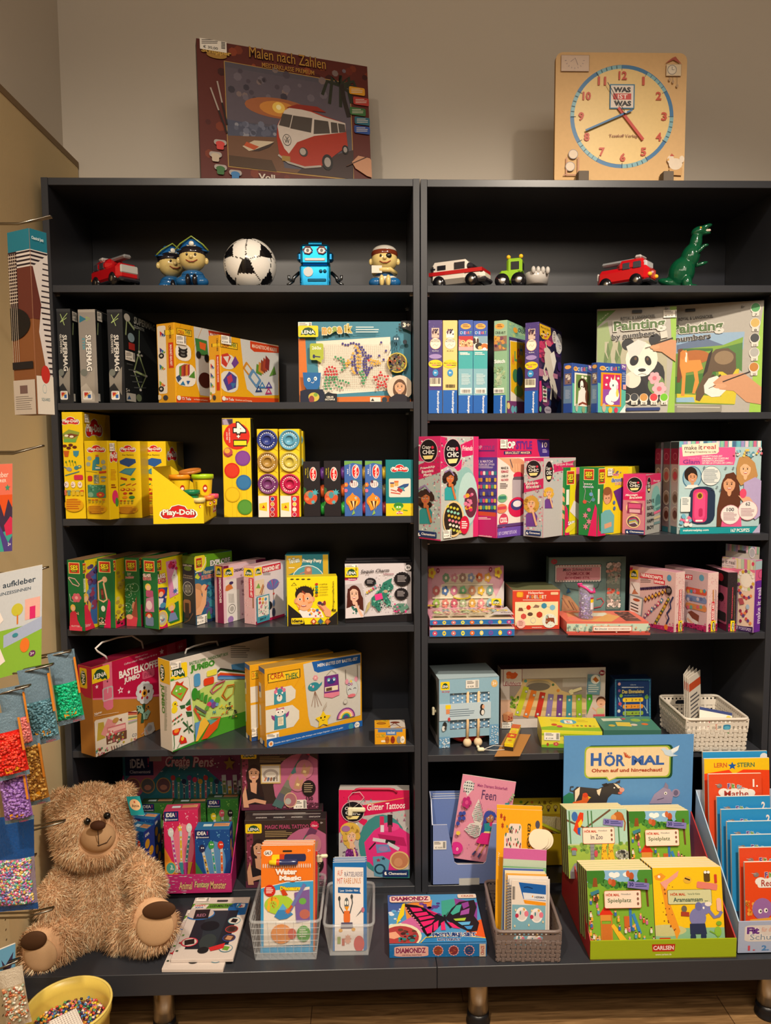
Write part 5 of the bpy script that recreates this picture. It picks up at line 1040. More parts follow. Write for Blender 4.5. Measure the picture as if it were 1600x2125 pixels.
c=box2('S4b',(587,82,500),(915,72,500),z,.12,.06,'2c7c8c');a=c.art();a.P([598,85,715,82,715,150,680,200,598,235],'c8a42c');a.R(875,75,915,500,'c8a42c');a.R(587,80,600,500,'7a7c5c')
a.t('ToTum',655,120,82,40,'d8dcd0',-10,b=.05,ol='2c6a7c');a.t('Pretty Pony',792,125,145,36,'e0e0d4',b=.05,ol='1c5868');a.e(762,280,128,125,'d8e0dc');a.e(762,280,122,119,'4c94a0');a.LN(615,172,675,185,1,'e0dcc8');a.rr(735,165,790,260,'a8745c',18);a.L([700,220,760,200,740,250],7,'c8705c');a.e(765,190,16,14,'d8a088')
c.done('craft_set_box','turquoise and yellow pony craft box standing behind the finger paint box','box')
c=box2('S4b',(606,252,620),(985,240,605),z,D=.045,col='ecd416',cols={'top':'d8c01c'});a=c.art()
a.P([610,450,720,540,740,610,610,622],'211d1c');a.P([985,500,905,570,890,612,985,608],'211d1c');a.R(720,600,905,612,'211d1c')
for k in G(4):a.e(640+k*42,262,14,5,'2c2418')
a.P([632,312,655,286,676,308],'5c5418');a.P([638,309,655,293,669,307],'ecd416')
a.P([690,500,720,480,800,480,860,500,880,550,720,552],'e8e0dc');a.DT(760,490,880,548,14,10,['c83c4c','3c6cb0','e0a03c','4c8c4c'],6)
H_='2a1e1c'
a.e(733,375,70,62,H_)
for k in G(11):a.poly([(672+k*12,350),(668+k*13+(k%3)*4,300+abs(k-5)*4),(686+k*12,350)],H_)
a.e(668,425,12,20,'d8946c');a.e(800,410,12,20,'d8946c');a.e(734,425,64,74,'e0a67c');a.P([672,390,690,345,740,335,790,352,798,390,770,365,700,362],H_)
a.e(700,412,11,10,'w',10);a.e(757,407,11,10,'w',10);a.e(700,412,7,8,'3c241c',9);a.e(757,407,7,8,'3c241c',9);a.L([715,350,740,372],12,'8a3c2c');a.L([725,380,730,430],9,'d86c2c');a.L([670,440,700,462,690,490],8,'d8782c');a.L([760,440,790,430],12,'d88a4c');a.e(728,462,20,7,'a8504c');a.R(715,457,741,461,'w')
a.P([880,430,900,470,935,500,930,545,895,540,870,490,830,450,850,430],'dca078');a.e(848,440,16,13,'3c2c5c');a.e(885,440,10,18,'8a3034');a.L([845,460,880,500],12,'c86c4c');a.e(870,450,14,10,'4c3c34')
for i,(cc,s_)in EN((('b8302c','ungiftig'),('3c8c8c','auf Wasserbasis'),('3c8c5c','gut auswaschbar'),('2c4c4c','dermatologisch'),('b8701c','parabenfrei'))):a.e(825,297+i*21,12,8,cc);a.t(s_,875+(i%3)*4,297+i*20,62,9,'5c5018')
a.t('Fingermalfarben',952,372,195,17,'4c4014',-90,b=.01);a.t('4x',955,490,38,28,'2c2418',b=.03)
a.rr(635,552,726,595,'e8cc1c',4);a.t('idena',680,574,80,26,'16141a',b=.04);a.LN(640,600,725,604,1,'c8c0a0')
for i,cc in EN(('b8502c','4c6c5c','a85c2c')):x=803+i*52;a.P([x-24,578,x,552,x+24,578,x,603],cc);a.P([x-12,578,x,565,x+12,578,x,592],('e8c8a8','2c5c9c','c87a3c')[i])
c.done('finger_paint_box','bright yellow finger paint box with a boy whose face is painted','box')
def sequin(L,R,y,label,full):
 c=box2('S4b',L,R,z,y,.022,'1b171b',cols={'top':'141216'});a=c.art()
 if full:
  a.P([1037,145,1500,140,1500,190,1540,205,1540,520,1037,555],'cdc6cb');a.R(1037,180,1060,270,'b0304c');a.e(1093,260,40,13,'b02c6c');a.t('fashion',1093,260,56,12,'w')
  rr_=random.Random(2)
  for k in G(70):x,y_=rr_.uniform(1160,1530),rr_.uniform(215,510);a.e(x,y_,4,4,rr_.choice(['e8e4e8','a8a0ac','b0a8b4']),5)
  lena(a,1088,208,104,76);a.t('Sequin Charm',1265,200,215,34,'241c20',-2,sh=.3);a.t('Unicorn',1368,219,76,18,'8a3048',sh=.2)
  a.e(1515,172,22,22,'e0dce0');a.t('8+',1515,172,28,20,'1b171b',b=.03)
  for cx,cy,rx,ry in((1470,258,60,52),(1463,370,50,44),(1230,280,42,30)):a.star(cx,cy,rx*1.06,ry*1.06,'1b171b',18,.93);a.LN(cx-rx*.6,cy-ry*.5,cx+rx*.6,cy+ry*.5,5,'b0a8ac',.35)
  a.P([1040,300,1165,290,1188,420,1180,545,1040,555],'b8b0b4');a.face(1108,372,40,'e0b49c','4c2018',ry=54);a.P([1050,500,1060,330,1075,330,1085,460],'4c2018');a.P([1135,330,1175,400,1180,520,1150,500],'4c2018');a.P([1042,555,1045,480,1110,460,1180,500,1180,545],'d8d0d4');a.L([1170,540,1130,470,1120,430],20,'e0b49c');a.DT(1085,465,1125,520,10,9,['3c7c6c','2c5c54'],2)
  U='2c7464'
  a.P([1310,330,1325,285,1360,265,1395,250,1385,285,1405,310,1400,335,1365,345,1355,385,1385,430,1380,465,1345,440,1320,400,1300,440,1310,495,1290,500,1255,455,1240,460,1238,400,1275,365],U);a.DT(1250,290,1390,470,60,6,['4c9c84','1c4c44','7ab8a4','143c38'],5);a.P([1260,375,1315,362,1325,405,1270,420],'d83c84');a.e(1345,350,16,12,'b89c84');a.P([1190,520,1210,440,1232,420,1225,470],'b8ac74')
  for k,cc in EN(('c8b03c','c86c3c','a8b84c','c83c5c','6c9cb0','d8a0b0')):a.e(1205+k*15,358-k*10,8,9,cc)
  a.P([1400,460,1440,440,1500,440,1520,470,1470,510,1430,500],'5c8474');a.DT(1405,445,1510,505,18,7,['3c7464','c83c7c','b0a0a8'],4)
  c.SK('front',1042,150,1135,204,'€ 9,99')
 else:a.LN(1040,L[1]+4,1300,L[1]+12,2,'3c383c',.5)
 c.done('craft_set_box',label,'box','black sequin craft boxes')
sequin((1037,142,562),(1550,138,565),(.033,.043),'sequin unicorn craft box at the front of its three',1)
sequin((1040,122,500),(1538,118,500),(.075,.085),'black sequin craft box standing second of three, only its top edge showing',0)
sequin((1050,104,500),(1530,100,500),(.105,.115),'black sequin craft box standing rearmost of three, only its top edge showing',0)
z=ZR[4]
def beads_scene(a,u):
 0
 a.R(.02,.02,.98,.98,'d89ab0');a.e(.5,.98,.47,.86,'d8ccb0',30)
 rows=[('4c8c5c','c8708c','8a5c4c','6c84b8','d8703c','d8a84c'),('c87070','4c6c9c','c87a94','7ac08c','c89070','d8b03c','7a9c8c'),('9cc05c','c87a6c','b85c6c','a0b088','c8a04c','d89090','8ab0b8')]
 for j,rw in EN(rows):
  for i,cc in EN(rw):
   x=.24+i*.11 if j==0 else .11+i*.118;y=.2+j*.22;flower(a,x,y,.048,cc,'e8dcc8',5 if i%2 else 7,ry=.085)
  a.R(.06 if j else .18,.31+j*.22,.86-j*.05,.335+j*.22,'e0d8c0')
 a.e(.45,.52,.12,.05,'c8b83c',14);a.e(.44,.51,.1,.035,'d8ccb0',14)
 for k in G(3):a.R(.04+k*.22,.84,.235+k*.22,.99,'b8a890');a.DT(.06+k*.22,.87,.22+k*.22,.97,9,.018,[('b85c6c','a04c5c'),('c83c6c','d85c8c'),('a8a87c','c8c09c')][k],k)
 a.P([.72,.98,1,.25,1,1,.72,1],'c9c2c4');lena(a,.9,.62,.13,.12);a.t('Party',.87,.75,.13,.06,'5c3c44');a.t('Beads',.925,.82,.12,.06,'5c3c44')
 for q,cc in(((.05,.1),'e0c43c'),((.92,.1),'e0c43c')):flower(a,q[0],q[1],.05,cc,'c87a3c',5,ry=.1)
 for q in((.13,.06),(.82,.05)):a.e(*q,.022,.045,'8a2c4c',12);a.e(*q,.009,.018,'d8a0b0',8)
 a.R(.02,0,.98,.012,'b87890')
def beads_box(M,W,D,H,face,label,edge):
 c=Carton(M,W,D,H,'d08ca4',{'top':'9a7a84'}if face=='front' else None);a=c.art(face,view=None);beads_scene(a,1)
 if edge:
  b=c.art('front',view=None);b.R(0,0,1,.16,'d8ccb0');b.R(0,.16,1,1,'2c6aa8')
  for i,cc in EN(('c84c6c','e0c83c','c87070','e0d84c','d86c2c','e0d070','6c4ca0','e8cc2c','a83c84')):
   x=.06+i*.11;b.e(x,.6,.022 if i%2 else .028,.3,cc,12);b.e(x,.6,.009,.1,'2c6aa8' if i in(3,6,1)else 'e0d8d0',8)
 q=MB();
 if face=='front':q.add([(.012,-.0022,.012),(W-.012,-.0022,.012),(W-.012,-.0022,H-.006),(.012,-.0022,H-.006)],[(0,1,2,3)],'w','window')
 else:q.add([(.012,.008,H+.0022),(W-.012,.008,H+.0022),(W-.012,D-.008,H+.0022),(.012,D-.008,H+.0022)],[(0,1,2,3)],'w','window')
 c.part('clear_window',q,'clear film window');c.done('bead_set_box',label,'box','party bead boxes')
pl=aty(*zp('S4c',27,130),.155);pr_=aty(*zp('S4c',601,130),.155)
xl=max(F_(pl[0]),1.021);W_=F_(pr_[0])-xl
beads_box(TR(xl,.155,z),W_,.028,F_(pl[2])-z,'front','party bead box standing upright with flower beads, behind two lying ones',0)
p0=atz(*zp('S4c',42,662),z);p1=atz(*zp('S4c',690,662),z);x0_=max(F_(p0[0]),1.0215);wb=F_(p1[0])-x0_;hb=F_(aty(*zp('S4c',60,598),F_(p0[1]))[2])-z
beads_box(TR(x0_,F_(p0[1]),z,0),wb,.148,hb,'top','lower one of two lying party bead boxes',1)
beads_box(TR(x0_+.001,F_(p0[1])+.004,z+hb+.008,0),wb-.002,.146,hb-.006,'top','upper one of two lying party bead boxes, flower beads under its window',1)
c=box3('S4c',(668,305,590),(1026,305,603),(1030,300,600),z,ang=0,D=.13,W=None,col='c8402c',cols={'top':'6a6c4c','left':'6a5844'});a=c.art()
a.R(668,302,1026,312,'e0a88c');a.t('Holzperlen-',845,330,118,24,'e8d8c8',b=.02);
for i,(ch,cc)in EN(zip('FÄDELSET',('e8ccb8','4c7c8c','c8a04c','e8ccb8','9cc0b0','e8b03c','e8ccb8','d8d0b8'))):a.t(ch,782+i*19,358,16,26,cc,b=.04)
a.LN(745,380,945,388,1,'e8d8c8');a.rr(698,320,748,362,'d88a1c',10);a.rr(702,324,740,358,'e8a42c',10,20);a.rr(955,322,1012,342,'e0b890',5);a.R(686,395,1010,572,'e4d4a4')
a.L([700,460,740,450,790,440,850,430,905,425,960,440,990,435],2,'8a6c4c');a.e(788,438,17,18,'c8301c');a.P([710,465,715,440,740,440,750,465],'7a4434');a.P([820,440,840,415,870,425,865,440],'8a6858')
for x,y,cc,r_ in((905,425,'3c84a4',22),(968,438,'7ab0c8',22),(750,505,'c84c44',22),(870,492,'b83424',24)):a.star(x,y,r_,r_,cc,6,.92)
a.e(800,488,20,14,'5c4034');a.ring(822,535,20,22,'a8a4b4','e4d4a4');a.e(945,538,55,54,'d8dcd0');a.P([915,555,920,500,935,490,940,515,980,515,985,560,970,545,940,545,925,565],'8a4428');a.DT(905,495,990,580,10,5,['b8c8b0','9cb8a8'],3);a.e(730,562,34,34,'e8b0a4');a.LN(712,540,750,580,4,'8a4c44',.4);a.t('SPIEGELBURG',850,588,76,9,'e8ccc0')
c.done('bead_threading_box','red wooden bead threading box with a brown deer, between bead boxes','box')
c=box2('S4c',(942,58,470),(1525,56,470),z,(.165,.17),.03,'5c7474',cols={'top':'3c5050'});a=c.art()
a.R(948,62,1518,466,'64807e');a.R(1478,62,1518,470,'5a7472');a.star(982,93,26,22,'a83c4c',9,.8);a.t('7+',982,93,26,16,'64807e')
a.rr(985,112,1340,250,'2c5058',8);a.rr(990,117,1335,245,'d8d0cc',8)
for k in G(17):a.e(1002+k*20.4,124,4,5,'a83c4c',6);a.e(1002+k*20.4,240,4,5,'4c6c74',6)
a.rr(998,135,1326,230,'c8909a',8);a.t('Mein Schmuckset',1155,150,220,26,'4c4850',-1,sh=.3);a.t('SCHMUCK IM',1158,182,175,24,'8a2c44',b=.02);a.t('BOHÈME-STIL',1158,212,188,22,'8a2c44',b=.02)
a.P([1032,500,1045,340,1100,355,1170,440,1190,500],'a87c5c')
for k in G(5):a.L([1040+k*24,360+k*12,1062+k*24,400+k*12,1090+k*20,440+k*8],7,('8a5c44','b88a5c','6c4c3c')[k%3])
a.L([1060,260,1075,290,1180,310],3,'2c3c44');a.P([1070,330,1085,290,1105,320],'2c5c84');a.L([1280,300,1310,280,1318,250],3,'2c3c44');a.L([1280,440,1330,430,1355,395,1335,365,1300,375],8,'a84c54')
a.R(1370,98,1482,470,'42585a');a.R(1376,104,1476,450,'6c7870');
for i,(y,cc)in EN(((112,'d8d0cc'),(150,'b88a7c'),(195,'8a9488'),(235,'7c887c'),(310,'c85c4c'),(350,'8a9084'),(395,'d8c0b8'),(420,'d8ccc4'))):
 a.DT(1380,y-12,1472,y+18,16,11,[cc,{'d8d0cc':'c8b8b4'}.get(cc,cc),'9a8c84'],i)
q=MB();q.add([(c.W*.735,-.0025,.02),(c.W*.925,-.0025,.02),(c.W*.925,-.0025,c.H*.9),(c.W*.735,-.0025,c.H*.9)],[(0,1,2,3)],'w','window');c.part('clear_window',q,'clear film window')
c.done('jewellery_set_box','grey-green bohemian jewellery set box standing upright at the back','box','bohemian jewellery set boxes')
p0=atz(*zp('S4c',1075,640),z);p1=atz(*zp('S4d',632,745),z);an=atan2(p1[1]-p0[1],p1[0]-p0[0]);wj=F_(np.hypot(*(p1-p0)[:2]))
c=Carton(TR(p0[0],p0[1],z,an),wj,.145,.034,'c8584c',bev=.0015);c.v='S4c';b=c.art('front',view=None);b.R(0,0,1,.12,'d8705c');b.R(0,.12,1,.78,'b8c8b4');r_=random.Random(4)
for k in G(40):flower(b,r_.uniform(.01,.99),r_.uniform(.2,.7),.012,r_.choice(['d8dcd0','4c8c94','6ca0a0','c8a08c']),'d8a860',5,ry=.12)
b.rr(.3,.24,.78,.68,'c86c5c',.04);b.rr(.31,.28,.77,.64,'e4d8cc',.04);b.t('Mein Schmuckset',.4,.46,.15,.2,'4c5c6c',sh=.3);b.t('BEZAUBERNDE ARMBÄNDER',.62,.46,.26,.16,'a8584c');b.R(0,.8,1,1,'b04c44')
a=c.art('top',view=None);a.R(0,0,1,1,'d86a58');a.P([.12,.1,.6,.05,.68,.3,.3,.95,.05,.9],'d88a5c');a.R(.2,.2,.62,.5,'d8d8c8',-4);a.P([.3,.95,.62,.3,.75,.5,.55,.98],'d8a05c');a.e(.15,.7,.1,.18,'e07868');a.R(.74,.1,.93,.92,'5c3c38');a.DT(.75,.15,.92,.9,24,.03,['8a5048','a86a58','4c3434','b87a6c'],6)
c.done('jewellery_set_box','coral red bohemian jewellery set box lying flat under the bead jar','box','bohemian jewellery set boxes');JT=c
pj=atz(*zp('S4c',1220,520),z+.0352);jr=.5*112/3.636/FPX*depth(pj)
j=empty('bead_jar','clear jar of violet beads with a pink ribbon standing on the coral box','jar',TR(pj[0],pj[1],z+.035))
hj=F_(aty(*zp('S4c',1220,265),F_(pj[1]))[2])-z-.035
mb=MB();r_=random.Random(5)
for k in G(420):
 an_=r_.uniform(0,6.283);rr_=(jr-.0045)*(r_.uniform(.75,1));zz=r_.uniform(.004,hj*.84);vs=[]
 mb.ell((rr_*cos(an_),rr_*sin(an_),zz),(.0031,.0031,.0026),r_.choice(['4a2c8c','6a4cb0','8a7cc8','3c2c74','5c3ca0','c8c0e0','7c50a8']),'gl',(r_.random()*3,r_.random()*3,0),8,5)
mb.lathe([(0,.003),(jr-.008,.003),(jr-.008,hj*.85),(0,hj*.85)],'3c2c78','pl',n=20)
k=mb.bd('violet_beads',j);k['kind']='stuff'
mb=MB();mb.lathe([(0,0),(jr-.002,0),(jr,.003),(jr,hj*.86),(jr*.9,hj*.9),(jr*.9,hj*.93)],'e8e4f0','clear',n=32);mb.bd('glass_wall',j)
mb=MB();mb.lathe([(jr*.94,hj*.9),(jr*.96,hj),(0,hj)],'d8d0d8','clear',n=32);mb.bd('lid',j)
mb=MB();mb.tube([(-jr*1,-.004,hj*.95),(-jr*.9,-jr*.5,hj*.99),(-jr*.3,-jr*.95,hj*.93),(jr*.25,-jr*1.03,hj*.82),(jr*.85,-jr*.8,hj*.8),(jr*1.02,0,hj*.88)],.0035,'d83c84','pl',8);mb.tube([(-jr*1,0,hj*.95),(-jr*1.15,0,hj*1.02),(-jr*.6,-.003,hj*1.03)],.0025,'d83c84','pl',8);mb.bd('ribbon',j)
mb=MB();q=[]
for k in G(5):t0=-1.25+k*.16;q.append((jr*1.02*cos(t0),jr*1.02*sin(t0)))
for k in G(4):
 for(z0,z1,cc)in((.3,.5,'e0d8dc'),(.5,.6,'e8c41c'),(.6,.65,'a82c4c')):mb.add([(q[k][0],q[k][1],hj*z0),(q[k+1][0],q[k+1][1],hj*z0),(q[k+1][0],q[k+1][1],hj*z1),(q[k][0],q[k][1],hj*z1)],[(0,1,2,3)],cc)
mb.bd('printed_label',j)
def band(A,B,C,label,kind,**kw):
 c=box3('S4d',A,B,C,z,col='cda6a6' if kind!=2 else '2a2226',cols={'top':'c890a0','right':'d8bcb8' if kind!=2 else '2a2226'},**kw)
 a=c.art('front');r=c.art('right');m=(B[0]+C[0])/2;w=C[0]-B[0];t=B[1]
 r_=random.Random(kind)
 r.DT(B[0]+2,t+5,C[0]-2,660,110,2.2,['c86c84','b85c74']if kind!=2 else['3c2c34','4c3440'],4)
 r.R(B[0],665,C[0],740,'b82c5c');r.DT(B[0],665,C[0],740,30,5,['4c1c34','8a1c44'],6)
 lena(r,m-w*.08,688,w*.5,84,90)if 0 else(r.R(m-w*.28,640,m+w*.14,730,'f0cf1c'),r.e(m-w*.03,685,w*.13,36,'1d4a2c'),r.t('LENA',m-w*.03,685,56,w*.14,'w',-90,b=.03))
 if kind==0:
  r.R(m-w*.22,395,m+w*.02,640,'c82c3c');r.t('FREUNDSCHAFTSBÄNDER',m-w*.1,515,238,w*.15,'w',-90,b=.03);r.LN(m+w*.1,400,m+w*.3,640,40,'a89098',.3)
  a.R(485,215,850,735,'cfaaa8');lena(a,517,272,66,74);a.P([485,220,510,218,505,240,485,245],'c82c54');a.P([565,262,745,280,745,320,565,300],'c82c3c');a.t('FREUNDSCHAFTS-',655,291,172,26,'w',5,b=.03);a.R(675,316,762,352,'c82c3c',4);a.t('BÄNDER',718,333,76,24,'w',4,b=.03);a.LN(570,308,655,345,3,'6c5c5c',.35);a.e(797,303,18,26,'4c8cb0')
  a.rr(488,335,565,440,'dcd0cc',6);a.L([500,345,530,400],5,'5c3c2c');a.P([500,430,520,390,555,430],'b87050')
  for k in G(14):a.e(575+k*16,388-k*1.2,9,12,'2c1c3c' if k%2 else '3c2a4c')
  for k in G(8):x=612+k*27;y=470-k*11;a.P([x-14,y+8,x,y-28,x+14,y-4,x,y+30],'3c2c24' if k%2 else '6a2c24');a.e(x,y,9,12,'d8a03c')
  for k in G(6):x=610+k*26;y=600-k*24;a.P([x-14,y+10,x,y-24,x+16,y-6,x,y+26],('7a4c74','b83c5c','3c6c8c')[k%3]);a.e(x,y,7,9,'e0d0c0')
  for k in G(8):x=690+k*15;y=660-k*27;a.P([x-16,y+8,x,y-22,x+16,y,x,y+24],('5c2c1c','3c5c3c','a8782c')[k%3]);a.e(x,y,8,9,'c8a03c')
  a.L([780,665,800,620,785,580,815,540,810,500,835,450],12,'2c3054');a.e(801,402,24,36,'241c20');a.LN(785,385,818,420,4,'a89c98',.35)
  a.P([485,640,850,690,850,740,485,690],'a82458');a.DT(500,655,840,725,50,6,['5c1438','c8447c'],8);a.e(778,690,15,22,'d8702c')
  q=MB();b_=c.art('front',mb=q,lift=.005);b_.mat='paper';b_.P([490,425,600,460,585,612,485,570],'7c8488');b_.P([497,438,590,468,578,598,492,560],'d8d0cc');b_.e(545,475,28,12,'a84c2c');b_.L([500,495,560,520],7,'2c2024');b_.L([500,520,560,545],7,'2c2024');b_.L([500,545,560,570],8,'7a4c30');c.part('sample_card',q,'small grey card with cords')
 elif kind==1:
  r.R(m-w*.2,490,m+w*.04,640,'c82c3c');r.t('BAND ART',m-w*.08,565,130,w*.16,'w',-90,b=.03);r.L([m-w*.05,395,m-w*.05,488],8,'b87a3c');r.LN(m+w*.1,400,m+w*.3,640,40,'a89098',.3)
  a.R(750,210,1110,740,'c4a4a8');a.P([900,270,980,280,978,318,900,308],'c82c3c');a.t('ART',950,296,48,26,'w',5,b=.03);a.e(1052,302,20,26,'5c94b0')
  for k,(y,cc)in EN(((405,('c8503c','c8a04c','4c8c9c','c87090')),(468,('7080a8','b8b0c0','5c6898')),(530,('c8804c','c85c70','6c9c8c')))):
   a.rr(926,y-20,1092,y+24,cc[0],14)
   for i in G(6):a.e(945+i*26,y+2,11,15,cc[(i+1)%len(cc)])
  a.e(980,630,48,60,'d8c8c4');a.P([945,570,975,560,1035,600,1030,650,980,620],'7a4030');a.L([940,620,1000,680],16,'d8a088');a.P([915,650,1110,685,1110,740,915,700],'a82458');a.DT(920,660,1100,725,30,6,['5c1438','c8447c'],8)
 else:
  r.t('FREUNDSCHAFTSBÄNDER',m-w*.1,498,250,w*.12,'d84c5c',-90,b=.03);r.LN(m+w*.08,440,m+w*.2,640,30,'8a7c58',.3)
  a.R(1180,365,1262,660,'d0688c');a.e(1204,295,22,32,'c82c3c');a.t('5+',1238,292,22,18,'d8ccc8');a.e(1206,452,24,34,'241c20');a.rr(1178,565,1245,638,'3c3438',12);a.DT(1180,470,1255,550,14,3,['7a2c4c','8a3c5c'],6);a.P([1178,655,1262,670,1262,740,1178,710],'7a1c44')
  a.R(1228,255,1262,360,'2a2226')
 c.done('craft_set_box',label,'box','friendship band boxes')
band((484,218,650),(850,262,735),(922,268,720),'pink friendship band craft box, cover facing left with woven bands',0)
band((760,208,640),(1105,265,733),(1188,272,720),'pink band art craft box behind the woven band one',1)
band((1080,230,640),(1262,260,725),(1338,262,715),'black friendship band craft box between pink and violet ones',2)
c=box3('S4d',(1145,125,700),(1480,165,740),(1560,170,735),z,ang=-57,yB=-.005,W=.1,D=.034,col='a88ca4',cols={'right':'6c2c98'});a=c.art();r=c.art('right')
r.R(1480,160,1565,322,'d85c8c');r.R(1480,165,1565,232,'a8c4cc');r.ring(1520,272,22,34,'8a3c6c','d85c8c');r.R(1480,320,1565,745,'7030a0');r.t('make it real',1503,522,280,36,'e0d0ec',-90,b=.02)
a.R(1145,120,1480,215,'b0a4a0')
for k in G(14):a.P([1150+k*24,124+k*3,1172+k*24,127+k*3,1172+k*24,215+k*3,1150+k*24,212+k*3],('c8c0a8','a8b8a0','c87090','c8b880')[k%4])
a.P([1145,215,1480,240,1480,290,1145,270],'d06c88');a.P([1150,140,1330,155,1330,225,1150,205],'c4b4b4');a.t('make it real',1238,172,158,32,'3c3438',4);a.t('Bringing Creativity',1238,203,140,12,'5c5054',5);a.e(1460,192,11,16,'c83c5c')
a.R(1340,255,1480,690,'d8bca8');a.e(1405,320,74,88,'d8bca8');a.e(1408,318,46,58,'e0d4c8');pass
for k in G(16):an_=k*.393;a.e(1405+60*cos(an_),322+74*sin(an_),12,14,('e0d8d0','c8a03c','7a3c6c','a8c07c','d8d0c8')[k%5],9)
for k,(x,y)in EN(((1352,400),(1362,420),(1375,438),(1392,452),(1410,462),(1430,455),(1445,445),(1362,560),(1372,585),(1385,600),(1398,580),(1410,565),(1408,625),(1422,640),(1440,660),(1364,640))):a.e(x,y,11,13,('c84c4c','5c3c7c','d87a4c','8a2c4c')[k%4],9)
a.R(1352,460,1388,510,'a84c54',-20);a.e(1420,530,14,20,'9cb0c8');a.P([1345,680,1480,690,1480,740,1345,715],'3c2458');a.t('PCS/STÜPZT',1400,702,96,26,'c8b8d8',4)
q=MB();Wd,Hd=c.W,c.H;q.box((0,c.D*.5,Hd),(Wd,c.D*.5+.0015,Hd+.036),'a8a49c');b_=Art(q,(0,c.D*.5,Hd+.036),(Wd,0,0),(0,0,-.036));
for k in G(16):b_.R(k/16,0,(k+.8)/16,.55,('7aa0b8','8a7cb0','c8a0b0','7aa88c')[k%4])
b_.R(.38,.4,.62,.6,'2c2c30');b_.e(.8,.5,.09,.42,'c8c4c8');b_.e(.8,.5,.075,.34,'a0a0a8');c.part('hang_tab',q,'striped cardboard hang tab')
c.done('bead_set_box','violet-spined bead jewellery box with a striped hang tab at the far right end','box')
z=ZL[5]
c=box3('S5a',(88,290,1100),(208,318,1128),(1040,80,860),z,col='a8702c',cols={'top':'7a1430','right':'b0762e'},yB=-.04,ang=-32)
a=c.art();r=c.art('right')
a.P([80,280,212,300,212,590,150,570,80,480],'b81440');a.rr(108,322,170,495,'e8c41c',10);a.e(138,408,24,64,'1d4a2c');a.t('LENA',138,408,110,26,'w',90,b=.03)
r.P([205,280,1045,50,1045,560,600,580,205,592],'b41442');r.P([205,586,600,572,1045,520,1045,535,600,590,205,600],'d86c8c')
r.P([305,250,385,228,400,660,385,680,345,690,315,660],'d8708c');r.P([865,120,940,98,945,200,870,220],'c85070')
r.rr(305,485,400,605,'b8b0b4',16);r.rr(316,497,389,593,'d8708c',12);r.L([352,485,350,540],7,'c8c0c4');r.e(348,438,6,9,'5c2434');r.L([312,608,402,590],6,'e8a8b8')
lena(r,285,375,165,130,-10)
for q in((255,485,16),(535,530,14),(822,178,22)):r.star(q[0],q[1],q[2],q[2]*1.3,'f0dce4')
r.star(462,515,28,34,'f0dce4');r.star(462,515,14,17,'b41442')
r.t('Handicraft box',645,212,112,14,'e8b0c0',-12,sh=.2);r.t('Coffret créatif - Valigetta per fai da te',640,245,290,22,'e8c0cc',-12,sh=.2);r.t('BASTELKOFFER',640,322,375,66,'f0e8e4',-12,b=.04);r.t('JUMBO',562,415,140,56,'f0e8e4',-10,b=.04);r.rr(650,335,758,408,'c0506c',16,-10);r.t('Pink',703,375,66,38,'8a2c48',-10);r.e(985,135,30,34,'c85070');r.t('3+',985,135,34,22,'e8c8d0')
r.L([668,600,650,800],26,'2c4c34')
for k in G(10):r.e(672+50*cos(k*.628),535+66*sin(k*.628),30,36,'c8ccd0',12)
r.e(672,535,56,66,'d4d4d4');r.e(668,540,26,34,'e8a83c');r.e(668,540,12,16,'3c241c')
for k in G(5):r.e(668+38*cos(k*1.256+.9),540+48*sin(k*1.256+.9),10,14,'a82838' if k<3 else '3c241c',9)
r.P([598,650,640,645,662,690,655,720,610,700],'8ab09c');r.P([655,720,700,680,720,700,690,765,658,770],'8ab09c');r.DT(605,655,705,750,9,7,['2c3c34'],4)
r.P([665,850,700,800,745,790,760,860,720,900,690,930,665,900],'a8a4a0');r.e(712,845,22,28,'8a8684');r.L([640,900,680,860,700,940],8,'b88c7c')
r.t('Name:',262,712,66,24,'f0e8e0',-6);r.L([228,740,440,705],2,'f0e8e0')
r.P([228,790,240,775,590,690,602,700,602,930,590,948,240,1098,228,1090],'dcd0c0')
r.P([250,960,260,800,310,790,325,930],'b8a03c');r.P([285,900,345,760,430,790,330,920],'d89090');r.P([335,840,500,795,505,860,345,905],'c87078');r.P([345,850,495,810,498,840,352,890],'e8b8b4');r.P([330,910,510,860,510,935,335,990],'6a4434');r.DT(340,870,500,970,40,10,['c83c3c','e8e0d0','b8a03c','7a9c7c','c87080','4c4434','d8c8b0'],4)
for k,cc in EN(('8a2c2c','c85c3c','d8c890','7a8c5c','e8d868','c8b0c8','9aa88c')):r.P([522,700+k*16,600,702+k*12,600,712+k*12,522,714+k*16],cc)
r.e(412,775,28,22,'b88a44');r.P([440,770,465,755,468,785],'7a3c34');pass
for s_,x,y,cc in(('C',565,905,'6c7c8c'),('D',588,900,'8a8c94'),('N',580,940,'a82c34'),('8',550,945,'c8b86c')):r.t(s_,x,y,18,26,cc)
for k in G(5):r.L([375+k*22,1000-k*4,382+k*22,1035-k*4],6,('8a4434','6c3434','5c5c5c','b0b0b0','8a8c94')[k])
r.DT(245,1010,345,1080,20,8,['4c8c5c','c87090','6aa0c8','b88a4c','8a3434'],5)
q=MB();Dd,Hh_,Wh=c.D,c.H,c.W
hp=[(Wh*.5,.075,Hh_),(Wh*.5,.07,Hh_+.01),(Wh*.5,.045,Hh_+.03),(Wh*.5,.038,Hh_+.04),(Wh*.5,.06,Hh_+.052),(Wh*.5,.115,Hh_+.054),(Wh*.5,.165,Hh_+.048),(Wh*.5,.2,Hh_+.022),(Wh*.5,.205,Hh_)]
q.tube(hp,.0028,'e0dcd8','pl',8);c.part('carry_handle',q,'white plastic cord handle')
c.done('craft_case','big cardboard craft case with a crimson flap and printed pink buckle','box','large handled craft cases')
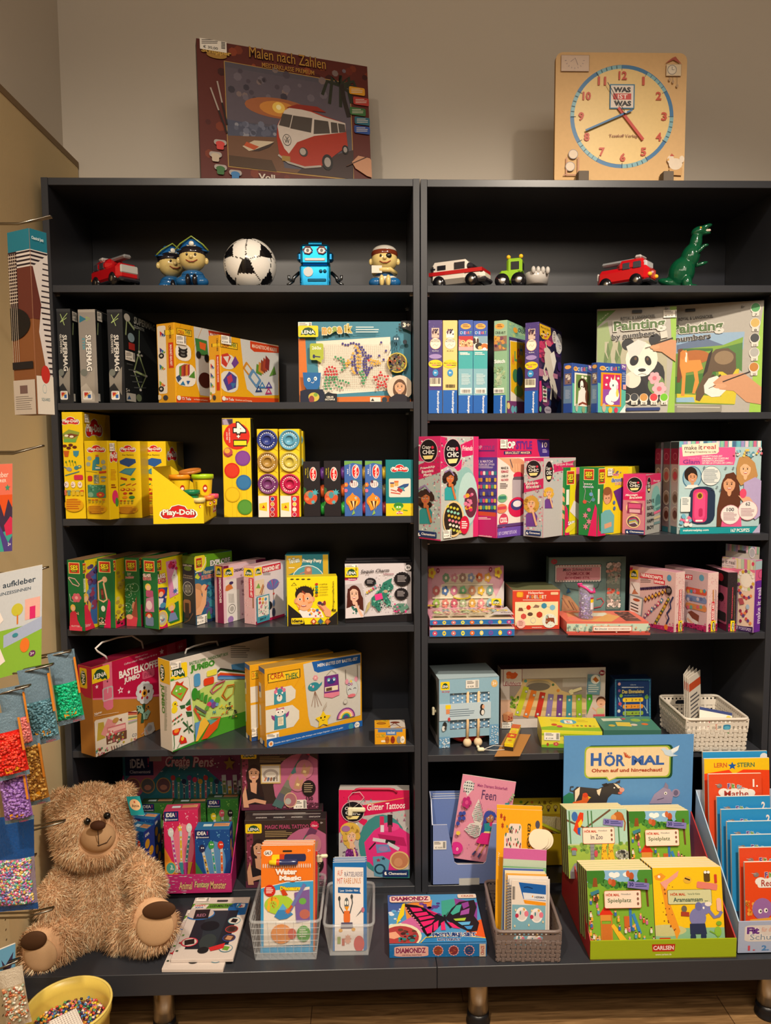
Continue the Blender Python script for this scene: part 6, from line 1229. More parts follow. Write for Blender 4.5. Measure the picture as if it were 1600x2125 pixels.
c=box3('S5a',(790,232,1030),(893,262,1068),(1760,60,840),z,col='d8d0c4',cols={'top':'3c3c3c','right':'d4ccc4'},yB=-.015,ang=-42)
a=c.art();r=c.art('right')
a.P([785,225,896,258,896,470,812,440],'e0b41c');a.e(828,362,22,72,'1d4a2c');a.t('LENA',828,362,120,24,'w',90,b=.03);a.t('JUMBO',832,590,250,34,'4c8434',90,b=.04);a.LN(848,480,872,870,60,'7a8468',.4)
r.R(880,255,1800,1075,'d8d4cc');r.P([885,960,1110,900,1110,780,1400,700,1800,560,1800,900,900,1075],'4c9c2c');r.P([1080,560,1250,450,1500,420,1800,430,1800,620,1420,740,1110,800],'b8d070');r.P([880,1030,1800,790,1800,870,900,1078],'2f8a2c')
lena(r,965,352,165,135,-10);r.P([880,425,930,412,930,435,880,448],'4c9c2c')
r.t('BASTELKOFFER - HANDICRAFT BOX',1238,238,340,28,'3c7c34',-11,b=.02);r.t('JUMBO',1180,308,215,72,'3f8a30',-10,b=.06,ol='c8d8b0');r.LN(1425,130,1600,240,6,'6c6c68',.35);r.P([1755,60,1800,55,1800,240,1765,240],'2c4c34')
r.P([885,445,1050,395,1075,420,1108,960,905,1050],'e0dcd4');r.L([885,440,1050,395,1062,410,1108,965,905,1050],3,'5c8c54')
r.P([895,545,955,435,1055,500,995,615],'b85c2c');r.P([912,540,958,455,1040,505,990,595],'7ab83c');r.P([940,440,975,460,1015,432,1000,475,950,470],'c8301c');r.e(950,520,8,9,'w',9);r.e(985,498,8,9,'w',9);r.P([955,545,1005,535,985,560],'d8502c')
r.e(935,638,24,28,'e8d01c');r.e(932,685,28,32,'e8d01c');r.e(938,635,7,8,'k',8);r.P([950,640,968,650,950,652],'d8782c')
r.P([975,650,1025,640,1025,670,990,680],'2c5c34');r.P([1025,640,1070,585,1075,640,1040,650],'2c6c3c');r.P([1030,670,1075,640,1078,690,1045,695],'c8301c');r.P([1030,700,1085,700,1085,740,1045,748],'2c5c34')
for k in G(6):r.L([900+k*16,800-k*12,915+k*16,780-k*12],13,'c84c3c' if k%2 else '3c6c3c');r.L([910+k*16,825-k*10,925+k*16,808-k*10],12,'3c6c3c' if k%2 else 'd8c8b0')
r.L([1005,790,1095,880],13,'2c5c34');r.L([1010,875,1085,815],13,'2c4c2c');r.L([1040,780,1060,890],9,'6c8c6c')
r.P([900,870,945,850,990,840,965,900,925,910],'c8281c');r.e(948,868,22,18,'e8902c');r.P([970,960,985,905,1030,930,1040,970,985,985],'c8281c');r.e(1000,935,14,20,'e8c03c');r.L([925,905,930,990,925,1030],6,'2c6c34');r.L([985,960,955,1020],5,'2c6c34')
r.rr(1100,368,1155,480,'4c94c8',18);r.rr(1185,402,1275,465,'d8401c',14,-10);r.rr(1212,335,1300,385,'e0d84c',10,-10)
for k,cc in EN(('23241c','2c5c34','e8e4dc','d85c1c','c83c2c','3c64a8','5c90c8')):r.P([1305,345+k*10,1330,318+k*13,1600,358+k*7,1600,368+k*7,1310,360+k*10],cc)
r.P([1425,290,1560,270,1560,340,1430,330],'4c88b8')
for k,cc in EN(('8a3c3c','c8b8a8','6c4c84','b83c3c')):r.L([1240+k*5,520-k*4,1290,450+k*6,1370,420+k*4,1340,480,1260,545-k*3,1240+k*5,520-k*4],7,cc)
for k,cc in EN(('d87a2c','c86c1c','3c3c2c','b8a03c')):r.L([1340+k*6,560-k*3,1390,470+k*5,1450,460+k*4,1440,540,1380,600-k*4,1340+k*6,560-k*3],7,cc)
r.e(1105,545,28,54,'2f8a2c');
for k in G(4):r.P([1120+k*36,520+k*18,1150+k*34,512+k*18,1148+k*30,590+k*18,1118+k*32,580+k*18],'4ca03c' if k%2 else '3c8a30')
for x,y,rr_,cc in((1252,612,20,'4c74b8'),(1302,600,24,'5ca03c'),(1230,635,20,'c83c6c'),(1270,640,24,'6c4c94'),(1212,668,18,'5ca03c'),(1298,636,14,'6a9cc8')):r.e(x,y,rr_,rr_*1.1,cc)
r.L([1105,650,1205,710],17,'5c645c');r.L([1100,670,1155,770],18,'c84c2c');r.L([1120,700,1200,735],9,'5c9c5c')
r.P([1105,800,1150,780,1170,860,1110,960],'5c90c8');r.P([1150,790,1190,750,1230,800,1130,955,1110,960],'e8b83c');r.P([1230,810,1330,745,1300,840,1215,930,1160,945],'d8501c');r.P([1215,770,1300,770,1240,815],'5c9c9c');r.L([1240,750,1335,745],6,'c83c2c')
for s_,x,y,cc in(('N',1274,702,'3c8ca0'),('R',1412,665,'2c2c2c'),('T',1408,630,'2c2c2c'),('K',1388,700,'c84c2c'),('8',1440,740,'5c5c3c'),('5',1460,700,'3c3c3c')):r.t(s_,x,y,24,28,cc,-10,b=.04)
r.DT(1320,640,1500,760,16,8,['23241c','c8602c','d8c83c','5c8c5c'],6)
c.SK('right',885,268,985,328,'€ 22,99')
q=MB();q.tube([(c.W*.5,.07,c.H),(c.W*.5,.075,c.H+.012),(c.W*.5,.1,c.H+.016),(c.W*.5,.15,c.H+.018),(c.W*.5,.18,c.H+.014),(c.W*.5,.185,c.H)],.0028,'d0ccc8','pl',8);c.part('carry_handle',q,'white plastic cord handle')
c.done('craft_case','big white and green handled craft case showing felt and coloured paper','box','large handled craft cases')
def diy(A,B,C,yB,label,full):
 c=box3('S5b',A,B,C,z,yB,ang=-60,col='e0a01a',cols={'top':'b08a44','right':'dca01c'},D=None if full else .27,W=.044 if full else .04);a=c.art();x0,x1=A[0],B[0];w=x1-x0;t=B[1]
 a.R(x0,t-20,x1,t+20,'3c64a0');a.t('DIY',x0+w*.5,t+35,w*.5,20,'8a5c14')
 a.rr(x0+w*.08,t+110,x0+w*.6,t+240,'d8cca8',10);a.R(x0+w*.15,t+140,x0+w*.5,t+190,'4c3c80');a.rr(x0+w*.08,t+300,x0+w*.6,t+480,'d8cca8',14);a.L([x0+w*.2,t+400,x0+w*.35,t+420],4,'a8705c')
 a.poly([(x0,B[2]-100),(x1,B[2]-60),(x1,B[2]+10),(x0,B[2]-30)],'2c4c84');a.e(x0+w*.62,B[2]-62,w*.2,24,'d8d4cc')
 r=c.art('right')
 if full:
  creath(r,420,348,285,80,-9)
  for k in G(5):r.L([300+k*90,340,260+k*80,460],3,'d08c14')
  r.P([585,245,665,225,1085,150,1085,690,700,800,650,780,630,700],'c8c4bc');r.P([660,225,1085,160,1085,232,715,320,682,305],'1f5ca8');r.t('MEIN ERSTES DIY BASTEL-SET',888,226,350,28,'e8e4dc',-8,b=.02)
  r.P([250,480,480,430,520,470,515,540,460,575,250,615],'d8d4c8');r.P([250,650,490,600,550,650,550,720,500,790,250,850],'d8d4c8')
  r.P([330,600,330,480,380,455,432,480,435,575],'3c8c9c');r.e(345,487,14,18,'d87090');r.e(418,470,14,18,'d87090');r.R(343,448,362,470,'a84c84');r.R(388,440,408,462,'a84c84');r.e(378,540,24,30,'e4e0d8');r.e(355,503,8,9,'w',9);r.e(402,495,8,9,'w',9);r.e(377,520,9,7,'k',9);r.L([378,525,376,548],3,'k')
  r.P([330,820,335,690,430,670,437,800],'3c8ca0');r.e(384,665,44,34,'e0dcd4');r.P([345,650,350,625,385,640,415,618,420,640,385,630],'c86c84');r.e(365,665,15,16,'w');r.e(402,658,15,16,'w');r.e(366,665,6,7,'k',8);r.e(402,660,6,7,'k',8);r.P([305,690,335,700,335,740,310,720],'8a3c80');r.P([430,680,462,650,455,690,435,710],'8a3c80');r.R(362,705,412,780,'e4dcc0',-6);r.LN(368,712,406,770,5,'8a8474',.3)
  r.e(675,440,50,38,'2f8494');r.P([710,430,750,395,745,420,720,450],'2f8494');r.e(650,430,6,8,'w',8);r.e(670,440,9,12,'d8a0b0',8);flower(r,690,362,22,'d8909c','e8c8b8',6,24)
  for k in G(4):r.ln([(685,478),(655+k*30,620-abs(k-1)*8)],3,'8a5c44')
  r.P([768,350,888,328,898,500,830,535,765,515],'6c2c7c');r.P([765,500,898,480,898,510,835,538,765,530],'d87c94');r.P([772,445,885,425,885,465,772,485],'e0d4b8');r.e(805,383,15,20,'5ca8c0');r.e(850,378,15,20,'5ca8c0');r.e(828,395,34,20,'2c3c7c');r.e(806,384,7,9,'w',8);r.e(850,379,7,9,'w',8);r.L([785,340,830,292,872,322],3,'6c6458');r.R(782,448,832,475,'5c4434',-5)
  r.e(1010,450,50,80,'b4b8b4');r.e(1010,460,45,74,'c4c8c8');r.L([950,290,955,400],4,'6c6458');r.L([1052,250,1055,380],4,'6c6458');r.e(962,395,14,24,'d890a4');r.e(1042,372,14,24,'d890a4');r.P([985,400,1000,375,1010,400],'e8c83c');flower(r,980,418,12,'7a4c84','w',5,14);flower(r,1002,415,10,'a84c84','w',5,12);r.L([970,470,985,455,1000,462],4,'4c4c54');r.L([1018,455,1032,445,1042,452],4,'4c4c54');r.e(1003,515,34,15,'d8707c')
  r.star(755,722,70,74,'e8c41c',5,.55,-6);r.e(735,710,7,9,'k',9);r.e(768,702,7,9,'k',9);r.L([742,728,754,734,766,724],4,'k');r.L([750,650,765,610,785,570,780,610,755,650],3,'8a6c4c')
  cx,cy=952,690
  for k,cc in EN(('7a3c84','d8809c','e8d0b0','e8c43c','3c9470','2c5c9c','6c3c80')):
   ro=80-k*11;r.poly([(cx+ro*cos(t_)*1,cy+18-ro*sin(t_)*1.1-ro*cos(t_)*.2)for t_ in[i*pi/10 for i in G(11)]],cc)
  r.ring(947,568,17,20,'8a8680','c8c4bc')
  r.P([250,900,1095,730,1095,810,250,975],'1f5ca8');r.t('Gestalte deine eigene coole Tasche, süße Anhänger oder lustigen Organizer - wie es dir gefällt!',635,862,600,15,'d8dce4',-10);r.e(996,782,22,26,'3c8c9c');r.e(1048,770,22,26,'e8e4dc');r.t('5+',1048,770,28,22,'1f3c74',-6);r.e(298,935,22,24,'e0d8c8');r.e(298,935,12,14,'c87a3c')
  c.SK('right',260,845,370,920,'€ 25,99')
 else:
  creath(r,165,340,60,70);r.R(120,440,190,580,'d8d4c8');r.R(120,600,190,810,'d8d4c8');r.R(125,860,190,920,'2c4c84');c.SK('right',128,800,180,875,'€ 25,99')
 c.done('craft_set_box',label,'box','yellow craft sewing boxes')
diy((50,232,915),(118,258,930),(940,110,760),.05,'yellow sewing craft box behind its twin, only its left end showing',0)
diy((180,258,945),(248,290,975),(1095,160,800),None,'yellow and blue sewing craft box with star, whale and rainbow charms',1)
p0=atz(*zp('S5b',1212,950),z);p1=atz(*zp('S5b',1482,945),z);q0=atz(*zp('S5b',1218,752),z+.045)
c=Carton(TR(p0[0],p0[1],z,0),F_(p1[0]-p0[0]),max(.07,F_(q0[1]-p0[1])),.0455,'dc9c1c');c.v='S5b'
a=c.art('front',view=None);a.R(.1,0,.9,.2,'4c78b0');a.R(.36,0,.7,.4,'4c78b0');a.t('steckset',.53,.22,.25,.2,'e8e4dc');creath(a,.19,.42,.26,.2);a.rr(.2,.72,.36,.85,'e8e0cc',.04)
for x,cc in((.4,'a86420'),(.58,'8a2c1c'),(.78,'8c8880'),(.9,'e8e0cc')):a.e(x,.7,.07,.24,cc)
a.t('3+',.9,.7,.07,.16,'3c4c74');a.t(':)',.4,.7,.05,.15,'5c3410',90);a.t(':)',.58,.7,.05,.15,'4c1810',90)
a=c.art('top',view=None);a.P([0,0,.48,0,.5,.6,0,.8],'d89c20');a.P([.5,0,1,0,1,.85,.75,.8,.52,.95,.5,.4],'c0b8b0');a.e(.22,.38,.16,.14,'8a5414');a.e(.22,.38,.13,.11,'a86c1c');a.e(.68,.3,.16,.11,'6a2c1c');a.L([.66,.38,.45,.8],.03,'6a2c1c');a.L([.68,.4,.84,.8],.03,'6a2c1c');a.L([.58,.6,.78,.62],.02,'6a2c1c');creath(a,.25,.1,.36,.14);a.R(0,.93,1,1,'4c78b0')
c.done('craft_set_box','tiny yellow craft box lying alone at the right end of its shelf','box')
z=ZR[5]
pb=atz(*zp('S5c',165,712),z)[:2];pc=atz(*zp('S5c',612,620),z)[:2]
y0=.02;o=empty('drum_set_package','light blue carton sleeve holding a toy drum with wooden mallets','toy drum',TR(1.056,.053,z+.0004,.12))
LW,LD,LH=.18,.14,.205
mb=MB();fr=MB()
def frame_face(mb,O,U,V,hole,col):
 O,U,V=V3(O),V3(U),V3(V);(a0,b0,a1,b1)=hole
 P=[(0,0),(1,0),(1,1),(0,1)];Q=[(a0,b0),(a1,b0),(a1,b1),(a0,b1)]
 vs=[tuple(O+U*p[0]+V*p[1])for p in P+Q]
 mb.add(vs,[(0,1,5,4),(1,2,6,5),(2,3,7,6),(3,0,4,7)],col)
frame_face(mb,(0,0,LH),(LW,0,0),(0,0,-LH*.86),(.18,.25,.84,.86),'8ab0c4')
mb.box((0,0,LH-.0015),(LW,LD,LH),'a8c0c8','print',0,{'top':'b0c4cc'})
a=Art(mb,(0,0,LH),(LW,0,0),(0,0,-LH));
lena(a,.1,.1,.15,.12);a.t('die Jungs',.11,.185,.13,.035,'c03c3c');a.e(.92,.1,.055,.055,'d8b070');a.t('3+',.92,.1,.06,.05,'f0e8e0')
a.R(0,.84,.18,1,'6c9cc0');a.R(.84,.7,1,1,'6c9cc0');a.R(.18,.74+.02,.84,.96,'7ca8c8')if 0 else None
r_=random.Random(3)
for k in G(70):x,y=(r_.uniform(.01,.17),r_.uniform(.86,.99))if k%2 else(r_.uniform(.85,.99),r_.uniform(.72,.99));a.e(x,y,.009,.008,'e4ecf0',6)
a.e(.09,.66,.035,.05,'2c2c2c',9);a.e(.07,.71,.03,.04,'d8d8d4',9);a.e(.1,.71,.02,.025,'3c3c3c',8);a.e(.16,.58,.022,.03,'c03c3c',8)
mb.bd('carton_sleeve',o)
bk=MB();bk.box((.012,.008,.052),(LW-.012,.01,LH-.03),'7ca4c4');b_=Art(bk,(.012,.008,LH-.03),(LW-.024,0,0),(0,0,-LH+.082))
for i in G(12):
 for j in G(10):b_.e(.04+i*.084,.05+j*.1+(i%2)*.05,.018,.022,'e0e8ec',7)
bk.bd('dotted_insert',o)
st=MB();st.box((0,-.003,LH*.4),(LW*.86,-.001,LH*.64),'b8ccd8');s_=Art(st,(0,-.003,LH*.64),(LW*.86,0,0),(0,0,-LH*.24));s_.e(.83,.3,.04,.2,'2c2420');s_.e(.83,.6,.05,.22,'2c2c2c');s_.e(.84,.62,.03,.16,'e0dcd4');s_.e(.85,.28,.025,.13,'d8a080');s_.LN(.2,.35,.7,.85,4,'6c8090',.35);s_.P([.12,.05,.22,.05,.22,.3,.12,.3],'f0cc1c');s_.R(.13,.32,.2,.6,'d88a5c')
st.bd('paper_strip',o)
for k,xx in EN((LW*.46,LW*.64)):
 m_=MB();m_.tube([(xx,-.006,.022),(xx+.002,-.004,LH*.36),(xx+.003,.003,LH*.42),(xx+.004,.003,LH*.8)],.0042,'d8b88c','matte',10);m_.ell((xx,-.007,.014),.0125,'dcc4a0','matte');
 m_.bd('mallet',o)
dr=MB();R_=.088;cy=R_+.004
dr.lathe([(R_*.2,0),(R_,0),(R_,.014),(R_*.97,.014)],'b82c1c','gl',(LW*.52,.018,cy),48,'y');dr.lathe([(R_*.97,.014),(R_*.97,.09),(R_,.09),(R_,.104),(0,.104)],'8a7a2c','gl',(LW*.52,.018,cy),48,'y');dr.lathe([(0,0),(R_*.95,0)],'d8301c','gl',(LW*.52,.0175,cy),48,'y')
dr.bd('drum',o)
sd=MB();sd.add([(0,.004,0),(0,LD,.01),(0,LD,LH),(0,.004,LH)],[(0,1,2,3)],'a8a09c');sd.prism([(.02,.03),(.11,.03),(.12,.06),(.12,.16),(.1,.19),(.03,.19),(.015,.15),(.015,.06)],.001,'3c3c30','print',((-.0015,.004,0),(0,1,0),(0,0,1)))
sd.bd('side_flap',o);pg=MB();pg.box((-.012,.03,.095),(-.001,.05,.103),'e0d8b8','pl',.002);pg.box((-.014,.028,.088),(-.006,.036,.112),'e0d8b8','pl',.002);pg.bd('security_tag',o)
sk=MB();b_=Art(sk,(0,0,LH),(LW,0,0),(0,0,-LH),lift=.002);b_.mat='paper';b_.R(.44,.03,.66,.15,'e4e0d8');b_.LN(.46,.045,.58,.09,3,'55504c');b_.bars(.6,.04,.65,.14,5);b_.t('€ 19,99',.52,.125,.1,.03,'k');sk.bd('price_sticker',o)
c=box2('S5c',(634,155,648),(1500,142,625),z,D=.05,col='c0b0a8',cols={'top':'3c1c24'});a=c.art()
a.R(634,140,1500,650,'cfc6c0');a.R(710,230,1345,562,'9c9088');a.R(1150,232,1345,300,'b0a8a4');a.P([634,410,715,408,740,560,640,640,634,640],'c8a48c')
a.rr(657,152,816,292,'8a1c34',6);a.rr(661,156,812,288,'e0d8d0',6);a.e(735,210,36,26,'d8602c');a.e(705,195,24,22,'d8602c');a.e(762,200,16,14,'d8602c');a.e(700,218,18,16,'e07a3c');a.e(755,185,8,8,'d8602c',8);a.t('Eichhorn',736,272,132,30,'8a1c34',sh=.3)
a.P([820,235,1040,240,1090,270,1140,330,1345,400,1345,525,1240,540,990,545,740,540,712,480,740,400,800,310],'d0b482');a.e(948,288,106,44,'a8987c');a.e(948,300,96,34,'6c645c');a.e(842,252,13,13,'5ca0a0');a.e(1070,283,11,11,'4c6c4c');a.e(1112,332,13,13,'d88a3c');a.DT(720,385,790,470,20,13,['8aa83c','7a9c34','4c6c2c'],4)
a.L([760,470,1345,500],26,'b89c6c');a.L([840,400,1340,420],16,'b89c6c')
for k,(x0,y0_,x1,y1_,cc)in EN(((848,315,772,530,'b8c02c'),(912,345,842,545,'d8742c'),(985,360,938,545,'b82c24'),(1052,375,1028,550,'8070a8'),(1128,380,1118,545,'6c4088'),(1204,385,1200,545,'3c8898'),(1283,378,1285,545,'8ab02c'),(1370,375,1372,525,'4ca02c'))):
 a.L([x0,y0_-15,x1,y1_+8],46,cc);a.e(x0,y0_+24,12,12,'8c8c8c');a.e(x0,y0_+22,7,7,'e0e0dc',9);a.e(x1+4,y1_-18,12,12,'8c8c8c');a.e(x1+4,y1_-20,7,7,'e0e0dc',9)
a.L([1200,345,1305,310],24,'e0d4a8');a.L([1215,320,1225,362],26,'e0d4a8')
a.P([1345,540,1400,400,1450,375,1500,385,1500,630,1440,620,1345,560],'c8b4a8');a.e(1465,415,40,38,'5c3424');a.e(1465,430,36,34,'d8a080');a.rr(1425,465,1495,540,'d8a484',20);a.rr(1432,475,1490,520,'b8c088',8);a.P([1410,530,1495,540,1495,600,1420,600],'8a9c4c');a.e(1430,578,30,22,'d8a080');a.R(1400,525,1495,545,'c84c5c');a.L([1430,500,1392,468],9,'d8a080');a.L([1455,440,1475,440],5,'8a4c3c')
for k in G(3):a.R(1350+k*3,195+k*30,1450+k*3,325+k*18,('6c8c9c','5c7c98','7098a8')[k],4)
a.P([1380,205,1455,210,1460,320,1375,315],'7ca0ac');a.e(1418,235,38,38,'e4e0d8');a.P([1395,235,1420,212,1448,245,1425,262],'c06c2c');a.LN(1360,280,1450,350,4,'d8dcd8',.4);a.e(1474,180,24,22,'8a1c34');a.t('3in1',1474,180,34,18,'w',b=.03);a.P([652,520,690,500,735,512,735,575,690,590,655,575],'b87a54');a.P([652,520,690,500,735,512,695,530],'d0986c');a.t('2+',712,555,40,30,'8a1c1c',b=.03)
c.SK('front',645,590,738,642,'€ 19,99');c.done('xylophone_box','cream box with a window showing a rainbow xylophone','box')
c=box2('S5d',(190,165,598),(517,172,590),z,D=.045,col='1d3a68',cols={'top':'16284a'});a=c.art()
for k in G(26):a.R(192+k*12.6,168,200+k*12.6,180,'4c9cc0');
for k in G(32):a.R(192,180+k*13,210,188+k*13,'4c9cc0');a.R(500,180+k*13,516,188+k*13,'4c9cc0')
a.R(212,188,498,575,'1e3c74');a.LN(255,235,455,247,1,'e0e4e8');a.t('Meine Wisch-und-weg-Lernkarten',355,240,195,12,'e0e4e8');a.t('Usborne',357,215,50,12,'b8c8d8');a.t('Das Einmaleins',355,275,195,34,'ecd474',b=.03);a.t('mit abwischbarem Stift',355,308,160,10,'7cb0c8')
for k,(cc,s_)in EN((('e0b82c','3 · 2 = 6'),('d88a2c','4 · 3 = 12'),('8aa83c','2 · 4 = 8'))):a.rr(263,330+k*60,447,368+k*60,cc,14);a.t(s_,355,350+k*60,140,20,'4c3c2c')
for q in(((285,370),(285,560)),((420,370),(420,520)),((480,300),(480,470)),((225,330),(250,410)),((450,400),(490,470))):a.ln(q,7,'8ab0c0')
for x,y,cc,rr_ in((232,208,'d8a0a4',13),(232,268,'8a5c94',12),(248,312,'8ab83c',15),(248,512,'b03c6c',18),(390,520,'a83434',20),(445,545,'c88090',14),(228,450,'c8c8c4',14),(238,385,'b8485c',15),(475,325,'5c8c3c',18),(290,545,'4c7c5c',14),(262,555,'d8d4cc',12)):a.e(x,y,rr_,rr_*1.1,cc,12)
a.R(325,495,365,550,'d8c03c');a.R(332,510,358,540,'3c3424')
c.done('times_table_card_box','dark blue upright card box about multiplication, standing beside the xylophone box','box')
p0=atz(*zp('S5c',975,805),z);yy=F_(p0[1]);xr=F_(aty(*zp('S6d',478,180),yy)[0]);hh=F_(aty(*zp('S5c',975,660),yy)[2])-z
xl=F_(p0[0]);c=Carton(TR(xl,yy,z,-.12),xr-xl,.11,hh,'d8d04c',{'left':'c8c04c','top':'e4d434'});c.v='S5c'
a=c.art('front',view=None);a.R(0,0,1,.25,'dcd838');a.R(0,.18,1,.3,'9cb82c');a.t('Early education device',.56,.32,.6,.12,'4c4c1c');a.t('Deutsch · English',.6,.55,.5,.1,'b0a888');a.P([0,.85,.3,.75,1,.85,1,1,0,1],'7cb02c');flower(a,.24,.78,.05,'c84c4c','e8a08c',5,.12);a.e(.1,.82,.02,.1,'a84434');a.e(.7,.75,.04,.14,'d8904c');a.e(.85,.78,.05,.12,'c8b85c')
a=c.art('top',view=None);a.P([0,.8,.2,.7,.5,.8,1,.72,1,1,0,1],'8cb82c');a.e(.5,.35,.14,.18,'5ca8c0');a.R(.43,.25,.57,.48,'e8ecdc');a.t('b',.5,.36,.05,.15,'c84c3c');a.LN(.2,.2,.35,.4,2,'c8b03c',.3);a.LN(.65,.2,.85,.4,2,'c8b03c',.3);a.e(.24,.6,.05,.08,'c8502c');a.e(.32,.72,.05,.08,'c84c5c');
for k in G(6):a.e(.56+k*.07,.64,.022,.05,('e8a03c','b8743c','6c9c3c','c8602c','8a5c3c','c8c03c')[k])
q=MB();b_=Art(q,(0,0,hh),(xr-xl,0,0),(0,0,-hh),lift=.002);b_.mat='paper';b_.R(.04,.12,.3,.56,'f1ece2');b_.LN(.06,.16,.2,.32,3,'55504c');b_.t('€ 17,99',.13,.46,.12,.1,'k');b_.bars(.24,.16,.29,.5,5);c.part('price_sticker',q)
c.done('learning_toy_box','lime yellow educational toy box lying in front of the xylophone box','box')
p0=aty(*zp('S6d',500,62),.07);p1=aty(*zp('S6d',1225,62),.07)
c=Carton(TR(1.545,.07,z,-.04),.17,.11,.04,'3c6c60');a=c.art('top',view=None);a.R(0,0,1,1,'4c8474');a.R(.1,.15,.45,.35,'c8d0b8',-4);a.R(.3,.45,.55,.75,'d8c04c',6)
for x,y,cc,rr_ in((.7,.3,'8ab04c',.09),(.8,.6,'d8702c',.06),(.6,.65,'d8c8b8',.06),(.2,.7,'c8b04c',.06),(.88,.3,'6c9c3c',.08),(.5,.2,'c84c5c',.04)):a.e(x,y,rr_,rr_*1.3,cc)
c.done('board_game_box','flat teal game box lying behind the blue display header','box')
Zt=z+.0006;o=empty('castanets_on_card','small yellow and black wooden castanets tied to a brown kraft card','toy')
P=[atz(*zp('S5c',x,y),Zt)[:2]for x,y in((585,882),(800,884),(886,700),(690,690))]
P[0]=np.array([P[0][0],max(P[0][1],-.014)]);P[1]=np.array([P[1][0],max(P[1][1],-.014)])
o.location=(F_(P[0][0]),F_(P[0][1]),Zt)
inv=lambda p,h=0:(F_(p[0]-P[0][0]),F_(p[1]-P[0][1]),h)
mb=MB();mb.add([inv(p)for p in P]+[inv(p,.0012)for p in P],[(4,5,6,7),(0,1,5,4),(1,2,6,5),(2,3,7,6),(3,0,4,7)],'b07c44','paper');mb.bd('kraft_card',o)
A_=atz(*zp('S5c',702,832),Zt+.002)[:2];B_=atz(*zp('S5c',770,668),Zt+.002)[:2];d_=(B_-A_);L_=F_(np.hypot(*d_));an=atan2(d_[1],d_[0])
w2=MB();w2.M=Matrix.Translation(inv(A_,.0016))@Matrix.Rotation(an,4,'Z')
w2.box((0,-.013,0),(L_,.013,.011),'23201c','gl',.001);w2.box((0,-.013,.0112),(L_,.013,.022),'e0c41c','gl',.0012)
b_=Art(w2,(0,.0125,.0222),(L_,0,0),(0,-.025,0));b_.R(.28,0,.5,1,'c8442c');b_.R(.78,0,.98,1,'c8603c');b_.e(.6,.5,.06,.3,'e8a03c');b_.e(.15,.5,.04,.22,'c8842c');b_.star(.39,.5,.07,.4,'e8c83c')
w2.bd('castanet',o)
w3=MB();T0=atz(*zp('S5c',500,812),Zt+.01);T1=atz(*zp('S5c',665,795),Zt+.004);T2=atz(*zp('S5c',668,822),Zt+.004)
w3.tube([inv(T1,.004),inv(atz(*zp('S5c',580,792),Zt+.006),.008),inv(T0,.008)],.0009,'e8e4dc','pl',6);w3.tube([inv(T2,.004),inv(atz(*zp('S5c',580,828),Zt+.004),.004),inv(T0,.006)],.0009,'e8e4dc','pl',6);w3.bd('cord',o)
w4=MB();cc_=inv(atz(*zp('S5c',472,818),Zt+.006),.008);w4.box((cc_[0]-.01,cc_[1]-.008,.001),(cc_[0]+.01,cc_[1]+.004,.011),'e4dcb8','pl',.003);w4.box((cc_[0]-.011,cc_[1]+.002,.006),(cc_[0]-.003,cc_[1]+.016,.014),'e4dcb8','pl',.003);w4.bd('security_tag',o)
def weave_panel(mb,O,U,V,Nn,nx,ny,col,holes=1,th=.0022,rim=.0035,style=0):
 0
 O,U,V,Nn=V3(O),V3(U),V3(V),V3(Nn).normalized();sx=1/nx;sy=1/ny
 def bar(u0,v0,u1,v1,off,t=th):
  a_=[O+U*u+V*v+Nn*off for u,v in((u0,v0),(u1,v0),(u1,v1),(u0,v1))];b_=[p+Nn*t for p in a_]
  mb.add([tuple(p)for p in a_+b_],[(0,1,2,3)[::-1],(4,5,6,7),(0,1,5,4),(1,2,6,5),(2,3,7,6),(3,0,4,7)],col,'pl')
 for i in G(nx):
  for j in G(ny):
   e=(i+j)%2
   bar((i+.16)*sx,j*sy-.01,(i+.78)*sx,(j+1)*sy+.01,.0006 if e else-.0012)
   bar(i*sx-.005,(j+.14)*sy,(i+1)*sx+.005,(j+.72)*sy,-.0012 if e else .0006)
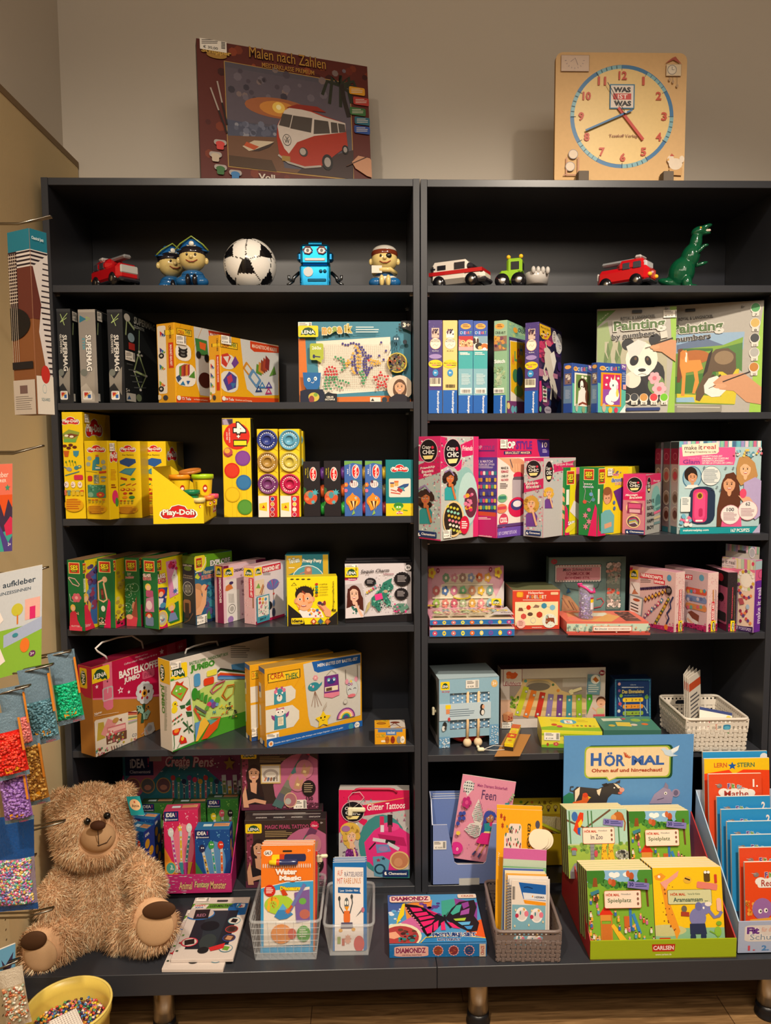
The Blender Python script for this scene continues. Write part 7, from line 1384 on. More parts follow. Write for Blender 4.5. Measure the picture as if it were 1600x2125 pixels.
def basket(M,W,D,H,tw,td,col,name_,label,front_slot=1,tagart=None,cat='basket'):
 0
 o=empty(name_,label,cat,M);rimz=H;hs=H*.3
 def pt(x,y,f):return V3((x*(W/2+tw*f),D/2+y*(D/2+td*f),H*f))
 for nm,c0,c1,n in(('front_wall',(-1,-1),(1,-1),13),('right_wall',(1,-1),(1,1),16),('back_wall',(1,1),(-1,1),13),('left_wall',(-1,1),(-1,-1),16)):
  mb=MB();f1=1-hs/H;
  TL,TRt,BL,BR=pt(*c0,f1),pt(*c1,f1),pt(*c0,.02),pt(*c1,.02);U=TRt-TL;V=BL-TL;V=((BL+BR)/2-(TL+TRt)/2);Nn=V.cross(U)
  weave_panel(mb,TL,U,V,-Nn if Nn.dot((TL+TRt)/2-V3((0,D/2,0)))<0 else Nn,n,5,col)
  A_,B_=pt(*c0,1),pt(*c1,1);a_,b_=TL,TRt;U2=B_-A_;V2=(a_+b_)/2-(A_+B_)/2;N2=V2.cross(U2).normalized()
  if N2.dot((A_+B_)/2-V3((0,D/2,0)))<0:N2=-N2
  def q4(u0,v0,u1,v1):
   P=[A_+U2*u+V2*v for u,v in((u0,v0),(u1,v0),(u1,v1),(u0,v1))];Q=[p-N2*.002 for p in P]
   mb.add([tuple(p)for p in P+Q],[(0,1,2,3),(7,6,5,4),(0,4,5,1),(1,5,6,2),(2,6,7,3),(3,7,4,0)],col,'pl')
  q4(0,0,1,.22);m=n+2;slot=nm in('front_wall','back_wall')
  for k in G(m+1):q4(max(0,(k-.28)/m),.22,min(1,(k+.28)/m),.4)
  if slot and not(tagart and nm=='front_wall'):
   q4(0,.4,.28,1);q4(.72,.4,1,1);q4(.28,.88,.72,1);q4(.28,.4,.72,.46)
   for s_ in(0,1):
    for k in G(3):u=.28 if s_==0 else .72-.012*(3-k);q4(.28 if s_==0 else .72-.03+.01*k,.46+.05*k,.31-.01*k if s_==0 else .72,.51+.05*k)
  else:q4(0,.4,1,.72);[q4(max(0,(k-.28)/m),.72,min(1,(k+.28)/m),1)for k in G(m+1)]
  if tagart and nm=='front_wall':
   P=[];
   for k in G(20):t_=6.283*k/20;P.append(tuple(A_+U2*(.55+.19*abs(cos(t_))**.6*(1 if cos(t_)>0 else-1))+V2*(.78+.42*abs(sin(t_))**.7*(1 if sin(t_)>0 else-1))+N2*.0015))
   mb.add(P,[tuple(G(20))],col,'pl')
   b_=Art(mb,A_+U2*.38+V2*.48+N2*.002,U2*.34,V2*.62);tagart(b_)
  mb.bd(nm,o)
 rm=MB();cs=[pt(-1,-1,1),pt(1,-1,1),pt(1,1,1),pt(-1,1,1)];L=[]
 for i in G(4):
  c0,p_,n_=cs[i],cs[i-1],cs[(i+1)%4];r_=.018
  for k in G(5):
   t_=k/4;a0=c0+(p_-c0).normalized()*r_;b0=c0+(n_-c0).normalized()*r_;L.append(a0*(1-t_)**2+c0*2*t_*(1-t_)+b0*t_**2)
 rm.tube(L,.0042,col,'pl',8,closed=1);rm.bd('rim',o)
 bt=MB();bt.box((-W/2,0,0),(W/2,D,.003),col,'pl');bt.bd('base',o)
 return o
def flat_book(name,label,cat,M,W,H,t,col,draw=None,group=None,page='e8e4d8',col_back=None):
 0
 mb=MB();mb.box((0,0,0),(W,t,H),page,'paper',0,{'front':col,'back':col_back or col});
 if draw:a=Art(mb,(0,0,H),(W,0,0),(0,0,-H));draw(a)
 o=mb.bd(name);o.matrix_world=M;return tag(o,label,cat,group)
def tga(b):
 b.rr(0,0,1,1,'e4dccc',.2);b.rr(.62,.05,.97,.95,'3c88b0',.2);b.e(.8,.6,.14,.3,'5cb0d0');b.t('Uno',.3,.3,.4,.3,'c8503c',80);b.LN(.1,.4,.3,.9,4,'8a8078',.4);b.t('SPIEL',.45,.5,.5,.16,'5c7c8c',90)
fl=atz(*zp('S5d',845,812),z);fr_=atz(*zp('S5d',1352,824),z);byy=F_((fl[1]+fr_[1])/2)
bw=F_(fr_[0]-fl[0]);bx=F_((fl[0]+fr_[0])/2)
hb=F_(aty(*zp('S5d',1100,530),byy-.008)[2])-z
BM=TR(bx,byy,z+.0005,-.02)
basket(BM,bw,.185,hb,.012,.01,'d8d0c4','woven_basket','cream woven plastic basket with booklets on the right case shelf',tagart=tga)
for k in G(4):
 flat_book('booklet','white and red booklet standing upright at the left end of the cream basket','booklet',BM@TR(-bw/2+.012+k*.0045,.045,.006,radians(58)-k*.05,-.05),.105,.205-k*.004,.0012,'e0d8cc',(lambda a:(a.R(0,.1,1,.22,'c8502c'),a.LN(.1,.3,.9,.8,8,'4c4c54',.4))),'booklets standing in the cream basket')
flat_book('booklet','booklet titled Unser lying tilted inside the cream basket','booklet',BM@TR(-bw*.16,.05,.026,0,-.5,.2),.095,.085,.003,'e4dcd0',lambda a:(a.t('Unser',.45,.5,.5,.2,'a82c3c',-15,b=.03),a.R(0,0,1,.1,'2c3c74'),a.e(.9,.2,.08,.08,'d8c04c'),a.e(.85,.75,.07,.1,'3c7c3c')))
z=ZL[6]
def open_tray(name,label,cat,M,W,D,hf,hb,cf,cs,cb,ci='8a8a86',back=None,t=.003):
 0
 o=empty(name,label,cat,M);P={}
 m=MB();m.box((0,0,0),(W,t,hf),cf);P['front']=(m,Art(m,(0,0,hf),(W,0,0),(0,0,-hf)));
 for nm,x in(('l',0),('r',W-t)):
  s_=MB();s_.prism([(0,0),(D,0),(D,hb),(t,hf)],t,cs,'print',((x,0,0),(0,1,0),(0,0,1)),cs);P[nm]=(s_,None)
 b=MB();hh=back or hb;b.box((0,D-t,0),(W,D,hh),cb);P['back']=(b,Art(b,(0,D-t,hh),(W,0,0),(0,0,-hh)))
 f=MB();f.box((0,0,0),(W,D,t),ci);P['floor']=(f,None)
 def fin():
  for k,n in(('front','front_panel'),('l','side_panel'),('r','side_panel'),('back','header_panel'),('floor','base_panel')):P[k][0].bd(n,o)
  return o
 return o,P,fin
xr=F_(atz(*zp('S6a',1310,1508),z)[0]);xl=.075;yf=-.012
o,P,fin=open_tray('pen_display','magenta and teal pen kit counter display with a wide header, behind the teddy bear','display',TR(xl,yf,z+.0003,0),xr-xl,.26,.058,.24,'b82c6c','b0286c','2c5c78','4c3c50',min(F_(aty(*zp('S6a',700,78),.245)[2]),.586)-z)
a=P['front'][1];a.P([0,0,.45,0,.55,.5,.5,1,0,1],'4c9c9c');a.DT(.35,.05,.7,.95,60,.012,['d8e0dc','a8c8c8','e0a0c0'],3);a.DT(.7,.02,1,.5,30,.006,['e8c0d4'],4)
for s_,x,ww in(('Animal',.66,.1),('Fantasy',.78,.11),('Monster',.9,.12)):a.t(s_,x,.55,ww,.4,'e0c080',sh=.2,ol='4c7c5c' if x==.78 else '8a2c50');
a.t('PENS',.47,.6,.05,.12,'c8d8d8')
a=P['back'][1];hz=lambda y:y
a.R(0,0,1,1,'2c7080');a.P([0,.62,.25,.42,.4,.1,1,.1,1,.2,.85,.5,0,.75],'2f7c8c');a.P([.2,.02,.42,.02,0,.62,0,.3],'a85c78');a.P([.55,0,1,0,1,.45,.8,.3],'8a3c6c');a.DT(.3,.02,.98,.4,50,.006,['c8dcd8','e0c8d8'],3)
a.R(.02,0,.25,.22,'1a2554');a.t('iDEA',.12,.09,.12,.1,'c8ccd8',b=.03);a.t('!',.21,.08,.01,.1,'b82c5c');a.t('Clementoni',.14,.18,.17,.035,'c8ccd8',b=.02);a.R(.22,0,.32,.07,'a8a09c')
a.t('Create',.45,.075,.2,.11,'e0ccd4',b=.02,sh=.2,ol='a82c5c');a.t('your',.5,.145,.09,.04,'e0ccd4',sh=.2);a.t('Pens',.66,.085,.17,.11,'e0ccd4',b=.02,sh=.2,ol='a82c5c')
for k,x in EN((.08,.2,.33)):a.e(x,.33,.06,.085,'b08c50');a.e(x,.33,.052,.075,('7a4c50','5c5c5c','6c4c50')[k]);a.e(x,.35,.03,.03,'b8806c',9)
def pen(a,x,y,l,dx,w,cc,hd,k=0):
 a.L([x,y,x+dx,y+l],w,'c8ccd0');a.L([x+dx*.15,y+l*.15,x+dx*.8,y+l*.8],w*.8,cc);a.L([x+dx*.85,y+l*.85,x+dx,y+l],w*.9,hd)
 for i in G(5):a.ln([(x+dx*(.2+i*.13),y+l*(.2+i*.13)),(x+dx*(.25+i*.13),y+l*(.25+i*.13))],w*.5,('e8dcd0',hd)[i%2])
for k in G(9):x=.41+k*.045;pen(a,x,.25+(k%3)*.02,.3-(k%3)*.02,-.003,.016,('b85c6c','6c9c5c','3c3c50','8a3c7c','4c7c4c','b88a3c')[k%6],('b83c3c','3c8c4c','2c3450','a84c8c','c83c5c','c8a83c')[k%6]);a.e(x,.25+(k%3)*.02,.02,.03,('b83c3c','3c8c4c','2c3450','7a3c7c','c83c5c','c8a03c')[k%6],9)
for k in G(4):pen(a,.83+k*.045,.22+(k%2)*.06,.42,.01,.035,('7a8c4c','b8982c','6c5c4c','2c3c34')[k],('5c7c6c','c8a83c','a05c7c','2c4c3c')[k])
a.star(.88,.1,.05,.08,'a88a2c')
fin()
def pen_box(c,face,theme,view='S6a',tilt=0,y0=None):
 bg,st,cs,heads={'b':('1c4c90','6cb0d8',('c8a03c','3ca0a0','e06c2c'),('2c2c50','3c9c4c','d8341c')),'p':('d02c5c','f0b0c0',('b83c94','d8b02c','3c8c8c'),('d8dcd8','e8c82c','d8e0dc')),'g':('3c7c34','8ac05c',('c83c7c','5c8c3c','b83c5c'),('d8c02c','d85c6c','2c2c2c'))}[theme]
 a=c.art(face,view=None);a.R(0,0,1,1,bg);a.DT(.02,.02,.98,.35,40,.012,[st],3);a.e(.55,.55,.32,.35,{'b':'5c90c0','p':'e8788c','g':'6c9c4c'}[theme]);idea(a,.22,.08,.42,.15)
 a.P([0,.55,.3,.85,.42,1,0,1],{'b':'3c7c3c','p':'e08a2c','g':'2c6c4c'}[theme]);a.P([.9,.6,1,.5,1,1,.8,1],{'b':'1c3c78','p':'c82c3c','g':'2c5c34'}[theme])
 for k in G(3):pen(a,.22+k*.27,.3+(0 if k!=0 else .06),.58,.2-k*.1 if theme=='b' else .15-k*.15,.075,cs[k],heads[k]);(a.star if theme=='p' and k==1 else a.e)(.2+k*.27,.26+(0 if k else .06),.085,.07,heads[k]);a.e(.19+k*.27,.25+(0 if k else .06),.018,.014,'w',8);a.e(.24+k*.27,.25+(0 if k else .06),.018,.014,'w',8)
 a.e(.18,.86,.16,.1,'e8a03c' if theme!='b' else 'f0c03c');a.e(.18,.86,.13,.085,'4ca08c' if theme=='p' else 'd8782c');a.t('3',.2,.84,.06,.05,'w');a.t('pens',.22,.88,.1,.03,'w')
 if theme=='p':a.t('Pens',.4,.9,.2,.07,'e8dcc8',sh=.2,ol='5c1c34');[a.P([.42+k*.14,.78,.54+k*.14,.78,.56+k*.08,.99,.5+k*.08,.99],('3c8c94','b03c8c','d8b03c')[k])for k in G(3)]
def pbox(xa,xb,t,bt,y,theme,label,D=.045,rz=0,zz=None,tilt=0):
 L=aty(*zp('S6a',xa,t),y);R=aty(*zp('S6a',xb,t),y);zb=z+.0045+(.003 if tilt else 0)
 c=Carton(TR(L[0],y,zb,rz,-tilt),F_(R[0]-L[0]),D,(F_(L[2])-zb)/cos(tilt),{'b':'1c4c90','p':'c8285c','g':'34702c'}[theme],{'top':{'b':'2c6c9c','p':'b83c5c','g':'3c5c3c'}[theme]})
 pen_box(c,'front',theme);a=c.art('top',view=None);a.R(.5,.2,.95,.6,'e0a070');a.R(.2,.3,.45,.6,'c8d8dc');a.LN(.5,.25,.95,.55,3,'8a5c4c',.4)
 if theme=='b':r=c.art('right',view=None);r.R(0,0,1,1,'2c3c90');[r.e(.3+.35*(k%2),.3+.2*k,.22,.1,'e0a02c')for k in G(4)];r.t('iDEA',.3,.1,.4,.06,'w',b=.03)
 return c.done('pen_kit_box',label,'box','pen kit boxes in the magenta display')
pbox(918,1283,862,1370,.012,'b','blue pen kit box with monster pens at the front right of the display')
pbox(590,945,682,1370,.062,'p','crimson pen kit box with a star pen in the middle of the display',rz=.05,tilt=.04)
pbox(215,425,852,1180,.08,'b','blue pen kit box beside the teddy bear ear, its side with orange circles',D=.05,rz=-.35)
pbox(250,520,735,1100,.15,'b','blue pen kit box standing behind the one with orange circles',D=.04,rz=-.2)
pbox(355,690,590,1100,.198,'g','green pen kit box at left in the back row of the display',D=.035)
pbox(693,1035,592,1100,.198,'g','green pen kit box in the middle of the back row of the display',D=.035)
pbox(1045,1372,545,1100,.198,'g','green pen kit box at right in the back row of the display',D=.035)
def tattoo(xa,xb,t,y,zb,label,price=0,D=.045):
 L=aty(*zp('S6b',xa,t),y);R=aty(*zp('S6b',xb,t),y);H=min(F_(L[2]),.587)-zb
 c=Carton(TR(L[0],y,zb),F_(R[0]-L[0]),D,H,'2a2022',{'top':'2b2426','right':'8a3c5c'});a=c.art('front',view=None)
 a.R(0,0,1,1,'3a2c28');a.R(.02,.1,.1,.95,'7a3048');a.DT(.02,.1,.1,.95,30,.012,['b87890','4c1c2c'],3);a.e(.78,.62,.36,.5,'b86488');a.R(.72,.6,1,1,'b86488');a.R(0,.9,1,1,'5c2c40');a.DT(.4,.9,1,1,60,.008,['c87898','2c1c20'],4)
 lena(a,.11,.12,.2,.14);a.t('MAGIC PEARL TATTOO',.52,.1,.54,.06,'b84c74',b=.02);a.star(.86,.09,.06,.075,'c82c54',10,.8);a.t('Glam',.86,.09,.07,.03,'w',sh=.2);a.t('8+',.95,.05,.03,.03,'d8ccc8');a.LN(.25,.16,.6,.26,4,'b89c6c',.35)
 a.face(.17,.42,.075,'d09c7c','2c1c1c',ry=.115);a.P([.04,.9,.06,.68,.13,.6,.22,.6,.29,.72,.3,.9],'211c20');a.P([.12,.56,.21,.56,.2,.74,.13,.7],'d09c7c');a.L([.05,.88,.18,.84,.32,.88],.05,'d09c7c');a.P([.03,.95,.02,.75,.06,.6,.08,.8,.1,.95],'d09c7c');a.P([.08,.7,.1,.35,.13,.7],'2c1c1c');a.P([.24,.4,.28,.7,.3,.8,.25,.78,.22,.6],'2c1c1c')
 a.R(.26,.28,.52,.58,'c8a868');a.R(.275,.3,.505,.56,'d8d0c4');a.e(.39,.44,.1,.09,'a89c94');a.e(.39,.44,.07,.05,'d8d0c4')
 for k,cc in EN(('c86c4c','3c5c8c','8a4c2c','3c3c3c','8a7c6c')):a.L([.31+k*.04,.54,.33+k*.035,.48],.015,cc)
 for k,cc in EN(('4c6c6c','5c5c6c','6c6c5c','7a7c6c','b07868','4c7c7c','3c6c54','6c3c5c')):a.P([.4+k*.05,.92-k*.1,.46+k*.05,.8-k*.1,.58+k*.045,.86-k*.1,.52+k*.045,.98-k*.1],cc)
 for x,y_ in((.83,.36),(.74,.56)):a.e(x,y_,.115,.15,'c0788c');a.P([x-.06,y_+.1,x-.03,y_-.02,x,y_-.1,x+.02,y_-.02,x+.08,y_-.06,x+.06,y_+.06,x+.02,y_+.12],'b8886c');a.R(x-.02,y_+.02,x+.02,y_+.06,'e0c88c',20)
 a.e(.64,.84,.085,.12,'d8b08c');a.e(.64,.84,.075,.105,'a86c74');a.e(.61,.86,.04,.05,'b0b0a8');a.e(.88,.66,.09,.13,'241c1c');a.LN(.82,.58,.94,.74,5,'a89478',.4);a.t('150',.89,.82,.09,.06,'2c1c20',b=.02);a.t('TATTOOS',.89,.88,.1,.025,'2c1c20')
 b=c.art('top',view=None);b.LN(.08,.12,.97,.42,2,'c8c0bc',.3)
 for i,s_ in EN(('WARNING!','ATTENTION!','WARNUNG!','ACHTUNG!')):b.t(s_,.2+i*.22,.7,.14,.16,'d8d0cc',180)
 if price:q=MB();s_=c.art('front',view=None,mb=q,lift=.0035);s_.mat='paper';s_.R(.68,.84,.85,.98,'f1ece2');s_.LN(.69,.86,.79,.91,2,'55504c');s_.bars(.81,.85,.845,.97,5);s_.t('€ 17,99',.75,.95,.08,.03,'k');c.part('price_sticker',q)
 c.done('tattoo_set_box',label,'box','black and pink tattoo set boxes');return H
H1=tattoo(108,785,612,.012,z,'tattoo set box standing at the front behind the water colouring books')
H2=tattoo(112,755,540,.064,z,'tattoo set box directly behind the front one, showing only its lettered top')
H3=H2
tattoo(70,715,-60,.07,z+H2+.001,'upper tattoo set box stacked on another, with a white price sticker',1,D=.038)
c=box2('S6b',(892,378,1100),(1482,368,1105),z,D=.045,col='c8c0bc',tilt=.13);a=c.art(view=None)
a.R(0,0,1,1,'b4b0b0');c.art;triang(a,.02,.1,.98,.6,110,7,.02);a.R(0,0,1,.12,'d01c54');a.P([0,.06,.12,.12,.14,.36,0,.5],'d01c54');a.P([.3,.18,1,.08,1,.22,.34,.3],'c81450');a.t('Glitter Tattoos',.67,.185,.54,.075,'w',-4,sh=.2,b=.01);a.L([.38,.17,.92,.09],.008,'e0a04c');a.P([.2,.3,.4,.34,.42,.44,.3,.38],'d01c54')
a.e(.62,.62,.34,.34,'3c8484');a.e(.7,.68,.32,.26,'d82c7c');a.P([.36,.6,.5,.46,.62,.4,.85,.42,1,.5,1,.8,.7,.86,.4,.82],'d8307c');a.e(.72,.42,.14,.05,'e0488c');a.R(.58,.3,.64,.45,'c8285c');a.R(.69,.28,.76,.42,'241c20');a.R(.59,.4,.64,.48,'d8d4dc');a.R(.7,.4,.75,.48,'8a2c4c');a.P([.55,.5,.92,.54,.96,.64,.6,.6],'b01c5c');a.R(.48,.56,.78,.6,'d0ccd0',8);a.R(.66,.57,.8,.61,'241c20',8);a.R(.68,.62,.86,.66,'c8ccd0',28);a.L([.43,.68,.52,.6],.02,'2c2024')
a.P([.52,.62,.7,.62,.74,.7,.54,.72],'6c84b8');a.e(.63,.67,.07,.03,'9a7cb0');a.P([.48,.76,.62,.75,.72,.8,.68,1,.5,.98],'5c94b0');a.e(.58,.9,.08,.06,'1c3c50');a.e(.58,.9,.055,.04,'5c94b0');a.star(.56,.8,.04,.025,'a82c4c');a.star(.63,.78,.035,.022,'1c3c50');a.P([.66,.92,1,.9,1,1,.66,1],'2c7070');a.e(.86,.8,.14,.105,'d8b478');a.e(.86,.8,.12,.09,'b87854');a.e(.84,.82,.06,.05,'c88c64')
a.e(.16,.46,.14,.09,'d8b048');girl(a,.18,.53,.085,'e0b494','d0a848','6c2070');a.DT(.06,.66,.34,.88,60,.008,['b85cb0','3c1048','9c4ca0'],5);a.e(.1,.44,.06,.035,'a06c9c');clem(a,.8,.945,.36,.075)
cchic(a,.2,.245,.155,.115)
q=MB();W_,H_=c.W,c.H;q.tube([(W_*.2,-.001,H_-.008),(W_*.25,-.004,H_+.002),(W_*.3,-.004,H_+.004),(W_*.72,-.004,H_+.004),(W_*.78,-.004,H_+.002),(W_*.82,-.001,H_-.008)],.0035,'c8284c','pl');c.part('carry_handle',q,'red plastic handle')
q=MB();q.tube([(W_*.16,-.004,H_-.05),(W_*.14,-.006,H_-.02),(W_*.2,-.008,H_-.006),(W_*.3,-.008,H_-.004),(W_*.36,-.006,H_-.02),(W_*.3,-.006,H_-.035),(W_*.2,-.006,H_-.052)],.0008,'e0dcd8','pl',6);q.box((W_*.13,-.016,H_-.072),(W_*.2,-.003,H_-.048),'e4dcb8','pl',.003);q.box((W_*.18,-.014,H_-.062),(W_*.38,-.004,H_-.048),'e4dcb8','pl',.004);c.part('security_tag',q,'cream plastic security tag on a wire')
c.done('tattoo_set_box','pink glitter tattoo box with a blonde girl and a red carrying handle','box')
z=ZR[6];V='S6c'
pl=atz(*zp(V,88,1432),z);pr_=atz(*zp(V,925,1425),z);y_=max(F_(pl[1]),.004);xl=max(F_(pl[0]),1.0215);W_=F_(pr_[0])-xl;hf=F_(aty(*zp(V,160,758),y_)[2])-z;hb=F_(aty(*zp(V,160,380),y_+.09)[2])-z
o=empty('booklet_box','periwinkle blue open cardboard box with a cut-out front holding a pink fairy booklet','display box',TR(xl,y_,z+.0003));CB='7c90c8';t=.003
m=MB();m.prism([(0,0),(W_,0),(W_,hf),(W_*.8,hf),(W_*.715,hf*.38),(W_*.68,hf*.34),(W_*.34,hf*.34),(W_*.3,hf*.38),(W_*.2,hf),(0,hf)],t,CB,'print',((0,t,0),(1,0,0),(0,0,1)),'d8d8e0');b=Art(m,(0,0,hf),(W_,0,0),(0,0,-hf));b.mat='paper';b.R(.36,.89,.63,1,'c8c8c4');m.bd('front_panel',o)
for x in(0,W_-t):s_=MB();s_.prism([(0,0),(.09,0),(.09,hb),(.04,hb*.99),(0,hf)],t,CB,'print',((x,0,0),(0,1,0),(0,0,1)),'c0c8e0');s_.bd('side_panel',o)
s_=MB();s_.box((0,.087,0),(W_,.09,hb),'6c80b8');s_.bd('back_panel',o);s_=MB();s_.box((0,0,0),(W_,.09,t),CB);s_.bd('base_panel',o);s_=MB();s_.box((.022,.006,.0035),(W_-.02,.036,.046),'d0ccc8');s_.bd('card_insert',o)
s_=MB();b=Art(s_,(0,-.0005,hf),(W_,0,0),(0,0,-hf),lift=.001);b.mat='paper';b.R(.02,.26,.19,.4,'f1ece2');b.LN(.03,.275,.12,.32,3,'55504c');b.t('€ 10,00',.09,.37,.09,.03,'k');b.bars(.145,.275,.18,.38,5);s_.bd('price_sticker',o)
def feen(a):
 a.R(0,0,1,1,'dc90a8');a.e(.14,.13,.1,.07,'d8d8d4');a.P([.05,.15,.235,.15,.145,.25],'d8d8d4');[a.e(.07+.04*(k%5),.09+.035*(k//5),.013,.01,'2c3c44' if(k+k//5)%2 else '6c7c84',7)for k in G(18)]
 a.t('Mein Diamant Stickerheft',.58,.095,.56,.035,'a84c84',-1);a.t('Feen',.54,.2,.27,.11,'5c3c68',-1,b=0)
 for x0,y0,x1,y1,sh_ in((.3,.28,.5,.54,[(.36,.26),(.46,.4),(.5,.5),(.47,.56),(.34,.54),(.28,.46),(.31,.36)]),(.2,.56,.48,.72,[(.26,.56),(.4,.53),(.49,.56),(.48,.68),(.4,.72),(.3,.7),(.18,.64)])):
  a.poly(sh_,'dcd8d0');r_=random.Random(3)
  for i in G(int((x1-x0)/.026)):
   for j in G(int((y1-y0)/.022)):
    x=x0+.013+i*.026;y=y0+.012+j*.022;xs=[p[0]for p in sh_];ys=[p[1]for p in sh_];cx,cy=sum(xs)/7,sum(ys)/7
    if abs(x-cx)/(max(xs)-min(xs))+abs(y-cy)/(max(ys)-min(ys))<.56:a.e(x,y,.009,.007,r_.choice(['2c4c50','a83c6c','4c8c8c','3c3c4c','8a6c8c']),6)
 a.e(.6,.435,.105,.07,'3c4ca0');a.P([.5,.44,.56,.46,.55,.62,.46,.72,.5,.58],'3c4ca0');a.e(.61,.455,.07,.055,'a86c48');a.P([.53,.43,.58,.385,.68,.38,.75,.44,.7,.44,.62,.41,.55,.46],'3c4ca0');a.e(.585,.46,.014,.016,'w',8);a.e(.645,.45,.012,.016,'w',8);a.e(.588,.462,.008,.011,'k',7);a.e(.647,.452,.007,.011,'k',7);[a.L([.56+.03*k,.375,.545+.045*k,.345],.008,'d8a84c')for k in G(4)]
 a.P([.52,.53,.62,.51,.69,.55,.66,.61,.55,.62],'2c8c94');a.star(.65,.525,.04,.035,'c82c6c',6,.6);a.L([.68,.58,.76,.63,.83,.645],.014,'a86c48');a.P([.55,.62,.66,.61,.7,.64,.52,.65],'ecd88c');a.P([.5,.64,.7,.63,.77,.73,.72,.765,.5,.775,.42,.76],'d82c80');a.L([.5,.77,.44,.88],.024,'c08458');a.L([.6,.775,.53,.9],.024,'c08458');a.P([.43,.86,.46,.87,.41,.92,.38,.91],'4c4c7c');a.P([.52,.88,.55,.89,.52,.94,.49,.93],'4c4c7c')
 flower(a,.14,.31,.09,'b82c74','d8508c',5,.075);a.L([.12,.36,.06,.41],.008,'8a5c5c')
 for q in((.06,.45),(.12,.44),(.06,.51),(.13,.5),(.04,.57)):a.e(*q,.035,.025,'3c4ca0',12)
 a.P([.84,.25,.92,.24,.92,.3,.85,.3],'2c8c94');a.L([.9,.24,.96,.2,.98,.15],.008,'5c7c5c');[a.e(.93+.02*k,.2-.03*k,.03,.012,'9cb88c',10,40)for k in G(3)];a.P([.72,.34,.8,.33,.84,.37,.86,.42,.8,.43,.78,.37],'3c4ca0');a.P([.81,.34,.87,.31,.85,.36],'e8b85c')
 for k in G(4):a.e(.88-.03*(k%2),.48+.045*k,.035,.016,'a8b88c',12,30);a.e(.96,.47+.045*k,.035,.016,'a8b88c',12,-30)
 a.e(.08,.86,.12,.075,'d8308c');a.t('0',.1,.87,.04,.04,'w');flower(a,.86,.88,.1,'4ca0b0','2c7c90',5,.07);a.e(.07,.68,.04,.025,'e8c84c',10)
 for q in((.85,.45),(.22,.6),(.8,.5),(.3,.8)):a.star(*q,.018,.014,'a04c84',6,.3)
fl_=flat_book('sticker_booklet','pink fairy sticker booklet titled Feen leaning in the blue box','booklet',Matrix.Translation((xl+W_*.245,y_+.018,z+.074))@Matrix.Rotation(-.08,4,'X')@Matrix.Rotation(.165,4,'Y'),.158,.245,.0035,'dc90a8',feen)
for k in G(3):flat_book('sticker_booklet','fairy sticker booklet standing hidden behind the front one, its blue back showing','booklet',TR(xl+.006+k*.002,y_+.066+k*.006,z+.006),.135,hb-.018+k*.004,.003,'6c84c0',None,'booklets behind in the blue box')
pl=aty(*zp(V,915,480),.22);pr_=aty(*zp(V,1490,472),.22);W2=F_(pr_[0]-pl[0])+.03;hb=F_(pl[2])-z
o,P,fin=open_tray('craft_bin','yellow cardboard bin at the back with doodled faces along its rim','display box',TR(F_(pl[0])-.02,.09,z+.0003),W2,.14,.1,hb*.8,'c8a81c','b0941c','c8b02c','8a741c',hb)
a=P['back'][1];a.R(0,0,1,.36,'d0bc34');a.R(0,.36,1,1,'b89a24')
for k in G(8):x=.1+k*.115;a.e(x,.2,.035,.05,'6c4c1c',10);a.e(x,.2,.027,.038,'d8c46c' if k%2 else 'c8a84c',10);a.e(x,.27,.02,.03,'4c3c3c',9);a.e(x-.008,.2,.004,.006,'k',6);a.e(x+.008,.2,.004,.006,'k',6)
for s_,x in(('A',.64),('B',.73),('C',.82)):a.t(s_,x,.09,.045,.07,'5c3c1c')
a.L([.38,.15,.46,.06],.02,'4c4c1c');a.e(.52,.08,.02,.03,'c8702c',10);a.e(.34,.07,.025,.03,'5c8c2c',8);fin()
def sachet(M,W,H,t,cols,name,label,cat,group=None,mat='bag',win=None,beads=None,seed=1,top=0,n=260,rough=.0016,hdr=None):
 0
 mb=MB();nx,ny=10,14;vs=[];fs=[];r_=random.Random(seed)
 def P_(u,v,s):b_=(max(0,sin(pi*min(max(u,0),1)))**.6)*(max(0,sin(pi*min(max((v-.03)/.94,0),1)))**.5)*(.35+.65*v);return(W*(u-.5)*(1-.06*sin(pi*v)),s*t/2*b_+r_.uniform(-1,1)*.0004,-H*v)
 for s in(-1,1):
  g=[[P_(i/nx,j/ny,s)for i in G(nx+1)]for j in G(ny+1)]
  for j in G(ny):
   cc=cols[0]if(j+.5)/ny<(win or 1)or(j+.5)/ny>.93 else cols[1]
   for i in G(nx):q=[g[j][i],g[j][i+1],g[j+1][i+1],g[j+1][i]];mb.add(q if s<0 else q[::-1],[(3,2,1,0)],cc if s<0 else cols[0],mat,1)
 o=mb.bd(name,world=M);tag(o,label,cat,group)
 if beads:
  b2=MB()
  for k in G(n):
   u=r_.uniform(.08,.92);v=r_.uniform(win+.02,.91);p=P_(u,v,-1);b2.M=Matrix.Translation((p[0],p[1]-.0004,p[2]))@Matrix.Rotation(r_.uniform(0,3.1),4,'Y')@Matrix.Rotation(r_.uniform(-.5,.5),4,'X')
   b2.lathe([(.0003,-.0026),(.0024,-.0026),(.0024,.0026),(.0003,.0026)],r_.choice(beads),'gl' if seed%2 else 'pl',n=6)
  k=b2.bd('plastic_beads',o);k['kind']='stuff'
 if hdr:
  b3=MB();a=Art(b3,(-W*.5,-t*.5*.55-.0015,0),(W,0,0),(0,0,-H));hdr(a);b3.bd('printed_label',o)
 return o
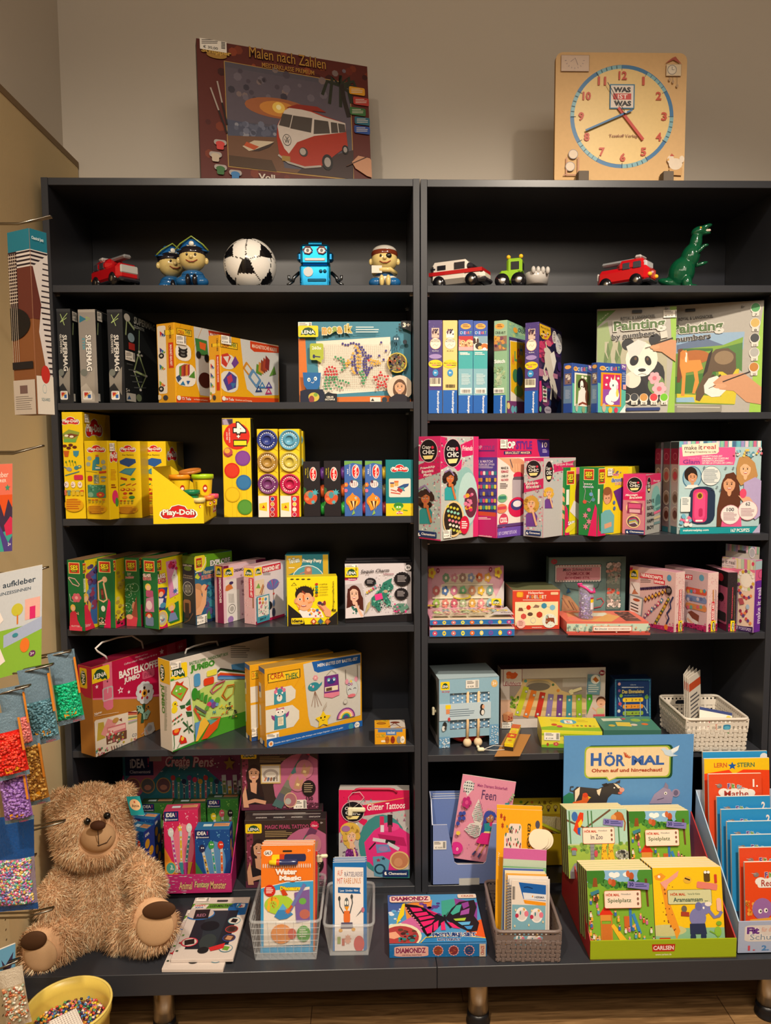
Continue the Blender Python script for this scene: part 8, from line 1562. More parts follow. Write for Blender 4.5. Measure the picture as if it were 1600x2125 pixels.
for k,(x,y,w_,h_,rz,rx,cs,lb)in EN(((-0,.06,.08,.07,.3,-.5,('c8bc84','b0a060'),'pale packet of craft parts at left in the yellow bin'),(.075,.075,.07,.07,-.2,-.45,('b8ac7c','a08c54'),'pale packet of craft parts in the middle of the yellow bin'),(.135,.06,.06,.07,-.5,-.4,('a89868','8a7444'),'packet of craft parts at right in the yellow bin'))):
 sachet(TR(F_(pl[0])+.035+x,.13+y*.6,z+.118-k*.004,rz,rx),w_,h_,.02,cs,'craft_packet',lb,'packet','craft packets in the yellow bin','bag',.5,seed=k+3)
mb=MB();mb.tube([(0,0,0),(.07,0,-.025)],[.006,.006],'e08a2c','matte');tag(mb.bd('marker',world=TR(F_(pl[0])+.05,.115,z+.122)),'orange marker lying on packets in the yellow bin','pen')
mb=MB();mb.tube([(0,0,0),(.06,0,-.03)],[.005,.005],'c8d02c','matte');tag(mb.bd('marker',world=TR(F_(pl[0])+.085,.112,z+.122)),'lime yellow marker lying on packets in the yellow bin','pen')
z=ZP
def lying(v,FL,FR,BL,t,z0,col,cols=None):
 0
 a=atz(*zp(v,*FL),z0);b=atz(*zp(v,*FR),z0);q=atz(*zp(v,*BL),z0+t);w=b-a;an=atan2(w[1],w[0]);dp=np.array([-sin(an),cos(an)])
 c=Carton(TR(a[0],a[1],z0,an),F_(np.hypot(*w[:2])),F_((q-a)[:2]@dp),t,col,cols);c.v=v;return c
c=lying('P5',(672,835),(1480,820),(668,312),.036,z,'1c6cac',{'front':'1c6cac'})
f=c.art('front',view=None);f.DT(0,0,1,1,50,.006,['6cb4dc','a8d0e8','0c4c8c'],3);f.rr(.05,.12,.4,.92,'e0a89c',.1);f.t('DIAMONDZ',.22,.45,.31,.42,'8a2c50',b=.05,ol='ecd8d0');f.t('CRYSTAL PAINTING',.23,.8,.2,.1,'3c2c4c')
for k,cc in EN(('c8a03c','5c3c2c','2c4c94')):x=.5+k*.16;f.star(x,.5,.058,.42,'dc9c9c',12,.85);f.e(x,.5,.045,.33,('8a3c2c','7a2c34','2c3c6c')[k]);f.DT(x-.03,.3,x+.03,.7,9,.012,[cc,'d8703c','3c7c4c'],k)
f.R(.925,.02,.99,.98,'c8b8a8');f.t('CRAZE',.957,.5,.7,.035,'a83c2c',-90,b=.03)
a=c.art('top',view=None);a.R(0,0,1,1,'4c94c8');a.P([0,0,.25,0,.15,.35,0,.4],'3c5ca0');a.P([.18,.2,.5,.12,.45,.5,.2,.6],'e08a3c');a.P([.12,.6,.3,.42,.42,.8,.1,.75],'c8649c');a.DT(.35,.2,.6,.5,20,.03,['5c3c8c','7a4ca0','4c3480'],4);a.P([.6,.15,.78,.1,.72,.45,.58,.5],'3ca08c');a.P([.75,.1,1,.2,.95,.6,.75,.45],'8a3c90');a.P([.85,.65,1,.55,1,.95,.8,.85],'e0581c');a.DT(.02,.3,.14,.9,16,.025,['a8c8e4','5ca8dc','dce4ec'],6)
K='141014'
a.P([.18,.2,.32,.24,.48,.36,.6,.5,.62,.54,.48,.78,.4,.88,.36,.78,.32,.6,.22,.4],K);a.P([.62,.5,.7,.32,.8,.18,.97,.14,.98,.3,.93,.48,.97,.62,.93,.78,.85,.8,.72,.68,.63,.56],K)
P_='e0246c'
for q in([(.24,.28),(.36,.3),(.38,.36),(.27,.38)],[(.28,.41),(.42,.38),(.44,.44),(.31,.48)],[(.32,.5),(.46,.46),(.5,.5),(.34,.56)],[(.34,.59),(.5,.54),(.46,.62),(.37,.68)],[(.38,.72),(.47,.64),(.45,.8),(.4,.82)],[(.48,.62),(.54,.56),(.52,.72),(.47,.78)],[(.42,.32),(.54,.42),(.5,.46),(.44,.38)]):a.poly(q,P_)
for q,cc in(([(.68,.42),(.76,.26),(.82,.24),(.78,.4),(.7,.46)],'3ca894'),([(.82,.22),(.9,.18),(.9,.28),(.83,.34)],'8a3c94'),([(.8,.38),(.9,.32),(.88,.44),(.78,.47)],'9c4ca0'),([(.7,.54),(.84,.52),(.82,.58),(.72,.58)],'a8c83c'),([(.74,.61),(.88,.6),(.86,.66),(.78,.67)],'5cb0e0'),([(.8,.69),(.9,.68),(.87,.75),(.83,.75)],'3c90d0'),([(.62,.6),(.68,.62),(.76,.74),(.68,.72)],'e02c6c'),([(.56,.62),(.6,.58),(.6,.76),(.55,.76)],'e02c6c')):a.poly(q,cc)
for k in G(9):a.e(.2+.018*k,.3+.05*k,.01,.014,'e890a8',7)
a.L([.61,.46,.615,.6,.66,.72],.022,K);a.L([.6,.5,.4,.36],.006,K);a.L([.62,.48,.66,.4],.005,K)
a.P([.16,.22,.19,.2,.17,.45,.08,.65,.1,.5],'e8cc1c');a.e(.12,.86,.22,.24,'e0d8b8');a.e(.12,.88,.19,.21,'a83c3c');a.P([0,.8,.07,.78,.12,.88,.05,.92,0,.9],'e0a080');a.DT(.1,.75,.28,.97,26,.025,['3c2424','5c3c2c','2c7c7c','8a3434'],5);a.P([.33,.97,.38,.92,.9,.88,1,.93,1,1,.33,1],'2c7cb8');a.L([.32,1,.38,.9,.7,.87,1,.93],.012,'e8c02c')
a.t('PICTURE SET',.68,.86,.46,.075,'1c3c78',b=.05,ol='f0e8e0',olw=.06);a.t('BUTTERFLY',.62,.95,.24,.045,'1c3c78',b=.04,ol='f0e8e0');a.rr(.02,.05,.48,.19,'e8c8b8',.03);a.t('DIAMONDZ',.25,.11,.42,.09,'8a2450',b=.05,ol='f0dcd0');a.t('CRYSTAL PAINTING',.27,.17,.26,.022,'3c2c4c');a.rr(.79,.03,1,.12,'e0d0c0',.02);a.t('CRAZE',.9,.075,.14,.04,'a8502c',b=.03)
c.done('gem_picture_box','bright butterfly gem picture box lying flat on the platform','box')
def lcd(FL,FR,BL,z0,label):
 c=lying('P4',FL,FR,BL,.009,z0,'d8ccc4');a=c.art('top',view=None);a.R(0,0,1,1,'d4c8c0');a.R(0,.11,1,.2,'5c8c2c');a.e(.9,.2,.24,.12,'1c5c9c');a.R(.88,0,1,.11,'d4c8c0');a.R(.75,.06,1,.105,'d4c8c0');a.rr(.8,.12,.95,.19,'d8d0d0',.02);a.DT(.82,.13,.93,.18,8,.02,['a8508c','3c8cb0','d88a3c'],3);a.t('LCD-MALTAFEL',.53,.155,.42,.04,'1c3c1c',sh=.2,b=.03);a.P([.05,.12,.3,.13,.26,.2,0,.2],'dcd4cc');a.t('HAPPY',.15,.145,.2,.03,'c8402c',b=.04);a.t('KIDS',.14,.18,.14,.025,'2c5c9c',b=.04)
 a.P([.16,.24,.86,.24,.86,.86,.16,.86],'23242c');a.P([.3,.24,.7,.24,.66,.86,.4,.86],'2a3038');a.e(.2,.3,.26,.1,'2c6cac');a.e(.2,.29,.24,.09,'c8b8b0');a.R(.1,.22,.36,.38,'231c1e',-3);a.t('RED',.23,.32,.16,.05,'a86c84',-6);a.e(.45,.5,.16,.08,'15161a');a.e(.5,.75,.14,.12,'343c3c');a.e(.47,.88,.09,.05,'202020')
 for k,(y,cc)in EN(((.42,'3c8c9c'),(.56,'c83c34'),(.7,'2c4c9c'),(.86,'3c7c94'))):a.e(.84,y,.11,.058,cc);a.e(.84,y,.1,.05,'d8ccc0' if k in(0,3)else '4c3430');a.R(.79,y-.03,.89,y+.03,('241c1c','3c241c','c08a64','6c9c3c')[k],15)
 a.e(.2,.76,.14,.07,'c8344c');a.e(.2,.76,.12,.058,'d0c0b4');a.R(.12,.72,.28,.8,'241a18',-14);a.P([.55,.85,.8,.78,.8,.86,.6,.9],'c82c2c')
 for y,cc in((.64,'4c8c3c'),(.76,'b82c2c'),(.88,'3c4c3c')):a.R(.03,y,.07,y+.02,cc)
 a.rr(.42,.06,.62,.09,'34343a',.02);q=MB();s_=c.art('top',view=None,mb=q,lift=.003);s_.mat='paper';s_.R(.04,.015,.28,.085,'f1ece2');s_.LN(.06,.02,.2,.05,3,'8a8680');s_.bars(.22,.02,.27,.08,4);c.part('price_sticker',q)
 c.done('drawing_tablet_pack',label,'drawing tablet','lcd drawing tablet packs')
lcd((65,1172),(602,1172),(250,625),z,'lower of two drawing tablet packs lying on the platform beside the bear')
lcd((145,1088),(690,1080),(330,520),z+.0098,'upper of two drawing tablet packs, its dark screen film showing')
def clear_basket(v,FL,FR,rimy,D,tw,label,cat,grid=1):
 a=atz(*zp(v,*FL),z);b=atz(*zp(v,*FR),z);W=F_(b[0]-a[0]);yb=F_(a[1]+b[1])/2;H=F_(aty(*zp(v,(FL[0]+FR[0])/2,rimy),yb-.01)[2])-z;o=empty('clear_basket',label,cat,TR(F_(a[0]+b[0])/2,yb,z+.0003,-.015));C_='d8dce0';td=.008
 P=lambda x,y,f:V3((x*(W/2+tw*f),D/2+y*(D/2+td*f),H*f))
 for nm,c0,c1,n in(('front_wall',(-1,-1),(1,-1),8),('right_wall',(1,-1),(1,1),12),('back_wall',(1,1),(-1,1),8),('left_wall',(-1,1),(-1,-1),12)):
  mb=MB();q=[P(*c0,.015),P(*c1,.015),P(*c1,1),P(*c0,1)];mb.add([tuple(p)for p in q],[(0,1,2,3)],C_,'window' if grid else 'clear')
  if grid:
   for k in G(n+1):mb.tube([q[0].lerp(q[1],k/n),q[3].lerp(q[2],k/n)],.0011,C_,'clear',5,cap=0)
   for k in G(1,6):mb.tube([q[0].lerp(q[3],k/6),q[1].lerp(q[2],k/6)],.0011,C_,'clear',5,cap=0)
  mb.bd(nm,o)
 rm=MB();L=[];cs=[P(-1,-1,1),P(1,-1,1),P(1,1,1),P(-1,1,1)]
 for i in G(4):
  c0,p_,n_=cs[i],cs[i-1],cs[(i+1)%4]
  for k in G(4):t_=k/3;L.append((c0+(p_-c0).normalized()*.016)*(1-t_)**2+c0*2*t_*(1-t_)+(c0+(n_-c0).normalized()*.016)*t_**2)
 rm.tube(L,.004,C_,'clear',8,closed=1);rm.bd('rim',o);bt=MB();bt.box((-W/2,0,0),(W/2,D,.002),C_,'clear');bt.bd('base',o)
 return o,W,H
o,W_,H_=clear_basket('P4',(885,1068),(1415,1052),735,.19,.012,'clear gridded plastic basket of orange water colouring books','basket');BM=o.matrix_world
def wm(a):
 a.R(0,0,1,1,'3c9cd0');a.P([0,0,1,0,1,.33,.5,.34,0,.4],'e87820');a.L([0,.4,.5,.345,1,.335],.012,'f0e4d4');a.P([.05,.43,.93,.39,.95,.92,.06,.95],'e4dcd0');a.rr(.05,.02,.22,.1,'e87820',.02);a.e(.13,.07,.085,.028,'f0e8e0');a.t('GALT',.13,.07,.13,.03,'2c1c1c',b=.03);a.t('3+',.92,.05,.06,.025,'f0e0d0');a.rr(.41,.045,.59,.062,'2c2420',.01)
 a.rr(.2,.085,.42,.15,'e8d01c',.03);a.rr(.35,.08,.45,.15,'c8401c',.01);a.rr(.44,.08,.86,.15,'2c3054',.03)
 for k in G(22):a.e(.04+k*.043,.19,.012,.022,'e0d0c0',8)
 a.t('Water',.48,.245,.42,.055,'f4ece4',b=.06,ol='c86424');a.t('Magic',.56,.31,.42,.06,'f4ece4',b=.06,ol='c86424');a.t('Dinosaurs',.56,.4,.38,.04,'f0d81c',b=.05,ol='a8641c');a.e(.17,.42,.11,.055,'c8281c');a.LN(.1,.39,.24,.45,4,'f0e0d8',.5)
 a.e(.35,.55,.28,.09,'a8cc3c');a.e(.24,.53,.11,.055,'e8b02c');a.e(.24,.55,.07,.035,'a8cc3c');a.e(.15,.58,.03,.035,'e8b02c');a.P([.26,.66,.33,.6,.42,.57,.52,.6,.62,.64,.5,.68,.36,.69],'3c84c0');a.P([.34,.6,.42,.54,.52,.6],'5ca8e0');a.P([.38,.42,.44,.4,.52,.46,.42,.47],'c8401c');a.DT(.18,.48,.3,.58,10,.012,['b85c1c','c8741c'],3)
 a.P([.64,.44,.93,.41,.94,.7,.68,.72],'7a5c9c');a.e(.8,.52,.07,.03,'6cac4c');a.e(.84,.64,.1,.045,'b8685c');a.L([.56,.6,.68,.5,.84,.36],.065,'6c74b0');a.L([.54,.6,.6,.56],.05,'c85c2c');a.star(.52,.61,.07,.035,'d86c2c',8);a.e(.4,.82,.2,.09,'e08a2c');a.e(.6,.82,.08,.05,'c84c2c');a.e(.82,.82,.13,.075,'4c9c34');a.LN(.74,.78,.9,.86,4,'e8ecdc',.4);a.L([.05,.93,.95,.92],.01,'8a8480')
def stack_books(names,n,M,W,H,t,dy,col,draw,labels,group,tilt=-.16,cat='book',back=None,page='e8e4d8',dz=0):
 for k in G(n):flat_book(names,labels[min(k,len(labels)-1)],cat,M@TR(-W/2+(k%2)*.003,dy+k*(t+.0015),.004+dz*k,0,tilt),W,H,t,col,draw if k==0 else back,group,page)
stack_books('colouring_book',4,BM,W_*.88,F_(.262),.006,.02,'e87820',wm,['orange water colouring book with dinosaurs at the front of the clear basket','orange water colouring book standing behind the front one in the clear basket'],'water colouring books in the clear basket',-.19)
mb=MB();mb.lathe([(0,0),(.006,.002),(.0075,.02)],'e8cc1c','pl',(0,0,0),14,'x');mb.lathe([(.008,.02),(.008,.028)],'c83c1c','pl',(0,0,0),14,'x');mb.lathe([(.0075,.028),(.0075,.07),(.005,.074),(0,.075)],'2c3460','gl',(0,0,0),14,'x')
pn=mb.bd('water_pen',world=BM@TR(-W_*.88/2+.02,.057,.219+.004,0,0,0));tag(pn,'yellow, red and blue water pen clipped at the top of the orange colouring book','pen')
for k,(x,cc,h_,lb)in EN(((W_*.43,'d82c28',.215,'red booklet at the right side of the clear basket'),(W_*.44,'b82420',.205,'dark red booklet behind the bright red one'),(W_*.45,'2c7c5c',.2,'green booklet rearmost at right in the clear basket'))):flat_book('booklet',lb,'booklet',BM@TR(x-.1,.07+k*.01,.005,-.03,-.3),.105,h_,.004,cc,None,'booklets at the right of the clear basket')
q=MB();q.box((0,0,0),(.016,.008,.022),'e4dcb8','pl',.003);q.box((.004,0,.012),(.03,.008,.022),'e4dcb8','pl',.003);_e=q.bd('security_tag',world=BM@TR(W_*.5-.006,.12,.182,.1));tag(_e,'cream plastic security tag clipped to the booklets in the clear basket','security tag')
o,W_,H_=clear_basket('P5',(178,815),(498,808),570,.17,.014,'clear smooth plastic box holding raven puzzle booklets','basket',0);BM=o.matrix_world
def raben(a):
 a.R(0,0,1,1,'1c6cb0');a.P([.06,.05,.94,.06,.93,1,.06,1],'e8e0dc')
 for s_,x,y,ww,cc in(('AUF',.22,.12,.16,'c8502c'),('RÄTSELREISE',.64,.13,.56,'3c3c6c'),('MIT',.22,.21,.17,'c83c34'),('RABE LINUS',.6,.21,.52,'c87c34')):a.t(s_,x,y,ww,.065,cc,b=0)
 a.P([.16,.28,.84,.29,.82,.33,.86,.36,.16,.345],'1c5c9c');a.t('Lesen · Schreiben · Malen',.5,.32,.56,.025,'e0e4e8');a.e(.42,.47,.07,.07,'5c6468');a.e(.385,.46,.025,.025,'w',10);a.e(.45,.46,.025,.025,'w',10);a.P([.36,.5,.5,.5,.43,.56],'e8982c');a.rr(.33,.55,.53,.68,'e07030',.03);a.L([.34,.58,.22,.5,.2,.42],.03,'3c4448');a.L([.52,.58,.6,.46,.58,.4],.03,'3c4448');a.e(.2,.41,.04,.03,'3c4448',7);a.e(.58,.39,.04,.03,'3c4448',7);a.P([.26,.68,.6,.68,.62,.75,.24,.75],'54506c');a.e(.24,.77,.06,.02,'d8a03c');a.e(.63,.76,.06,.02,'d8a03c');a.P([.7,.62,.9,.52,.88,.56],'6c7078');a.e(.92,.54,.05,.03,'b86c80');a.R(.14,.84,.24,.92,'8aa03c');a.R(.28,.86,.36,.94,'b84c2c');a.star(.46,.87,.11,.06,'d89c84',9,.7);a.e(.8,.92,.16,.09,'c8281c')
stack_books('puzzle_booklet',6,BM,W_*.86,.215,.0035,.012,'1c6cb0',raben,['blue raven puzzle booklet at the front of the clear box','blue raven puzzle booklet standing behind the front one in the clear box'],'raven puzzle booklets in the clear box',-.2)
fl=atz(*zp('P6',372,1930),z);fr_=atz(*zp('P6',1262,1978),z);yb=F_((fl[1]+fr_[1])/2);W_=F_(fr_[0]-fl[0]);H_=F_(aty(*zp('P6',815,1522),yb-.01)[2])-z
BM=TR(F_(fl[0]+fr_[0])/2,yb,z+.0003,-.04);basket(BM,W_,.2,H_,.008,.008,'7a6c68','woven_basket','taupe woven plastic basket of sticker packs in front of the blue booklet box')
def tatt(a):
 a.R(0,0,1,1,'e8a41c');[a.star(x,y,.035,.03,'a83c1c',6,.6)for x,y in((.1,.06),(.17,.08),(.13,.14))];a.rr(.27,.12,.55,.45,'e0d0c4',.04);a.rr(.17,.2,.4,.5,'e0d0c4',.04);a.DT(.2,.14,.53,.4,40,.014,['a83c34','3c3c4c','4c7c5c','c87c8c'],4);a.t('tattoo',.72,.24,.26,.08,'3c2c14',90,sh=.2);a.e(.9,.12,.05,.035,'4c4c5c');a.t('Avenir',.06,.42,.12,.04,'f0d8a0',90)
def herma(a):
 a.R(0,0,1,1,'e0d4c8');a.P([.2,.02,.98,.05,.98,.27,.34,.25],'1c5ca8');a.P([.32,.16,.98,.18,.98,.26,.36,.25],'dcdce0');a.t('HERMA',.8,.22,.28,.03,'4c4c5c',b=.03);a.e(.6,.21,.02,.015,'e8942c',8);a.P([.34,.26,.98,.29,.98,.34,.38,.31],'e8941c');a.bars(.03,.08,.11,.26,4);a.L([.35,.09,.45,.08,.6,.1],.025,'0c2c5c');a.R(.02,.33,.97,1,'7cacbc')
 for x,y,q in((.3,.46,1),(.72,.47,1),(.25,.8,.7),(.65,.82,1.2)):
  a.e(x,y,.17*q,.1*q,'f0e8e4');a.e(x,y+.01,.12*q,.07*q,'dcd0cc');a.e(x+.13*q,y-.01,.06*q,.04*q,'e0788c');a.e(x-.14*q,y+.02,.05*q,.03*q,'b83450');a.star(x+.06*q,y-.07*q,.05*q,.03*q,'d8a84c');a.e(x-.04*q,y-.02,.02,.03,'2c7c84',8)
 for q in((.12,.4),(.58,.4),(.1,.62),(.5,.6),(.9,.55)):a.star(*q,.035,.024,'f0d8a8')
flat=lambda nm,lb,x,y,w,h,cc,dr,rz=0,rx=-.16,ry=0,g=None,t=.0025,zz=.005:flat_book(nm,lb,'sticker pack',BM@TR(x,y,zz,rz,rx,ry),w,h,t,cc,dr,g)
flat('tattoo_sheet','yellow card of temporary tattoos leaning at the back of the taupe basket',-W_*.46,.1,W_*.82,.305,'e8a41c',tatt,ry=.04,zz=.016,rx=-.22)
flat('tattoo_sheet','second yellow tattoo card just behind the first in the taupe basket',-W_*.44,.112,W_*.82,.31,'e8a41c',None,ry=.035,zz=.016,rx=-.22)
flat('sticker_pack','magenta sticker pack in the middle of the taupe basket',-W_*.38,.078,W_*.76,.228,'c8609c',lambda a:(a.R(0,.12,1,1,'b8c8b0'),a.R(0,.2,1,.25,'7ab07c')),ry=.05,zz=.008)
for k in G(5):flat('sticker_pack','slim white sticker pack behind the unicorn one in the taupe basket',-W_*.36+k*.003,.068-k*.006,W_*.7,.185-k*.003,('4c64a8','e8d8b0','e0a84c','e4dcd4','dcd4cc')[k],(lambda a:a.LN(0,.1,.2,.9,20,'8a8a94'))if k>1 else None,ry=.03,g='slim sticker packs in the taupe basket',t=.002)
flat('sticker_pack','sticker pack of unicorns on pale blue, frontmost in the taupe basket',-W_*.26,.024,W_*.6,.178,'e0d4c8',herma,ry=.03)
for k in G(3):q=MB();q.cyl((0,0,0),.026,.002,'e8dcc0','matte','y',32);_e=q.bd('paper_disc',world=BM@TR(W_*.34+.008*k,.135+k*.006,.245-k*.004,0,-.25));tag(_e,'round cream disc sticking out at the back right of the taupe basket','disc','cream discs in the taupe basket')
v='P1';fl=atz(*zp(v,230,1068),z);fr_=atz(*zp(v,1505,1042),z);an=atan2(fr_[1]-fl[1],fr_[0]-fl[0]);W_=F_(np.hypot(*(fr_-fl)[:2]));hf=F_(aty(*zp(v,230,900),F_(fl[1]))[2])-z
hd=F_(aty(*zp('S6d',700,72),-.02)[2])-z;OM=TR(F_(fl[0]),F_(fl[1]),z+.0004,an);D_=-.022-F_(fl[1])
o,P,fin=open_tray('book_display','large sound book display with a lime front, red sides and a blue header','display',OM,W_,D_,hf,.245,'9cb01c','b02c28','5c94cc','8a6c3c',hd)
a=P['front'][1];a.P([.42,.22,.58,.22,.575,.6,.425,.6],'b82818');a.t('CARLSEN',.5,.41,.14,.22,'f0e0d8',b=.03);a.t('www.carlsen.de',.5,.75,.11,.1,'f0ecd0')
a=P['back'][1];X=lambda x,y:((x-62)/1318,(y-72)/1318*W_/hd)
def pl_(pts,cc):a.poly([X(*p)for p in pts],cc)
def el_(x,y,rx,ry,cc):p=X(x,y);a.e(p[0],p[1],rx/1318,ry/1318*W_/hd,cc)
def tx_(s_,x,y,w,h,cc,**k):p=X(x,y);a.t(s_,p[0],p[1],w/1318,h/1318*W_/hd,cc,**k)
def rr_(x0,y0,x1,y1,cc,r=.03):p=X(x0,y0);q=X(x1,y1);a.rr(p[0],p[1],q[0],q[1],cc,r)
rr_(300,175,1172,528,'1c4c30');rr_(272,185,1150,515,'a0b83c');pl_([(480,500),(640,500),(525,552)],'a0b83c');rr_(286,198,1136,502,'ecd4a8');pl_([(500,495),(620,495),(527,540)],'ecd4a8')
tx_('H',390,320,110,135,'3c64ac',b=.04);tx_('ÖR',577,320,215,150,'3c64ac',b=.03);tx_('MAL',918,335,332,100,'3c64ac',b=.04)
for k in G(5):a.ln([X(690+8*k,300-2*k+k*4),X(672+18*k,248+12*k-(k==1)*6)],.008,'c0502c')
tx_('Ohren auf und hingeschaut!',706,440,720,50,'b0442c',b=.03)
pl_([(1045,220),(1080,205),(1110,230),(1150,225),(1230,185),(1215,240),(1170,275),(1225,290),(1150,300),(1090,280),(1070,240)],'c8dcec');pl_([(1150,225),(1235,182),(1220,235),(1160,262)],'e8f0f4')
pl_([(62,700),(120,660),(180,680),(180,790),(62,800)],'2c7c5c');pl_([(160,640),(200,600),(420,625),(470,600),(520,570),(600,565),(660,620),(680,640),(640,690),(560,680),(520,720),(500,790),(180,790)],'3c3838');pl_([(180,640),(230,600),(225,680),(180,770)],'ecdcc0');pl_([(400,640),(450,620),(430,700),(410,680)],'ecdcc0');pl_([(570,570),(610,580),(650,620),(620,625)],'ecdcc0');el_(658,640,26,24,'e0a090');el_(640,672,22,14,'c86858');el_(580,617,8,7,'w');pl_([(450,580),(500,565),(530,590),(480,605)],'2c2828');pl_([(590,560),(640,535),(635,570)],'4c4040');a.ln([X(175,650),X(130,640),X(135,600),X(165,600)],.01,'3c3838')
pl_([(160,760),(250,740),(260,670),(300,680),(335,720),(290,790),(150,790)],'e0662c');el_(285,690,26,26,'d84828');pl_([(315,700),(345,715),(318,730)],'ecc83c')
pl_([(940,790),(990,690),(1080,620),(1150,640),(1185,700),(1170,790)],'9c90b0');el_(1210,680,42,42,'9c90b0');el_(1210,680,24,30,'6c6484');pl_([(1085,620),(1100,565),(1130,600),(1130,640)],'8a809c');el_(1105,682,15,16,'w');el_(1105,684,6,8,'k');a.ln([X(1020,750),X(1060,740),X(1090,730)],.006,'5c5474')
a=Art(P['r'][0],(W_-.003,0,.245),(0,D_,0),(0,0,-.245));fin()
def cover(kind):
 def f(a):
  T_=lambda s_,**k:None
  if kind=='a':
   a.R(0,0,1,1,'f0c41c');a.R(0,.82,1,1,'8ab890');a.e(.15,.85,.3,.08,'c8c488');a.P([.1,.2,.2,.18,.2,.4,.3,.68,.36,.86,.3,.98,.27,.86,.18,.7,.14,.4],'e8962c');a.P([.02,.11,.12,.07,.19,.12,.12,.18,.04,.16],'e8962c');a.DT(.12,.2,.3,.85,24,.011,['7a4420','8a4c24'],3);a.P([.1,.2,.22,.15,.38,.04,.36,.12,.22,.22,.18,.3],'e8a090');a.e(.09,.12,.02,.02,'w',9);a.e(.5,.17,.06,.05,'e0b03c');a.R(.46,.15,.54,.17,'3c2c1c',20);a.rr(.74,.05,.83,.2,'5c4420',.02);a.e(.765,.07,.022,.02,'w',9);a.e(.81,.07,.022,.02,'w',9);a.rr(.89,.1,.93,.22,'c8402c',.01);a.rr(.63,.21,.93,.3,'e08070',.02,8)
   a.rr(.2,.3,.84,.5,'4c5c3c',.02);a.rr(.205,.305,.835,.495,'d0d0a0',.02);a.t('HÖR MAL',.35,.36,.22,.045,'c0502c',b=.04);a.t('Verse für Kleine',.58,.36,.18,.025,'5c6c4c');a.t('Aramsamsam ...',.53,.435,.5,.06,'2c4c44',b=.02)
   a.e(.43,.56,.04,.045,'6c6458');a.R(.38,.6,.5,.66,'a8402c',5);a.e(.62,.68,.12,.13,'7c7cb0');a.e(.72,.56,.09,.08,'7c7cb0');a.e(.64,.53,.05,.06,'6c6ca4');a.L([.78,.58,.86,.68,.93,.66,.97,.6],.045,'7c7cb0');a.P([.5,.76,.72,.76,.74,.9,.5,.9],'2c3454');a.e(.54,.94,.04,.06,'2c3454');a.e(.69,.93,.04,.06,'2c3454');a.e(.71,.55,.015,.017,'w',9);a.e(.78,.5,.05,.03,'e8e0d8');a.e(.9,.87,.05,.07,'8ab83c');a.e(.92,.76,.04,.03,'7cac34');a.L([.86,.9,.78,.86],.015,'7cac34');a.L([.9,.92,.88,1],.015,'7cac34');a.rr(.9,.42,.97,.6,'ecb8a0',.03);a.rr(.05,.94,.21,1,'c8341c',.01);a.t('CARLSEN',.13,.975,.13,.025,'f0e4d8',b=.03)
   return
  zoo=kind=='z'
  a.R(0,0,1,1,'7cac34' if not zoo else 'b8c8a0');a.R(0,0,1,.16 if not zoo else .5,'8ab8dc' if not zoo else 'a8ccbc');r_=random.Random(9 if zoo else 2)
  if zoo:
   a.R(0,.52,1,1,'9cb84c');a.DT(0,.5,1,.62,40,.03,['5c8c3c','7ca048','8cb058'],3);a.P([0,.14,.3,.26,.72,0,.74,.02,.3,.29,0,.17],'6c5038');[a.L([x,.02,x+.01,.5],.02,'4c7c4c')for x in(.04,.35,.41,.85)]
   a.P([.1,.3,.16,.14,.22,.04,.28,.05,.27,.16,.2,.3,.22,.38,.16,.36],'d8401c');a.P([.18,.2,.24,.14,.26,.2,.2,.28],'e8c02c');a.P([.17,.27,.22,.26,.21,.38,.17,.35],'2c5cac');a.e(.13,.1,.05,.07,'3c6cb0');a.e(.86,.12,.09,.08,'b8682c');a.e(.78,.13,.045,.05,'d89c5c');a.L([.93,.1,.97,.2,.95,.32],.02,'a85c24')
   a.P([.02,.9,.1,.78,.24,.76,.33,.82,.37,.7,.37,.5,.44,.5,.43,.8,.34,1,.02,1],'8a8a90');a.e(.16,.84,.025,.025,'w',9);[a.L([.37,.56+.05*k,.435,.555+.05*k],.006,'6c6c74')for k in G(6)]
   for x in(.57,.68):a.P([x,.5,x+.05,.44,x+.09,.5,x+.06,.56,x+.1,.8,x+.06,.94,x,.94,x-.03,.76],'e8b82c');a.DT(x-.01,.55,x+.07,.9,14,.011,['a8702c','b87c30'],4)
   a.e(.9,.66,.12,.07,'a8a89c');a.DT(.8,.6,1,.74,16,.02,['3c3c3c','e8e8e0','6c6c5c'],5);a.e(.62,.97,.25,.05,'8a5c2c');a.P([.75,.82,1,.8,1,.9,.78,.88],'7cb8c8');a.e(.1,.58,.05,.03,'c04c3c');a.R(.06,.59,.13,.66,'7a8c94');a.e(.46,.64,.03,.05,'c84c5c')
  else:
   a.DT(0,.14,1,.22,30,.035,['3c7c34','4c8c3c','2c6c2c'],3);a.e(.12,.06,.16,.13,'3c7c2c');a.e(.92,.08,.15,.13,'4c8c34');a.P([.1,.1,.15,.1,.16,.22,.08,.22],'8a4c24');a.P([.88,.12,.92,.12,.93,.5,.9,.5],'6c4424');[a.e(.38+.04*k,.06+.012*(k%2),.045,.035,'f0f0ec')for k in G(3)];a.e(.62,.06,.07,.035,'e8f0f0')
   for x in(.4,.68):a.e(x,.17 if x<.5 else .08,.04,.05,'b8562c');a.e(x-.05,.15 if x<.5 else .05,.03,.045,'c8683c')
